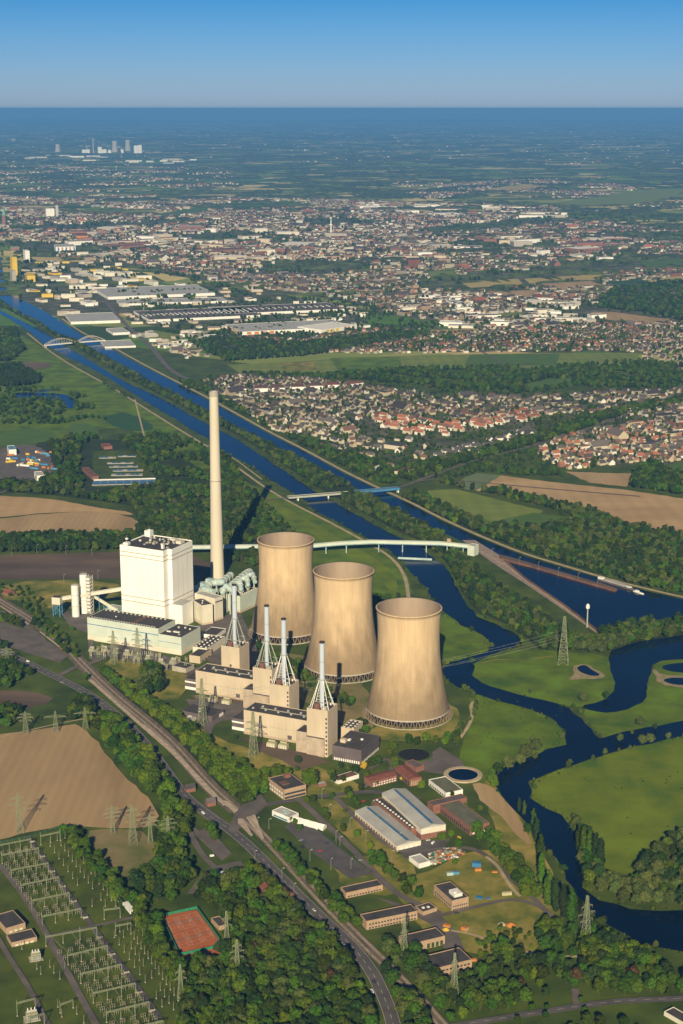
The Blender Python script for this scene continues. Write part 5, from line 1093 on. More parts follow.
fill('far', ST, 9.5, .6, 1.05, ['broad', 'dark', 'pale', 'shrub'])
fill('far', [(530, 655), (548, 640), (570, 640), (600, 648), (608, 665), (596, 662), (575, 660), (558, 668), (530, 662)], 9, .8, 1.2, ['pale', 'pale', 'broad'])
fill('far', [(600, 655), (622, 652), (640, 645), (700, 637), (700, 628), (620, 640), (602, 645)], 8, .7, 1.1, ['pale', 'broad'])
fill('far', [(400, 497), (414, 494), (487, 526), (540, 529), (578, 521), (545, 508), (500, 497), (440, 484), (445, 481), (520, 496), (590, 512), (628, 527), (700, 540), (720, 600), (648, 590), (607, 578), (566, 565), (524, 552), (483, 536), (441, 517)], 10.5, .7, 1.15, ['broad', 'dark', 'pale', 'shrub'])
fill('far', [(170, 387), (200, 392), (235, 411), (270, 430), (305, 448), (340, 466), (375, 483), (400, 486), (430, 478), (430, 470), (380, 465), (330, 448), (290, 430), (250, 415), (215, 395), (185, 378)], 11, .6, 1.0, Bk, gapn=.5)
fill('far', [(430, 488), (470, 480), (475, 472), (560, 470), (565, 478), (520, 476), (500, 474), (478, 470), (440, 482)], 11, .6, .9, Bk, gapn=.6)
fill('far', [(636, 472), (650, 465), (683, 470), (740, 480), (740, 500), (683, 496), (630, 488)], 11, .9, 1.2, Bk)
fill('far', [(-40, 540), (0, 538), (60, 537), (125, 537), (145, 530), (150, 552), (120, 551), (0, 554), (-40, 554)], 10, .8, 1.15, ['broad', 'dark'])
fill('far', [(140, 528), (138, 515), (132, 506), (60, 496), (0, 492), (0, 484), (40, 488), (90, 490), (160, 490), (235, 488), (268, 498), (283, 515), (300, 545), (310, 560), (300, 600), (262, 560), (240, 585), (232, 560), (190, 545), (150, 540)], 10.5, .7, 1.15, ['broad', 'dark', 'pale', 'broad'], gapn=.42)
fill('far', [(40, 486), (45, 440), (90, 438), (120, 440), (160, 435), (200, 445), (230, 458), (245, 488), (160, 492), (90, 488)], 11, .6, 1.1, Bk, gapn=.62)
fill('far', [(280, 510), (330, 525), (385, 555), (405, 585), (385, 600), (325, 560)], 30, .4, .7, Bk, gapn=.5)
fill('far', [(325, 600), (330, 580), (350, 575), (375, 580), (380, 600), (376, 615), (320, 600)], 9, .6, 1.0, Bk)
fill('far', [(372, 560), (392, 575), (402, 600), (380, 605), (372, 590)], 10, .6, .9, Bk)
fill('far', [(-10, 370), (18, 366), (40, 378), (38, 385), (12, 388), (-10, 386)], 12, .9, 1.2, ['dark'])
fill('far', [(-20, 330), (15, 330), (25, 350), (10, 362), (-20, 362)], 14, .9, 1.2, Bk, gapn=.6)
fill('far', [(-10, 388), (30, 388), (80, 392), (95, 408), (70, 425), (0, 425)], 16, .5, .9, Bk, gapn=.8)
fill('far', [(-10, 448), (40, 445), (50, 470), (45, 485), (30, 478), (0, 490), (-20, 490)], 12, .6, .9, Bk, gapn=.75)
line('far', [(105, 385), (135, 402)], 11, .5, .8, Bk, 8); line('far', [(0, 424), (60, 424), (90, 418), (140, 425)], 14, .5, .9, Bk, 12)
bank([(30, 334), (65, 355), (107, 376), (149, 402), (187, 425), (225, 451), (270, 478), (313, 509), (345, 526), (391, 551), (425, 586)], 13, .2, .5, ['pale', 'shrub'], 4, 8)
bank([(483, 697), (521, 707), (550, 717), (566, 731)], 12, .2, .4, ['pale', 'shrub'], 4, 3)
for pts in (LIPPE_L, LIPPE_R[::-1]):
    p_ = PP([q_ for q_ in pts if q_[1] > 440]); line('far', p_, 3.2, .08, .22, ['shrub', 'pale', 'shrub'], 9, True, True); line('far', p_, 16, .25, .6, ['pale', 'broad', 'shrub'], 14, True, True)
# town and field trees beyond the canal
def px_fill(n, px, s0, s1, kinds, clump=1):
    poly = px; xs = [p[0] for p in poly]; ys = [p[1] for p in poly]; w_ = PP(px); wx = [p[0] for p in w_]; wy = [p[1] for p in w_]; k = 0
    while k < n:
        x = rnd.uniform(min(wx), max(wx)); y = rnd.uniform(min(wy), max(wy))
        if not inside(w_, x, y): continue
        for _ in range(clump):
            a, b = x+rnd.gauss(0, 14)*(clump > 1), y+rnd.gauss(0, 14)*(clump > 1); k += 1
            if blocked(a, b): continue
            kk = rnd.choice(kinds); TREES.append((a, b, rnd.uniform(s0, s1), rnd.uniform(0, 6.28), kk, rnd.randrange(len(KIND[kk])), 'far'))
TOWN_NEAR = [(200, 378), (330, 376), (420, 388), (560, 394), (700, 385), (760, 470), (640, 465), (560, 468), (440, 480), (370, 470), (290, 430), (215, 390)]
px_fill(1300, [(360, 331), (560, 328), (640, 322), (660, 345), (640, 352), (560, 351), (300, 352), (220, 346)], .35, .7, Bk, 3)
px_fill(5200, TOWN_NEAR, .3, .62, Bk, 4)
fill('far', [(400, 470), (470, 455), (540, 435), (620, 410), (690, 398), (690, 403), (620, 418), (545, 443), (480, 462), (440, 472)], 10, .8, 1.1, Bk)
fill('far', [(330, 376), (380, 366), (460, 372), (520, 372), (700, 365), (760, 390), (580, 388), (520, 394), (420, 388)], 13, .7, 1.1, Bk, gapn=.55)
fill('far', [(190, 345), (215, 338), (300, 345), (420, 330), (430, 336), (380, 345), (310, 356), (225, 362)], 13, .8, 1.1, ['broad', 'dark'])
fill('far', [(220, 374), (330, 376), (460, 369), (640, 362), (700, 364), (700, 372), (520, 378), (400, 380), (240, 380)], 14, .7, 1.0, Bk, gapn=.6)
fill('far', [(600, 300), (620, 285), (683, 278), (740, 282), (740, 320), (683, 322), (640, 312), (596, 308)], 19, 1.1, 1.5, ['dark', 'broad'])
px_fill(4200, [(120, 300), (700, 300), (760, 380), (640, 352), (300, 352), (180, 350)], .5, .9, Bk, 5)
px_fill(6500, [(-20, 215), (700, 215), (800, 300), (-40, 300)], .7, 1.2, Bk, 5)

# ---- place them: the largest as things, the rest as one body of foliage
def app(t): 
    d = math.sqrt(t[0]**2+t[1]**2+H*H); zc = t[1]*math.cos(PITCH)+H*math.sin(PITCH); px = 341.5+t[0]/zc*F
    py = 512+F*math.tan(math.atan2(H, t[1])-PITCH)
    vis = -10 < px < 693 and py < 1040
    return (t[2]*(1.4 if t[4] == 'poplar' else 1)/d) if vis else 0
order = sorted(range(len(TREES)), key=lambda i: -app(TREES[i]))
NIND = 300; ind = [TREES[i] for i in order if TREES[i][6] != 'far'][:NIND]; inds = set(id(t) for t in ind)
rest = [t for t in TREES if id(t) not in inds]
KNAME = {'broad': 'leafy_tree', 'pale': 'willow_tree', 'dark': 'dark_tree', 'lime': 'light_green_tree', 'yellow': 'yellow_tree', 'copper': 'copper_leaved_tree', 'poplar': 'poplar_tree', 'shrub': 'bush'}
KW = {'broad': 'green', 'pale': 'grey-green', 'dark': 'dark green', 'lime': 'light green', 'yellow': 'ochre-yellow', 'copper': 'reddish brown', 'poplar': 'columnar', 'shrub': 'low bushy'}
PROTO = {}
def new_tree(t):
    kind, v = t[4], t[5]
    if (kind, v) not in PROTO:
        root = bpy.data.objects.new(KNAME[kind], None); COL.objects.link(root)
        for nm, me in (('crown', KIND[kind][v][0]), ('trunk', KIND[kind][v][1])):
            o = bpy.data.objects.new(nm, me); COL.objects.link(o); o.parent = root; KIDS.setdefault(root.name, []).append(o)
        PROTO[(kind, v)] = root
    else: root = copy_tree(PROTO[(kind, v)])
    s = t[2]; root.location = (t[0], t[1], ZG*.5); root.rotation_euler = (0, 0, t[3]); root.scale = (s, s, s)
    lab, gr = Z[t[6]]
    tag(root, KW[kind]+' '+lab, 'poplar' if kind == 'poplar' else ('bush' if kind == 'shrub' else 'tree'), gr+' ('+KW[kind]+')')
    return root
yl = [t for t in ind if t[4] == 'yellow']
for t in ind:
    o = new_tree(t)
    if t[4] == 'yellow': o['label'] = ['ochre-yellow tree beside the dark grey workshop', 'small yellow shrub between the two red-roofed buildings', 'yellowish tree at the scrap yard corner'][yl.index(t)]
for kd, vs_ in KIND.items():      # any kind not among the largest gets its source from the nearest of the rest
    for v in range(len(vs_)):
        if (kd, v) not in PROTO:
            c_ = [t for t in rest if t[4] == kd and t[5] == v and t[6] != 'far']
            if c_: rest.remove(c_[0]); new_tree(c_[0])
            else:
                rest[:] = [t if not (t[4] == kd and t[5] == v) else (*t[:5], 0, *t[6:]) for t in rest]
print('trees', len(TREES), 'individual', len(ind), 'rest', len(rest))
def scatter(name, pts, label, cat, z):
    keys = sorted(PROTO.keys()); 
    me = bpy.data.meshes.new(name); n = len(pts); me.vertices.add(n)
    co = np.array([(t[0], t[1], z) for t in pts], dtype=np.float32).ravel(); me.vertices.foreach_set('co', co)
    a = me.attributes.new('sc', 'FLOAT', 'POINT'); a.data.foreach_set('value', np.array([t[2] for t in pts], dtype=np.float32))
    a = me.attributes.new('ro', 'FLOAT', 'POINT'); a.data.foreach_set('value', np.array([t[3] for t in pts], dtype=np.float32))
    a = me.attributes.new('vi', 'INT', 'POINT'); a.data.foreach_set('value', np.array([keys.index((t[4], t[5])) for t in pts], dtype=np.int32))
    o = bpy.data.objects.new(name, me); COL.objects.link(o); tag(o, label, cat, kind='stuff')
    ng = bpy.data.node_groups.new('scatter', 'GeometryNodeTree'); ng.interface.new_socket('Geometry', in_out='INPUT', socket_type='NodeSocketGeometry'); ng.interface.new_socket('Geometry', in_out='OUTPUT', socket_type='NodeSocketGeometry')
    N = ng.nodes.new; L = ng.links.new
    gi = N('NodeGroupInput'); go = N('NodeGroupOutput'); iop = N('GeometryNodeInstanceOnPoints'); jn = N('GeometryNodeJoinGeometry')
    for k in reversed(keys):
        j2 = N('GeometryNodeJoinGeometry')
        for ch in KIDS[PROTO[k].name]:
            oi = N('GeometryNodeObjectInfo'); oi.transform_space = 'ORIGINAL'; oi.inputs[0].default_value = ch; L(oi.outputs['Geometry'], j2.inputs[0])
        g2 = N('GeometryNodeGeometryToInstance'); L(j2.outputs[0], g2.inputs[0]); L(g2.outputs[0], jn.inputs[0])
    L(gi.outputs[0], iop.inputs['Points']); L(jn.outputs[0], iop.inputs['Instance']); iop.inputs['Pick Instance'].default_value = True
    def at_(nm, ty):
        q_ = N('GeometryNodeInputNamedAttribute'); q_.data_type = ty; q_.inputs[0].default_value = nm; return q_.outputs[0]
    L(at_('vi', 'INT'), iop.inputs['Instance Index']); L(at_('sc', 'FLOAT'), iop.inputs['Scale'])
    cx = N('ShaderNodeCombineXYZ'); L(at_('ro', 'FLOAT'), cx.inputs[2]); er = N('FunctionNodeEulerToRotation'); L(cx.outputs[0], er.inputs[0]); L(er.outputs[0], iop.inputs['Rotation'])
    L(iop.outputs[0], go.inputs[0])
    md = o.modifiers.new('scatter', 'NODES'); md.node_group = ng
    return o
scatter('woodland', rest, 'woods, hedges and garden trees spread over the land around the power station', 'woodland', ZG*.5)
# understorey under woods: dark ground
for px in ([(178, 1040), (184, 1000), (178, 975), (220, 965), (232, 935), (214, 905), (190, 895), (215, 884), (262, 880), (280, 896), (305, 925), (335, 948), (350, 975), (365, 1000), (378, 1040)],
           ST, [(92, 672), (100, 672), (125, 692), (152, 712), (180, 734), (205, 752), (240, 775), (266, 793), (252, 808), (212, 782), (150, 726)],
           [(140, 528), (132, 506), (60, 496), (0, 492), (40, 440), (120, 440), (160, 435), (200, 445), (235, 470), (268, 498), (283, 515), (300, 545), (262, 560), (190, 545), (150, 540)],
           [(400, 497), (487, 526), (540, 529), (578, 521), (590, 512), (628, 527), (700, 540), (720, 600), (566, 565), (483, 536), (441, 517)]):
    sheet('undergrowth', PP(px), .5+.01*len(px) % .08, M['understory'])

# ------------------------------------------------------------------ bridges, quay, boats
def deck_bridge(name, label, a, b_, z, w_, piers, dm, sm_, hh=2.2):
    A = P(*a, z); B = P(*b_, z); root = empty(name, (A[0], A[1], 0), 0, label, 'bridge')
    dx, dy = B[0]-A[0], B[1]-A[1]; l = math.hypot(dx, dy); an = math.atan2(dy, dx); root.rotation_euler = (0, 0, an)
    MB().box(0, l, -w_/2, w_/2, z-hh, z).build('girder', M[sm_], root); MB().box(0, l, -w_/2+.5, w_/2-.5, z+.003, z+.25).build('deck', M[dm], root)
    for s in (-1, 1): MB().box(0, l, s*w_/2-.1, s*w_/2+.1, z+.003, z+1.2).build('parapet', M[sm_], root)
    for t in piers: MB().box(l*t-1, l*t+1, -w_/2+1, w_/2-1, -1, z-hh).build('pier', M['white'], root)
    block([A, B, (B[0]+1, B[1]+12), (A[0]+1, A[1]+12)])
    return root
deck_bridge('road_bridge', 'grey road bridge over the river beside the taller blue bridge', (288, 497), (352, 492), 8, 10, (.15, .62), 'asphalt2', 'steel')
deck_bridge('canal_bridge', 'blue steel road bridge over the canal', (350, 492), (399, 487.5), 9, 11, (.03, .97), 'asphalt2', 'blue', 3.2)
deck_bridge('foot_bridge', 'low pale pipe bridge over the river below the conveyor bridge', (398, 558), (432, 559.5), 4, 3, (), 'concrete', 'turq2', 1.2)
def arch_bridge(a, b_, label):
    z = 9; A = P(*a, z); B = P(*b_, z); dx, dy = B[0]-A[0], B[1]-A[1]; l = math.hypot(dx, dy)
    root = empty('arch_bridge', (A[0], A[1], 0), math.atan2(dy, dx), label, 'bridge', 'white arch bridges')
    MB().box(0, l, -6, 6, z-2, z).build('deck', M['white'], root)
    for s in (-5.7, 5.7):
        pts = [(l*t/12, s, z+15*math.sin(math.pi*t/12)) for t in range(13)]
        MB().path(pts, .9, 6).build('arch', M['concrete'], root)
        for p in pts[1:-1]: MB().tube((p[0], s, z), p, .2, .2, 5).build('hanger', M['white'], root)
    for x in (1, l-1): MB().box(x-1.5, x+1.5, -6, 6, -1, z-2).build('abutment', M['concrete'], root)
arch_bridge((45, 345), (76, 342), 'white tied-arch bridge over the river, the left one of the pair'); arch_bridge((77, 342), (105, 340), 'white tied-arch bridge over the canal, the right one of the pair')
ml = PP([(499, 556.8), (512, 560), (560, 574), (612, 589.3), (617, 591.6), (614, 592.4), (575, 581.2), (530, 568), (500, 560.6)]); o = (ml[0][0], ml[0][1])
root = empty('harbour_mole', (*o, 0), 0, 'long narrow harbour mole of rusty sheet piles between canal and basin', 'mole')
MB().prism([(x-o[0], y-o[1]) for x, y in ml], 0, 4.2).build('pile_wall', M['rust'], root)
MB().prism([(x-o[0], y-o[1]) for x, y in PP([(500, 557.4), (512, 560.5), (560, 574.5), (611, 589.6), (616, 591.6), (613, 592), (575, 580.7), (530, 567.4), (501, 560.2)])], 4.203, 4.5).build('walkway', M['soil_dark'], root)
qw = PP([(504, 561), (524, 579), (566, 608), (599, 633.5)]); o = qw[0]; root = empty('quay_wall', (*o, 0), 0, 'straight sheet-pile quay wall along the coal harbour', 'quay wall'); mb = MB()
mb.prism([(x-o[0], y-o[1]) for x, y in offset_line(qw, 1.2)+offset_line(qw, -1.2)[::-1]], 0, 3.4); mb.build('pile_wall', M['rust'], root)
def lamp(px, h_, label, group, arm=1.6):
    c = P(*px); root = LAMP.get(h_)
    if root is None:
        root = empty('street_lamp', (0, 0, 0)); MB().tube((0, 0, 0), (0, 0, h_), .16, .1, 6).build('pole', M['steel'], root)
        MB().tube((0, 0, h_), (arm, 0, h_+.3), .08, .08, 5).build('arm', M['steel'], root); MB().box(arm-.2, arm+.9, -.25, .25, h_+.1, h_+.4).build('lamp_head', M['white'], root); LAMP[h_] = root
    else: root = copy_tree(root)
    root.location = (*c, ZG); root.rotation_euler = (0, 0, R(rnd.uniform(-60, 60))); tag(root, label, 'street lamp', group)
LAMP = {}
for x, y in [(255, 862), (269, 830), (298, 832), (310, 862), (331, 871), (322, 800), (336, 843), (350, 829), (340, 848), (351, 870), (366, 842), (392, 862), (399, 845), (329, 816), (258, 828), (282, 880), (294, 895), (372, 812), (388, 826)]: lamp((x, y), 11, 'grey lamp post by the roads and car park of the works', 'lamp posts of the works')
for x, y in [(519, 566), (538, 571), (558, 577), (578, 582), (597, 588), (475, 551), (492, 557)]: lamp((x, y), 13, 'slim lamp post on the harbour mole', 'lamp posts on the mole')
for x, y in [(66, 555), (92, 556), (98, 580), (12, 557), (64, 584), (37, 554)]: lamp((x, y), 14, 'lamp mast at the edge of the bare brown yard', 'lamp masts of the yard')
c = P(587, 628); root = empty('light_tower', (*c, 1), 0, 'tall mast with a caged white head at the tip of the quay', 'mast')
MB().lathe([(1.0, 0), (.8, 26)], 12).build('pole', M['steel'], root); MB().lathe([(.8, 26), (2.6, 27), (2.6, 31), (1.2, 33), (.1, 33.5)], 14).build('lamp_cage', M['white'], root)
a = P(598, 580); b_ = P(634, 591); l = math.dist(a, b_); root = empty('barge', (*a, 1.1), math.atan2(b_[1]-a[1], b_[0]-a[0]), 'long cargo barge with white wheelhouse moored by the mole tip', 'barge')
hull = [(0, 0), (4, -4.2), (l-12, -4.5), (l-3, -2.5), (l, 0), (l-3, 2.5), (l-12, 4.5), (4, 4.2)]
MB().prism(hull, -.5, 2.3).build('hull', M['darkclad'], root); MB().prism([(12, -3.4), (l-16, -3.4), (l-16, 3.4), (12, 3.4)], 2.303, 3.6).build('hatch_cover', M['greyroof'], root)
MB().box(2, 10, -3, 3, 2.303, 5.2).build('wheelhouse', M['white'], root); MB().box(l-13, l-6, -2.4, 2.4, 2.303, 3.6).build('foredeck', M['white'], root)
MB().tube((l-8, 0, 3.6), (l-8, 0, 8), .12, .1, 6).build('mast', M['white'], root)
a = P(634, 592); root = empty('motor_boat', (*a, 1.1), R(-55), 'small white motor boat just ahead of the barge', 'boat')
MB().prism([(0, -2), (14, -2.2), (20, 0), (14, 2.2), (0, 2)], -.3, 1.4).build('hull', M['white'], root); MB().box(3, 9, -1.5, 1.5, 1.403, 3.2).build('cabin', M['white'], root)

# ------------------------------------------------------------------ pylons
def pylon(px, h_, rot, label, arms, base=3.4, th=.19, group='lattice pylons', at_xy=None):
    c = at_xy or P(*px); root = empty('lattice_pylon', (c[0], c[1], 0), R(rot), label, 'pylon', group)
    wd = lambda z: base*(1-z/h_*.62/.7) if z < h_*.7 else base*.38*(1-(z/h_-.7)*1.6)
    mb = MB(); n = 9; zs = [h_*(1-(1-i/n)**1.15) for i in range(n+1)]; cn = ((-1, -1), (1, -1), (1, 1), (-1, 1))
    for a, b2 in zip(zs[:-1], zs[1:]):
        wa, wb = max(wd(a), .35), max(wd(b2), .35)
        for i in range(4):
            s, t = cn[i], cn[(i+1) % 4]
            mb.tube((s[0]*wa, s[1]*wa, a), (s[0]*wb, s[1]*wb, b2), th, th*.9, 4, caps=False)
            mb.tube((s[0]*wa, s[1]*wa, a), (t[0]*wb, t[1]*wb, b2), th*.6, th*.6, 4, caps=False); mb.tube((t[0]*wa, t[1]*wa, a), (s[0]*wb, s[1]*wb, b2), th*.6, th*.6, 4, caps=False)
            mb.tube((s[0]*wb, s[1]*wb, b2), (t[0]*wb, t[1]*wb, b2), th*.6, th*.6, 4, caps=False)
    mb.build('mast', M['pylon'], root); tips = []
    for f, L_ in arms:
        z = h_*f; w2 = max(wd(z), .35); mb = MB()
        for s in (-1, 1):
            for k in (-1, 1): mb.tube((s*w2, k*w2, z), (s*L_, 0, z+.3), th*.8, th*.5, 4); mb.tube((s*w2, k*w2, z+2.2), (s*L_, 0, z+.4), th*.7, th*.5, 4)
            for t in (.3, .6): mb.tube((s*(w2+(L_-w2)*t), w2*(1-t), z), (s*(w2+(L_-w2)*t), -w2*(1-t), z+2*(1-t)), th*.5, th*.5, 4)
        mb.tube((-w2, 0, z), (w2, 0, z), th*.8, th*.8, 4); mb.build('crossarm', M['pylon'], root)
        for s in (-1, 1):
            MB().tube((s*L_*.96, 0, z), (s*L_*.96, 0, z-2.4), .16, .16, 5).build('insulator', M['porcelain'], root)
            tips.append((c[0]+math.cos(R(rot))*s*L_*.96, c[1]+math.sin(R(rot))*s*L_*.96, z-2.4))
    return tips
A3 = ((.58, 7), (.72, 9.5), (.86, 6.5)); A1 = ((.72, 12.5),); A2 = ((.66, 9), (.84, 6.5))
tp = {}
tp['a'] = pylon((563, 664), 63, 80, 'tall narrow lattice pylon on the meadow by the harbour trees', ((.6, 8), (.72, 9.5), (.84, 7)), 6.5, .4)
tp['b'] = pylon((585.5, 945.5), 46, 30, 'lattice pylon at the river bend beside the columnar poplars', ((.5, 7), (.64, 9), (.78, 6)), 3.6)
tp['c'] = pylon((404, 957), 38, 35, 'lattice mast rising in front of the two-storey tan office', ((.6, 4), (.8, 3)), 2.6)
tp['d'] = pylon((454, 1001), 42, 35, 'lattice mast in front of the southernmost tan office', ((.6, 4.5), (.8, 3)), 2.8)
tp['e'] = pylon((227, 948), 34, 20, 'lattice pylon near the corner of the clay courts', ((.6, 4.5), (.78, 3.5)), 2.4)
tp['f'] = pylon((237.5, 980), 36, 20, 'lattice pylon in the wood below the clay courts', ((.55, 5.5), (.7, 6), (.84, 4)), 2.6)
tp['g'] = pylon((181, 1001), 32, 20, 'lattice pylon at the lower edge of the wood by the substation', ((.6, 5), (.78, 4)), 2.4)
tp['h'] = pylon((26, 734), 27, 5, 'three-armed pylon on the verge at the top left of the brown field', A3)
tp['i'] = pylon((56, 732), 25, 5, 'pylon with one wide arm, middle of three above the brown field', A1)
tp['j'] = pylon((85.5, 729), 26, 5, 'pylon with one wide arm at the right end above the brown field', A1)
tp['k'] = pylon((7.5, 666), 25, 5, 'three-armed pylon at the left edge by the main road', A3)
tp['l'] = pylon((113, 834), 30, 20, 'slim pylon at the lower edge of the brown field, left of the double-legged one', A3, 2.2)
tp['m'] = pylon((133, 844), 40, 20, 'stout pylon on the small half-green field', A3, 4)
tp['n'] = pylon((150.5, 843), 30, 20, 'slim pylon right of the stout pylon on the small field', A3, 2.2)
tp['o'] = pylon((168.5, 846), 31, 20, 'pylon among the trees right of the small field', A3, 2.4)
tp['p'] = pylon((20, 833), 42, 20, 'tall pylon at the lower left corner of the brown field', A3, 3.4)
tp['q'] = pylon((202.5, 725), 56, -25, 'lattice pylon in front of the rear beige turbine hall', ((.6, 9), (.75, 8)), 4.2, .3)
tp['r'] = pylon((253.5, 757), 52, -25, 'lattice pylon in front of the front beige turbine hall', ((.6, 9), (.75, 8)), 4.2, .3)
tp['s'] = pylon((138, 664), 48, -25, 'lattice pylon before the middle of the long turquoise hall', ((.5, 8), (.65, 9), (.8, 6.5)), 3.8, .26)
tp['t'] = pylon((114, 664), 44, -25, 'lattice pylon before the left half of the long turquoise hall', ((.5, 8), (.65, 9), (.8, 6.5)), 3.8, .26)
def wires(a, b_, label, sag=6, rr=.035, wm='darkclad'):
    n = min(len(a), len(b_)); o = a[0]
    root = empty('power_line', o, 0, label, 'power line', 'overhead power lines')
    for i in range(n):
        p, q_ = a[i], b_[i]; pts = [(p[0]+(q_[0]-p[0])*t/10-o[0], p[1]+(q_[1]-p[1])*t/10-o[1], p[2]+(q_[2]-p[2])*t/10-4*sag*(t/10)*(1-t/10)-o[2]) for t in range(11)]
        MB().path(pts, rr, 4).build('conductor', M[wm], root)
wires(tp['a'], tp['q'], 'conductors running from the meadow pylon behind the nearest cooling tower', 12, .08, 'steel')
wires(tp['b'], tp['d'], 'conductors from the river pylon to the southernmost office mast'); wires(tp['d'], tp['f'], 'conductors over the wood beside the main road'); wires(tp['c'], tp['e'], 'conductors from the office mast over the road to the courts')
wires(tp['h'], [(x-160, y-30, z) for x, y, z in tp['h']], 'conductors leaving the verge pylon to the left'); wires(tp['s'], tp['j'], 'conductors from the turquoise hall over the railway', 5)

# ------------------------------------------------------------------ switchyards
def gantry(pa, pb, z, label, group, n=4, lat=.5):
    A = P(*pa, z); B = P(*pb, z); l = math.dist(A, B); root = empty('busbar_gantry', (A[0], A[1], ZG), math.atan2(B[1]-A[1], B[0]-A[0]), label, 'gantry', group)
    mb = MB()
    for y in (-lat, lat):
        for zz in (z-.5, z+.5): mb.tube((0, y, zz), (l, y, zz), .13, .13, 4)
    k = max(2, int(l/2.5))
    for i in range(k):
        x0, x1 = l*i/k, l*(i+1)/k; mb.tube((x0, -lat, z-.5), (x1, lat, z+.5), .1, .1, 4); mb.tube((x0, lat, z+.5), (x1, -lat, z-.5), .1, .1, 4)
    mb.build('beam', M['pylon'], root)
    for i in range(n):
        x = l*i/(n-1); MB().tube((x, 0, 0), (x, 0, z+3.5 if i % 2 == 0 else z+.6), .32, .2, 5).build('post', M['pylon'], root)
        MB().box(x-.6, x+.6, -.6, .6, 0, .5).build('footing', M['concrete'], root)
    block([(A[0]-5, A[1]-5), (B[0]+5, B[1]-5), (B[0]+5, B[1]+5), (A[0]-5, A[1]+5)])
    return A, B
rows = [((-2, 846.5), (31, 840)), ((1.8, 856), (38.7, 849)), ((11, 871), (48.3, 864)), ((21, 886), (59, 878)), ((31.6, 901.7), (69.4, 893.8)), ((42, 917.5), (81, 909.6)), ((45.7, 938), (96.7, 928.4)), ((67.7, 956.5), (107.6, 946.6)), ((80.5, 975), (121.6, 965.4)), ((93, 994.3), (135.3, 984.4)), ((106.3, 1013.6), (149, 1003)), ((119, 1032), (163, 1022))]
gr = [gantry(a, b_, 8.5, 'pale green busbar gantry row across the substation, left of the transformer kiosks', 'busbar gantries') for a, b_ in rows]
def equip(x, y, rot, kind):
    if kind not in EQ:
        root = empty('disconnector' if kind == 'd' else 'post_insulator', (0, 0, 0))
        if kind == 'd':
            MB().box(-2.2, 2.2, -.15, .15, 2.2, 2.5).build('frame', M['pylon'], root)
            for s in (-1.8, 0, 1.8):
                MB().box(s-.14, s+.14, -.14, .14, 0, 2.19).build('leg', M['pylon'], root); MB().lathe([(.2, 2.5), (.34, 2.9), (.2, 3.3), (.34, 3.7), (.15, 4.4)], 7, (s, 0)).build('insulator', M['porcelain'], root)
            MB().tube((-1.8, 0, 4.5), (1.8, 0, 4.5), .08, .08, 4).build('contact_arm', M['steel'], root)
        else:
            MB().tube((0, 0, 0), (0, 0, 5.2), .27, .17, 5).build('pole', M['pylon'], root); MB().lathe([(.2, 5.2), (.34, 5.7), (.2, 6.1), (.34, 6.5), (.12, 7.2)], 7).build('insulator', M['porcelain'], root)
            MB().box(-.55, .55, -.55, .55, 0, .4).build('footing', M['concrete'], root)
        EQ[kind] = root
    else: root = copy_tree(EQ[kind])
    root.location = (x, y, ZG); root.rotation_euler = (0, 0, rot)
    if kind == 'd': tag(root, 'small disconnector with brown insulators between the busbar gantries', 'disconnector', 'disconnectors of the substation')
    else: tag(root, 'slender pale green insulator post in the right half of the substation', 'insulator post', 'insulator posts of the substation')
EQ = {}
for i in range(len(gr)-1):
    if i == 5: continue
    (A, B), (C_, D_) = gr[i], gr[i+1]
    for t in (.06, .3, .54, .78, .97):
        for s in (.25, .5, .78):
            if rnd.random() < .12: continue
            x = (A[0]*(1-t)+B[0]*t)*(1-s)+(C_[0]*(1-t)+D_[0]*t)*s; y = (A[1]*(1-t)+B[1]*t)*(1-s)+(C_[1]*(1-t)+D_[1]*t)*s; equip(x, y, math.atan2(B[1]-A[1], B[0]-A[0]), 'd')
    for t in (.1, .5, .9):                                             # busbars strung between the gantries
        a = (A[0]*(1-t)+B[0]*t, A[1]*(1-t)+B[1]*t, 9.4); b_ = (C_[0]*(1-t)+D_[0]*t, C_[1]*(1-t)+D_[1]*t, 9.4)
        tag(MB().path([(0, 0, 0), ((b_[0]-a[0])/2, (b_[1]-a[1])/2, -1), (b_[0]-a[0], b_[1]-a[1], 0)], .09, 4).build('busbar_conductor', M['steel'], loc=a), 'thin conductor strung between two busbar gantries', 'conductor', 'busbar conductors')
for a, b_, n in [((52, 834), (112, 916), 15), ((60, 832), (118, 910), 15), ((44, 838), (100, 918), 12), ((66, 832), (120, 905), 16), ((118, 930), (176, 1014), 14), ((126, 928), (184, 1010), 16), ((134, 924), (190, 1004), 15), ((112, 935), (165, 1012), 10)]:
    A = P(*a); B = P(*b_)
    for i in range(n):
        if rnd.random() < .85: t = (i+.5)/n; equip(A[0]+(B[0]-A[0])*t, A[1]+(B[1]-A[1])*t, 0, 'p')
for x, y in [(41, 975), (37, 970), (50, 968), (54, 974), (22, 950), (60, 980), (65, 970), (58, 1008), (62, 1018), (77, 1015), (84, 1024)]: c = P(x, y); equip(*c, 0, 'p')
gantry((104, 911), (120, 908.7), 9, 'isolated portal at the lower end of the upper right bay', 'portals', 2); gantry((115.5, 927), (131, 924), 9, 'isolated portal just below the cross path', 'portals', 2); gantry((40.5, 837), (60, 833), 9, 'portal at the top corner of the substation by the hedge', 'portals', 3)
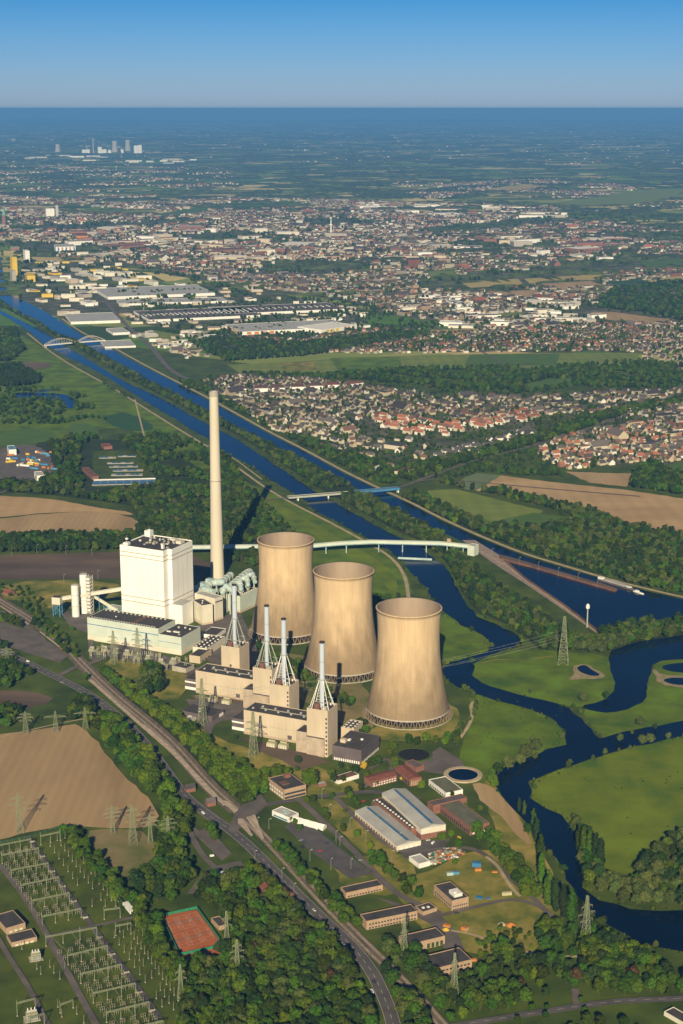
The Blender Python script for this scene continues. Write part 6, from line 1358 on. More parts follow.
gantry((16.7, 1004.5), (35, 999.5), 11, 'back beam of the big square portal at the lower left', 'big portals', 2); gantry((24, 1022), (44, 1014.5), 11, 'front beam of the big square portal at the lower left', 'big portals', 2); gantry((60, 1006), (73, 1001), 7, 'small portal on the grass left of the diagonal lane', 'portals', 2)
for i, (x, y) in enumerate([(33, 843), (43, 858), (53, 873), (63.5, 888), (74.5, 903), (86, 919), (100, 939), (113, 956), (127, 974), (140, 994), (153, 1012)]):
    C = P(x, y); box_house('relay_kiosk', 'small grey relay kiosk with dark roof in the row down the middle of the substation', 'kiosk', (C[0]-2, C[1]-2), R(20), 4.4, 3.6, 2.8, 'concrete', 'tarroof', parapet=0, group='relay kiosks')
def big_trafo(px, rot, label, s=1.0, name='power_transformer'):
    c = P(*px); root = empty(name, (*c, 1.3), R(rot), label, 'transformer'); root.scale = (s, s, s)
    MB().box(-4, 4, -2.2, 2.2, .3, 4.5).build('tank', M['trafo'], root); MB().box(-5.5, 5.5, -4.5, 4.5, -.2, .29).build('plinth', M['concrete'], root)
    MB().tube((-3.5, 0, 6), (3.5, 0, 6), .8, .8, 10).build('conservator', M['greyroof'], root)
    for i in range(6): MB().box(-3.8+i*1.3, -3+i*1.3, -3.6, -2.21, .8, 4.2).build('radiator', M['steel'], root)
    for i in range(3): MB().lathe([(.35, 4.5), (.5, 5.2), (.3, 5.9), (.5, 6.6), (.2, 8)], 8, (-2.4+i*2.4, 1.2)).build('bushing', M['white'], root)
big_trafo((36, 960), 20, 'grey power transformer on a concrete pad below the two brick houses'); big_trafo((32, 1020), 20, 'grey power transformer under the big square portal', 1.1)
rr_ = random.Random(9)
for i in range(8):
    x = 92+i*11.5+rr_.uniform(-2, 2); y = 652+i*1.8+rr_.uniform(-2, 3); c = P(x, y)
    big_trafo((x, y), -25, ['grey', 'dull grey', 'pale grey'][i % 3]+' transformer in the switchyard before the turquoise hall, '+['first', 'second', 'third', 'fourth', 'fifth', 'sixth', 'seventh', 'eighth'][i]+' from the left', rr_.uniform(.7, 1.1))
for i in range(46):
    x = rr_.uniform(88, 190); y = 648+(x-88)*.16+rr_.uniform(0, 12); c = P(x, y)
    if 'y' not in EQ:
        root = empty('surge_arrester', (0, 0, 0)); MB().box(-1.6, 1.6, -.2, .2, 4, 4.5).build('frame', M['steel'], root)
        for s in (-1.3, 1.3): MB().tube((s, 0, 0), (s, 0, 4), .22, .18, 5).build('leg', M['steel'], root); MB().lathe([(.3, 4.5), (.45, 5.4), (.3, 6.3), (.45, 7.2), (.15, 8.5)], 8, (s, 0)).build('insulator', M['trafo'], root)
        EQ['y'] = root
    else: root = copy_tree(EQ['y'])
    root.location = (*c, 1.3); root.rotation_euler = (0, 0, R(-25+90*rr_.randrange(2))); tag(root, 'pale surge arrester stand in the crowded switchyard before the turquoise hall', 'surge arrester', 'switchyard stands before the turquoise hall')
def fence_line(px, h_, label, m_='meshfence', step=5):
    q_ = PP(px); o = q_[0]; root = empty('fence', (*o, ZG*.6), 0, label, 'fence'); k = 0
    for a, b2 in zip(q_[:-1], q_[1:]):
        d = math.dist(a, b2); nx, ny = -(b2[1]-a[1])/d*.05, (b2[0]-a[0])/d*.05
        MB().prism([(a[0]-o[0]-nx, a[1]-o[1]-ny), (b2[0]-o[0]-nx, b2[1]-o[1]-ny), (b2[0]-o[0]+nx, b2[1]-o[1]+ny), (a[0]-o[0]+nx, a[1]-o[1]+ny)], .1, h_).build('mesh_panel', M[m_], root)
        n = int(d/step)
        for i in range(n):
            if k < 95: MB().tube((a[0]-o[0]+(b2[0]-a[0])*i/n, a[1]-o[1]+(b2[1]-a[1])*i/n, 0), (a[0]-o[0]+(b2[0]-a[0])*i/n, a[1]-o[1]+(b2[1]-a[1])*i/n, h_+.3), .09, .09, 4).build('post', M['steel'], root); k += 1
fence_line([(-5, 845), (30, 838), (60, 828), (140, 925), (195, 1005)], 2.4, 'green mesh fence along the hedge side of the substation')
fence_line([(312, 826), (345, 852), (372, 874)], 2.0, 'low green mesh fence beside the car park')
fence_line([(250, 836), (300, 880), (350, 930), (378, 962)], 1.4, 'low fence between main road and railway')

# ------------------------------------------------------------------ cars
def car(px, rot, m_, label, van=False):
    key = (m_, van); c = P(*px)
    if key in EQ: root = copy_tree(EQ[key])
    else:
        root = empty('van' if van else 'car', (0, 0, 0)); hh = 2.1 if van else .95
        b2 = MB(); prof = [(-2.1, .35), (2.1, .35), (2.15, .75), (1.9, hh*.95), (-2.0, hh), (-2.15, .8)]
        b2.add([(x, -.85, z) for x, z in prof]+[(x, .85, z) for x, z in prof], [tuple(range(6)), tuple(range(11, 5, -1))]+[(i, 6+i, 6+(i+1) % 6, (i+1) % 6) for i in range(6)]); b2.build('body', M[m_], root)
        if not van:
            cb = [(-1.7, .96), (.95, .96), (.35, 1.45), (-1.35, 1.45)]
            MB().add([(x, -.72, z) for x, z in cb]+[(x, .72, z) for x, z in cb], [(0, 1, 2, 3), (7, 6, 5, 4)]+[(i, 4+i, 4+(i+1) % 4, (i+1) % 4) for i in range(4)]).build('windows', M['glass'], root)
            MB().box(-1.25, .25, -.66, .66, 1.453, 1.5).build('roof', M[m_], root)
        else: MB().box(1.93, 2.0, -.7, .7, 1.2, 1.8).build('windscreen', M['glass'], root)
        for x in (-1.35, 1.35):
            for y in (-.87, .87): MB().tube((x, y-.1, .33), (x, y+.1, .33), .33, .33, 12).build('wheel', M['tyre'], root)
        EQ[key] = root
    root.location = (*c, 1.45); root.rotation_euler = (0, 0, R(rot)); tag(root, label, 'van' if van else 'car'); return root
for px, rot, m_, lab, van in [((320, 852.5), 15, 'carred', 'red car parked alone in the car park', 0), ((302, 849), -60, 'cardark', 'dark blue car at the tree edge of the car park', 0), ((327, 845), 20, 'cardark', 'dark car on the far lane of the car park', 0), ((363, 803), 30, 'carred', 'red car in front of the long grey-roofed shed', 0),
        ((314, 912), -58, 'carwhite', 'white car on the main road beside the trees', 0), ((343, 946), -58, 'carsilver', 'silver car farther down the main road', 0), ((374, 984), -70, 'cardark', 'dark car at the lower bend of the main road', 0), ((372, 994), -72, 'carwhite', 'white van at the lower bend of the main road', 1),
        ((28, 663), -25, 'carwhite', 'white van on the main road near the left edge', 1), ((203, 815), -58, 'carwhite', 'white van stopped near the level crossing', 1), ((199, 809), -58, 'cardark', 'dark car behind the van at the level crossing', 0), ((457, 915), 5, 'cardark', 'dark car on the lane before the free-standing office', 0),
        ((62, 684), -30, 'carsilver', 'silver car on the main road in the upper left', 0), ((428, 842), 20, 'carwhite', 'white car in the yard before the blue gates', 0), ((433, 845), 60, 'carwhite', 'second white car in the yard before the blue gates', 1), ((301, 842), 40, 'carsilver', 'silver car at the upper end of the car park', 0),
        ((212, 858), 20, 'carwhite', 'white van parked near the small white cabin', 1), ((360, 862), 10, 'carsilver', 'silver car at the lower corner of the car park', 0)]: car(px, rot, m_, lab, bool(van))

# ------------------------------------------------------------------ sewage works, recycling yard, small sites left of the chimney
bs = [((92+i*7.8, 486-i*.2), (6.2, 12)) for i in range(8)]
for i, ((x, y), _) in enumerate(bs):
    C = P(x, y); root = empty('clarifier_basin', (*C, 0), R(3), 'rectangular blue clarifier basin with white walkway in the front row', 'basin', 'front clarifier basins')
    MB().box(0, 14, 0, 42, 0, 2).build('basin_wall', M['concrete'], root); MB().box(.8, 13.2, .8, 36, 2.003, 2.2).build('water_surface', M['skyl'], root); MB().box(-.3, 14.3, 36.5, 41, 2.003, 3.6).build('walkway', M['white'], root)
for i, (x, y, l, d) in enumerate([(111, 476.5, 60, 14), (113, 472, 58, 14), (109, 468, 56, 12), (107, 464.5, 52, 12), (99, 459, 34, 12), (118, 457.5, 36, 12)]):
    C = P(x, y); root = empty('treatment_tank', (*C, 0), R(3), ['long grey treatment tank, %s from the front' % ['first', 'second', 'third', 'fourth'][i] if i < 4 else ('short grey tank at the back left', 'short grey tank at the back right')[i-4]][0], 'tank', None)
    MB().box(0, l, 0, d, 0, 2).build('tank_wall', M['concrete'], root)
    for k in range(int(l/9)): MB().box(k*9+.8, k*9+8.2, .8, d-.8, 2.003, 2.2).build('water_surface', M['skyl' if (k+i) % 3 else 'greyroof'], root)
fld('grass_plot', [(95, 488), (92, 452), (134, 450), (160, 484)], .93, 'grass', sm=0)
bl('plant_building', 'red-brick sewage works building left of the tanks', 'building', (92, 477), (82, 468), (96, 474), h=6, wall='brick', roof='rust'); bl('plant_house', 'small brick house behind the sewage tanks', 'building', (104, 447), (101, 444), (112, 446), h=6, wall='brick', roof='redroof')
fld('yard', [(-20, 482), (0, 450), (12, 446), (30, 444), (48, 452), (56, 472), (30, 480)], .94, 'asphalt2', sm=1)
bl('white_hall', 'white hall with blue roof at the recycling yard, far corner', 'hall', (9, 450), (7, 446), (16, 449), h=12, wall='white', roof='bluesteel'); bl('yard_office', 'white block at the near edge of the recycling yard', 'building', (37, 476), (34, 472), (44, 474.5), h=12, wall='white', roof='greyroof')
for i in range(34):
    x = rr_.uniform(4, 52); y = rr_.uniform(453, 470); c = P(x, y); m_ = ['blue', 'yellow', 'white', 'orange', 'bluesteel'][i % 5]
    o = MB().prism([(0, 0), (8+6*(i % 3), 0), (8+6*(i % 3), 4), (0, 4)], 0, 3).box(.4, 3, .4, 3.6, 3.003, 3.5).build('skip_container', M[m_], loc=(*c, .95)); o.rotation_euler = (0, 0, R(rr_.choice([-20, 70, 20]))); tag(o, {'blue': 'blue', 'yellow': 'yellow', 'white': 'white', 'orange': 'orange', 'bluesteel': 'steel blue'}[m_]+' skip container in the recycling yard', 'container', 'skip containers')

# ------------------------------------------------------------------ houses and towns
M['hwall'] = attr_mat('house_wall'); M['hroof'] = attr_mat('house_roof')
WALLS = [(.52, .46, .36), (.44, .36, .26), (.68, .64, .57), (.36, .26, .18), (.27, .13, .09), (.47, .41, .28)]
ROOFS = [(.075, .068, .07), (.10, .085, .08), (.16, .09, .07), (.32, .12, .075), (.13, .11, .10), (.22, .19, .17)]
def house_geo(w_, d_, h_, k, wc, rc, flat=False):
    """two vertex/face lists: walls with gables, and roof"""
    if flat:
        wv = [(x, y, z) for z in (-.5, h_) for x, y in ((-w_/2, -d_/2), (w_/2, -d_/2), (w_/2, d_/2), (-w_/2, d_/2))]
        wf = [(0, 1, 5, 4), (1, 2, 6, 5), (2, 3, 7, 6), (3, 0, 4, 7)]; rv = [(x*.99, y*.99, h_+.1) for x, y, z in wv[4:]]+[(x*.99, y*.99, h_-.3) for x, y, z in wv[4:]]
        return wv, wf, rv, [(0, 1, 2, 3), (4, 5, 1, 0), (5, 6, 2, 1), (6, 7, 3, 2), (7, 4, 0, 3)]
    wv = [(x, y, z) for z in (-.5, h_) for x, y in ((-w_/2, -d_/2), (w_/2, -d_/2), (w_/2, d_/2), (-w_/2, d_/2))]+[(-w_/2, 0, h_+k-.1), (w_/2, 0, h_+k-.1)]
    wf = [(0, 1, 5, 4), (2, 3, 7, 6), (1, 2, 6, 9, 5), (3, 0, 4, 8, 7)]
    o = .5; zz = h_-o*k/(d_/2); rv = [(-w_/2-o, -d_/2-o, zz), (w_/2+o, -d_/2-o, zz), (w_/2+o, 0, h_+k), (-w_/2-o, 0, h_+k), (w_/2+o, d_/2+o, zz), (-w_/2-o, d_/2+o, zz)]
    rv += [(x, y, z+.25) for x, y, z in rv]
    return wv, wf, rv, [(6, 7, 8, 9), (9, 8, 10, 11), (0, 3, 2, 1), (3, 5, 4, 2), (0, 1, 7, 6), (4, 5, 11, 10), (1, 2, 8, 7), (2, 4, 10, 8), (5, 3, 9, 11), (3, 0, 6, 9)]
def attr_mesh(name, v, f, c, m):
    me = bpy.data.meshes.new(name); me.from_pydata(v, [], f); me.materials.append(m)
    a = me.attributes.new('col', 'FLOAT_COLOR', 'POINT'); a.data.foreach_set('color', np.array([(*x, 1) for x in c], dtype=np.float32).ravel()); return me
HOUSES = []   # x, y, rot, w, d, h, k, wall, roof, flat, tint
def town(px, ang, sx, sy, prob, size=(11, 9), walls=(0, 1, 2, 5, 0), roofs=(0, 1, 0, 4, 2), hh=(4.5, 6.5), flat=0.0, zone='town', noise=0.0, jit=.18, big=0.0, inc=None):
    w_ = PP(px); ca, sa = dirv(ang); us = [p[0]*ca+p[1]*sa for p in w_]; vs = [-p[0]*sa+p[1]*ca for p in w_]
    v = min(vs); row = 0
    while v < max(vs):
        u = min(us)
        while u < max(us):
            if rnd.random() < prob:
                a = u+rnd.uniform(-jit, jit)*sx; b = v+rnd.uniform(-jit, jit)*sy; x, y = a*ca-b*sa, a*sa+b*ca
                if inside(w_, x, y) and not blocked(x, y) and (not noise or math.sin(x*.0051+2*math.sin(y*.0023))+math.sin(y*.0043+1.7*math.sin(x*.0031)) > noise+rnd.uniform(-.5, .5)):
                    fl = rnd.random() < flat; bg = rnd.random() < big; k = rnd.uniform(.8, 1.25)*(rnd.uniform(1.8, 3.6) if bg else 1)
                    w2, d2 = size[0]*k, size[1]*(k if not bg else k*.7)
                    HOUSES.append((x, y, R(ang+(90 if rnd.random() < .25 else 0)+rnd.uniform(-6, 6)), w2, d2, rnd.uniform(*hh)*(1.4 if bg else 1), d2*.42, rnd.choice(walls), rnd.choice(roofs), fl or (bg and rnd.random() < .7), zone))
            u += sx
        v += sy; row += 1
red = (3, 3, 3, 2); white = (2, 2, 0)
town([(352, 420), (375, 432), (440, 438), (482, 430), (545, 418), (530, 411), (480, 421), (440, 424), (370, 414)], -38, 25, 30, .9, (19, 10), white, red, (6, 7), zone='red')
town([(434, 462), (442, 450), (470, 446), (530, 431), (537, 438), (500, 450), (475, 458), (450, 466)], 18, 26, 27, .95, (20, 11), (2,), (0,), (7, 8), zone='white')
for px in ([(212, 386), (250, 404), (290, 424), (345, 452)], [(300, 380), (330, 400), (372, 425)], [(240, 380), (300, 402), (345, 420)]): pass
town([(205, 381), (225, 376), (300, 378), (420, 392), (440, 402), (428, 425), (380, 416), (340, 418), (370, 440), (340, 456), (300, 440), (265, 426), (230, 405)], -52, 19, 26, .66, (12, 10), zone='west', big=.03)
town([(440, 396), (560, 396), (700, 388), (740, 425), (640, 420), (560, 414), (480, 420), (442, 422)], 22, 19, 27, .66, (13, 10), zone='north', big=.07)
town([(536, 446), (560, 438), (640, 422), (720, 420), (740, 465), (650, 464), (600, 468), (560, 470), (540, 460)], 24, 20, 27, .82, (12, 10), (0, 1, 4, 5, 2), (0, 1, 3, 2, 4), zone='east', big=.07)
town([(345, 440), (430, 440), (432, 462), (400, 478), (370, 470)], -30, 26, 34, .5, (12, 10), zone='canalside', big=.12, flat=.2)
town([(360, 331), (560, 328), (640, 322), (660, 345), (640, 352), (560, 351), (470, 353), (370, 354), (300, 352), (220, 346), (230, 338), (300, 340)], 20, 19, 27, .74, (11, 9), roofs=(0, 1, 2, 4, 3), zone='town')
town([(600, 340), (640, 322), (720, 320), (760, 390), (700, 386), (650, 365)], -50, 21, 27, .7, big=.06)
town([(150, 346), (230, 336), (230, 352), (190, 360)], 30, 24, 30, .5, big=.1)
# the city: mixed blocks seen from afar
CW = (0, 1, 2, 3, 5, 0, 4, 2); CR = (0, 1, 2, 3, 4, 5, 1, 0)
town([(120, 262), (230, 270), (700, 268), (760, 330), (640, 328), (440, 332), (400, 315), (350, 300), (230, 285)], 25, 27, 27, .55, (13, 10), CW, CR, (5, 10), .1, noise=-.4, big=.16, jit=.35)
town([(-30, 245), (60, 215), (230, 213), (560, 216), (700, 235), (760, 268), (230, 270), (100, 262)], 12, 32, 36, .6, (15, 11), CW, CR, (6, 13), .15, noise=-.7, big=.14, jit=.4)
town([(-30, 196), (120, 196), (320, 200), (560, 208), (560, 217), (60, 216), (-30, 240)], 30, 40, 50, .7, (17, 12), CW, CR, (7, 14), .2, noise=-.1, big=.15, jit=.5)
town([(390, 182), (600, 178), (640, 190), (600, 198), (420, 198)], -20, 38, 48, .75, (18, 12), CW, CR, (6, 11), 0, noise=.1, jit=.5)
town([(-30, 166), (230, 168), (240, 190), (-30, 195)], 10, 60, 70, .6, (20, 14), CW, CR, (7, 12), .1, noise=.3, jit=.6)
town([(560, 192), (720, 190), (720, 210), (600, 214)], 10, 55, 60, .6, (18, 12), CW, CR, noise=.2, jit=.6)
town([(-60, 118), (760, 118), (760, 166), (-60, 166)], 10, 150, 190, .5, (26, 18), CW, CR, (7, 12), .1, noise=1.15, big=.1, jit=.6)
def hdist(t): return math.hypot(t[0], t[1])
HOUSES.sort(key=hdist)
def vis(t):
    zc = t[1]*math.cos(PITCH)+H*math.sin(PITCH); return -5 < 341.5+t[0]/zc*F < 688
near = [t for t in HOUSES if vis(t)][:300]; ids = set(id(t) for t in near); farh = [t for t in HOUSES if id(t) not in ids]
WN = ['cream', 'tan', 'white', 'brown', 'brick', 'pale yellow']; RN = ['dark slate', 'dark grey', 'brown', 'red', 'grey', 'light grey']
ZN = {'red': 'the long curved terraces', 'white': 'the modern white rows', 'west': 'the dense estate along the canal', 'north': 'the dense estate north of the red terraces', 'east': 'the estate beyond the pale bare field', 'canalside': 'the loose buildings beside the blue bridge', 'town': 'the village behind the sports ground'}
MC = {}
for t in near:
    x, y, ro, w2, d2, h2, k2, wi, ri, fl, zn = t; key = (wi, ri, fl, round(w2/3), round(d2/3))
    root = empty('house', (x, y, .5), ro, '%s house with %s %sroof in %s' % (WN[wi], RN[ri], 'flat ' if fl else '', ZN[zn]), 'house', 'houses of %s, %s walls and %s roofs' % (ZN[zn], WN[wi], RN[ri]))
    if key not in MC:
        wv, wf, rv, rf = house_geo(w2, d2, h2, k2, wi, ri, fl); MC[key] = (attr_mesh('wall', wv, wf, [WALLS[wi]]*len(wv), M['hwall']), attr_mesh('roof', rv, rf, [ROOFS[ri]]*len(rv), M['hroof']))
    for nm, me in zip(('wall', 'roof'), MC[key]):
        o = bpy.data.objects.new(nm, me); COL.objects.link(o); o.parent = root
v_ = []; f_ = []; c_ = []; mi = []
for t in farh:
    x, y, ro, w2, d2, h2, k2, wi, ri, fl, zn = t; wv, wf, rv, rf = house_geo(w2, d2, h2, k2, wi, ri, fl); ca, sa = math.cos(ro), math.sin(ro); j = rnd.uniform(.45, 1.0)
    for vv_, ff_, cc_, m_ in ((wv, wf, WALLS[wi], 0), (rv, rf, ROOFS[ri], 1)):
        n0 = len(v_); v_ += [(x+a*ca-b*sa, y+a*sa+b*ca, z+.5) for a, b, z in vv_]; f_ += [tuple(i+n0 for i in q_) for q_ in ff_]; c_ += [tuple(q_*j for q_ in cc_)]*len(vv_)
me = attr_mesh('distant_town', v_, f_, c_, M['hwall']); o = bpy.data.objects.new('distant_town', me); COL.objects.link(o); tag(o, 'thousands of small houses of the distant city and villages', 'town', kind='stuff')
print('houses', len(HOUSES), 'near to y', near[-1][1])

# ------------------------------------------------------------------ larger far buildings, each its own thing
bl('logistics_hall', 'largest pale grey hall by the city, far side of the railway yard', 'hall', (108, 297), (104, 288), (215, 293), h=10, wall='white', roof='greyroof')
bl('logistics_hall', 'long low white hall just in front of the largest grey hall', 'hall', (120, 304), (118, 300), (228, 301), h=7, wall='white', roof='greyroof')
bl('factory_hall', 'grey-roofed factory with many roof lights left of the orange-striped hall', 'factory', (150, 320), (140, 311), (262, 315), h=8, wall='white', roof='darkclad', items=[(.03+.04*i, .5, 4, 50, 2, 'white') for i in range(24)])
bl('factory_hall', 'long low factory with white front and dark roof behind the orange-striped hall', 'factory', (222, 314), (215, 307), (345, 309), h=8, wall='white', roof='darkclad', items=[(.03+.05*i, .5, 4, 40, 2, 'white') for i in range(19)])
bl('furniture_store', 'big grey-roofed hall with orange and yellow striped front', 'store', (242, 332), (219, 325), (352, 326.5), h=10, wall='white', roof='greyroof', wins=[('l', 1, 9, .12*i, .08+.12*i, 0, 'orange' if i % 2 else 'yellow') for i in range(8)]+[('f', 1, 9, .03, .30, 4, 'orange'), ('f', 1, 9, .80, .98, 3, 'yellow')])
bl('furniture_store', 'smaller white hall with orange and yellow end beside the big striped hall', 'store', (322, 330), (318, 324), (357, 325), h=12, wall='white', roof='white', wins=[('f', 1, 11, .1, .5, 3, 'yellow'), ('f', 1, 11, .6, .95, 3, 'orange')])
bl('canal_hall', 'long white hall on the canal bank near the arch bridges', 'hall', (71, 322), (65, 314), (117, 317), h=8, wall='white', roof='greyroof')
bl('canal_hall', 'small white flat hall standing alone right of the long canal hall', 'hall', (113, 333), (106, 328.5), (128, 331), h=7, wall='white', roof='greyroof')
bl('canal_sheds', 'pale low sheds right of the canal arch bridge', 'shed', (105, 347), (100, 341), (135, 345), h=5, wall='white', roof='greyroof')
bl('silo_block', 'tall bright yellow silo block by the harbour', 'silo block', (12, 257.5), (9.8, 256.8), (16.5, 257.2), cb=278, wall='yellow', roof='greyroof')
bl('silo_block', 'grey concrete silo attached below the yellow silo block', 'silo block', (12, 271), (9.8, 270), (15.5, 270.7), cb=283, wall='concrete', roof='greyroof')
bl('silo_block', 'pale tall elevator tower behind the yellow silo', 'silo block', (25, 251), (23, 250), (29, 250.6), cb=263, wall='white', roof='white')
bl('silo_block', 'yellow storage block right of the yellow silo', 'silo block', (27, 276), (25, 273), (35, 275.5), h=25, wall='yellow', roof='yellow')
bl('city_block', 'long white, orange and blue block at the rail yard', 'apartment block', (56, 247), (54, 244.5), (75, 246), h=30, wall='white', roof='greyroof', wins=[('f', 3, 28, .08+.2*i, .16+.2*i, 0, 'orange' if i % 2 else 'blue') for i in range(5)])
bl('high_rise', 'pale wide high-rise of the city on the left', 'high-rise', (46, 209), (45, 208.2), (54, 208.7), h=60, wall='white', roof='white'); bl('high_rise', 'slim high-rise right of the wide pale one', 'high-rise', (55.5, 206), (55, 205.3), (58, 205.8), h=80, wall='greyroof', roof='white')
c = P(4.5, 226); root = empty('church_tower', (*c, 0), 0, 'church tower with a green copper spire at the left edge of the city', 'church tower')
MB().box(-10, 10, -10, 10, 0, 62).build('tower', M['brick'], root); MB().tube((0, 0, 62), (0, 0, 118), 13, .3, 8).build('spire', mat('copper_green', (.16, .34, .26), None, 1), root)
c = P(331, 237); root = empty('radio_tower', (*c, 0), 0, 'slim pale radio tower in the middle of the city', 'tower'); MB().lathe([(5, 0), (3, 80), (.4, 110)], 12).build('shaft', M['white'], root); MB().lathe([(3, 60), (8, 62), (8, 68), (3, 70)], 12).build('platform', M['white'], root)
bl('long_block', 'reddish long apartment block in the left of the city', 'apartment block', (76, 236), (75, 233), (88, 235), h=26, wall='orange', roof='rust')
for i, (x, y) in enumerate([(234, 388), (255, 387.5), (272, 387), (292, 386), (310, 385), (328, 384), (352, 383), (289, 383), (280, 376)][:7]):
    bl('apartment_block', 'white three-storey block with red-brown roof in the row behind the dense estate', 'apartment block', (x, y+1), (x-1.5, y-1.5), (x+12, y-.5), h=10, wall='white', roof='redroof' if i > 4 else 'rust', gable=3, parapet=0, group='white apartment blocks behind the estate')
rr_ = random.Random(21)
def place_halls(n, px, lab, grp, smin, smax, walls, roofs, hmin, hmax, angs):
    w_ = PP(px); xs = [p[0] for p in w_]; ys = [p[1] for p in w_]; k = 0; tries = 0
    while k < n and tries < 4000:
        tries += 1; x = rr_.uniform(min(xs), max(xs)); y = rr_.uniform(min(ys), max(ys))
        if not inside(w_, x, y) or blocked(x, y): continue
        wm = rr_.choice(walls); rm = rr_.choice(roofs); W = rr_.uniform(smin, smax); D = W*rr_.uniform(.35, .8); h = rr_.uniform(hmin, hmax)
        WN2 = {'white': 'white', 'cream': 'cream', 'concrete': 'grey', 'yellow': 'yellow', 'brick': 'brick', 'greyroof': 'grey', 'turq': 'pale green', 'beige': 'beige'}[wm]; RN2 = {'white': 'white', 'greyroof': 'grey', 'darkclad': 'dark', 'rust': 'brown', 'yellow': 'yellow', 'redroof': 'red', 'tarroof': 'black'}[rm]
        box_house('factory_hall', '%s hall with %s roof %s' % (WN2, RN2, lab), 'hall', (x, y), R(rr_.choice(angs)+rr_.uniform(-4, 4)), W, D, h, wm, rm, parapet=.8, group='%s: %s walls, %s roofs' % (grp, WN2, RN2)); k += 1
place_halls(85, [(18, 262), (110, 262), (150, 285), (95, 300), (120, 306), (60, 318), (28, 300), (20, 285)], 'in the harbour district', 'harbour halls', 22, 70, ['white', 'cream', 'white', 'yellow', 'concrete', 'cream', 'beige'], ['greyroof', 'white', 'rust', 'greyroof', 'darkclad'], 5, 15, [10, -55])
place_halls(60, [(395, 300), (480, 292), (560, 305), (600, 322), (540, 326), (430, 330), (390, 320)], 'in the industrial estate north of the village', 'halls of the northern estate', 35, 90, ['white', 'cream', 'white', 'concrete'], ['greyroof', 'white', 'darkclad', 'greyroof'], 7, 12, [20, -10])
place_halls(30, [(130, 335), (220, 332), (180, 352), (150, 345)], 'by the railway near the canal', 'railway-side halls', 22, 50, ['white', 'cream', 'concrete'], ['greyroof', 'rust', 'white'], 6, 9, [20, 60])
place_halls(90, [(0, 232), (230, 228), (430, 240), (640, 240), (640, 262), (230, 262), (40, 258)], 'spread through the city', 'large city buildings', 50, 150, ['white', 'cream', 'beige', 'brick', 'concrete'], ['greyroof', 'darkclad', 'white', 'rust'], 10, 26, [12, 30, -20])
place_halls(70, [(96, 283), (235, 284), (300, 300), (365, 310), (360, 336), (215, 336), (128, 324), (110, 300)], 'among the big logistics halls', 'small logistics halls', 14, 45, ['white', 'cream', 'concrete', 'beige'], ['greyroof', 'darkclad', 'rust', 'white'], 4, 8, [8, 20, -60])
place_halls(18, [(0, 158), (60, 156), (190, 160), (190, 164), (40, 164)], 'at the distant industrial strip', 'distant industrial strip', 90, 260, ['white', 'cream', 'concrete'], ['white', 'greyroof'], 12, 24, [4, -4])
place_halls(40, [(340, 204), (470, 206), (560, 212), (560, 222), (340, 216)], 'on the far edge of the city', 'far edge halls', 50, 170, ['white', 'cream', 'concrete'], ['greyroof', 'white', 'rust'], 10, 18, [8, -12])
# the other power station on the horizon
def far_tower(px, r_, h_, label):
    c = P(*px); root = empty('cooling_tower', (*c, 0), 0, label, 'cooling tower'); MB().lathe([(r_*1.25, 0), (r_*1.1, h_*.25), (r_*.95, h_*.55), (r_*.9, h_*.8), (r_*.97, h_), (r_*.9, h_), (r_*.8, h_*.8)], 24).build('shell', M['concrete'], root, smooth=True)
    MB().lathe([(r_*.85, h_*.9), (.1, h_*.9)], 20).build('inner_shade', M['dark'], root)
far_tower((115, 152), 44, 175, 'left large cooling tower of the power station on the horizon'); far_tower((128, 151), 44, 175, 'right large cooling tower of the power station on the horizon'); far_tower((58, 152), 40, 120, 'single reddish cooling tower left of the horizon power station')
c = P(93.5, 153); root = empty('chimney', (*c, 0), 0, 'slim tall chimney of the horizon power station', 'chimney'); MB().lathe([(13, 0), (8, 230), (.1, 230)], 14).build('shaft', M['concrete'], root)
for i, (x, w_, h_) in enumerate([(82, 60, 55), (86, 60, 60), (98, 60, 95), (102, 70, 60), (108, 50, 50), (121, 40, 60), (134, 60, 115), (138, 60, 125)]):
    C = P(x, 153.3); box_house('boiler_house', 'pale boiler block of the horizon power station, %s from the left' % ['first', 'second', 'third', 'fourth', 'fifth', 'sixth', 'seventh', 'eighth'][i], 'power station block', C, R(3), w_, 60, h_, 'white', 'greyroof')

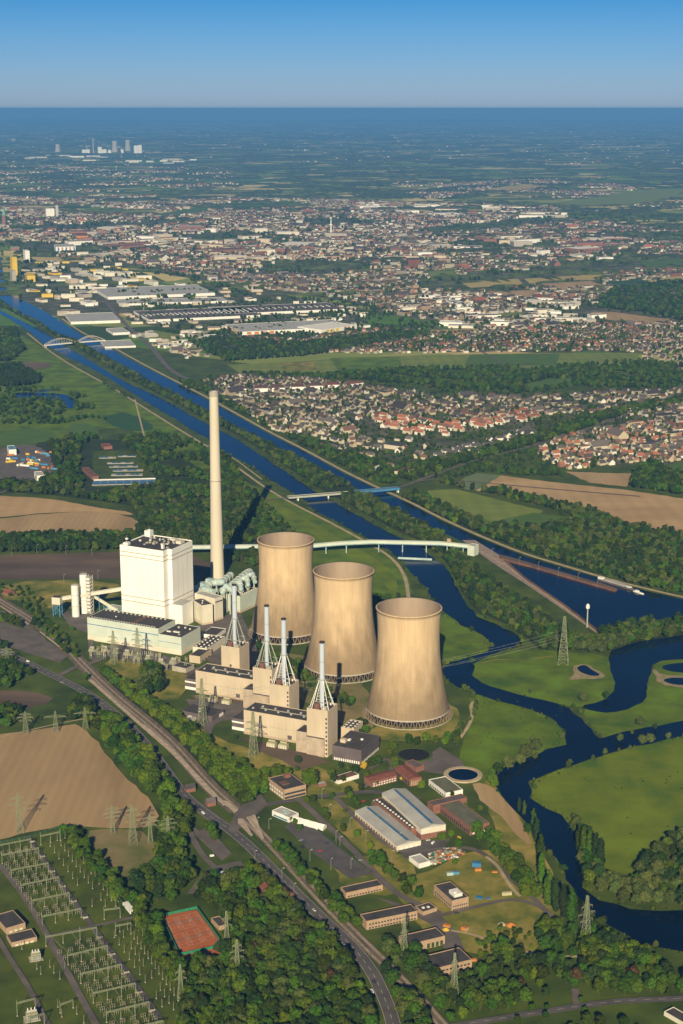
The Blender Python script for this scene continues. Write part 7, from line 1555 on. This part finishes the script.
# ------------------------------------------------------------------ distant woods and hedges (uncountable)
rng = np.random.RandomState(4)
base_v = []; base_f = []
def far_wood(x, y, L_, W_, h_, ang, nx, ny, V, Fc):
    ca, sa = math.cos(ang), math.sin(ang); n0 = len(V)
    for j in range(ny+1):
        for i in range(nx+1):
            ed = i in (0, nx) or j in (0, ny)
            u = (i/nx-.5)*L_+rng.uniform(-.2, .2)*L_/nx; v = (j/ny-.5)*W_*(1+.35*math.sin(i*1.7+x))+rng.uniform(-.1, .1)*W_/ny
            V.append((x+u*ca-v*sa, y+u*sa+v*ca, -.5 if ed else h_*rng.uniform(.6, 1.15)))
    for j in range(ny):
        for i in range(nx):
            a = n0+j*(nx+1)+i; Fc.append((a, a+1, a+nx+2, a+nx+1))
def far_woods(name, n, y0, y1, hedge, label):
    V = []; Fc = []; k = 0
    while k < n:
        y = math.exp(rng.uniform(math.log(y0), math.log(y1))); x = rng.uniform(-.235, .235)*y
        nz_ = math.sin(x*.0011+1.3*math.sin(y*.00043))+math.sin(y*.0007+1.9*math.sin(x*.0006))
        if blocked(x, y): continue
        sc = 1+max(0, y-9000)/12000.
        if y < 12500 and nz_ < -.2 and rng.rand() < .55: continue
        if hedge:
            far_wood(x, y, rng.uniform(120, 420)*sc, rng.uniform(10, 24)*sc**.5, rng.uniform(7, 12), R(17)+rng.choice([0, 0, 1.57])+rng.normal()*.12, 9, 2, V, Fc)
        else:
            far_wood(x, y, rng.uniform(90, 420)*sc, rng.uniform(50, 190)*sc, rng.uniform(11, 17), R(17)+rng.normal()*.3, 12, 6, V, Fc)
        k += 1
    me = bpy.data.meshes.new(name); me.from_pydata(V, [], Fc); me.materials.append(M['farleaf']); o = bpy.data.objects.new(name, me); COL.objects.link(o); tag(o, label, 'woods', kind='stuff')
M['farleaf'] = mat('far_foliage', (.065, .085, .02), (.022, .035, .011), .03, detail=6, coord='geo')
far_woods('distant_woods', 900, 7200, 80000, False, 'dark patches of forest out to the horizon'); far_woods('distant_hedges', 2600, 6000, 60000, True, 'long tree-lined hedges between the far fields')

hv = []; hf = []; nh = 160
for i in range(nh+1):
    x = -26000+52000*i/nh; hh = 40+45*math.sin(x*.00031)+30*math.sin(x*.0011+1)+rnd.uniform(0, 22)
    hv += [(x, 84000, -1), (x, 88500, max(8, hh)), (x, 91900, -1)]
for i in range(nh): hf += [(i*3, i*3+3, i*3+4, i*3+1), (i*3+1, i*3+4, i*3+5, i*3+2)]
hme = bpy.data.meshes.new('hills'); hme.from_pydata(hv, [], hf); hme.materials.append(M['farleaf']); ho = bpy.data.objects.new('hills', hme); COL.objects.link(ho); tag(ho, kind='structure')
# ------------------------------------------------------------------ haze
hm = bpy.data.materials.new('haze'); hm.use_nodes = True; n = hm.node_tree
for nd in list(n.nodes):
    if nd.type != 'OUTPUT_MATERIAL': n.nodes.remove(nd)
pv = n.nodes.new('ShaderNodeVolumePrincipled'); pv.inputs['Color'].default_value = HAZE_COL; pv.inputs['Density'].default_value = HAZE_DENS; pv.inputs['Anisotropy'].default_value = 0.0
n.links.new(pv.outputs[0], [q_ for q_ in n.nodes if q_.type == 'OUTPUT_MATERIAL'][0].inputs['Volume'])
tag(MB().box(-41000, 41000, -5000, 93000, -1.5, 690).build('haze', hm), 'blue air that fades the far country', 'haze', kind='stuff')
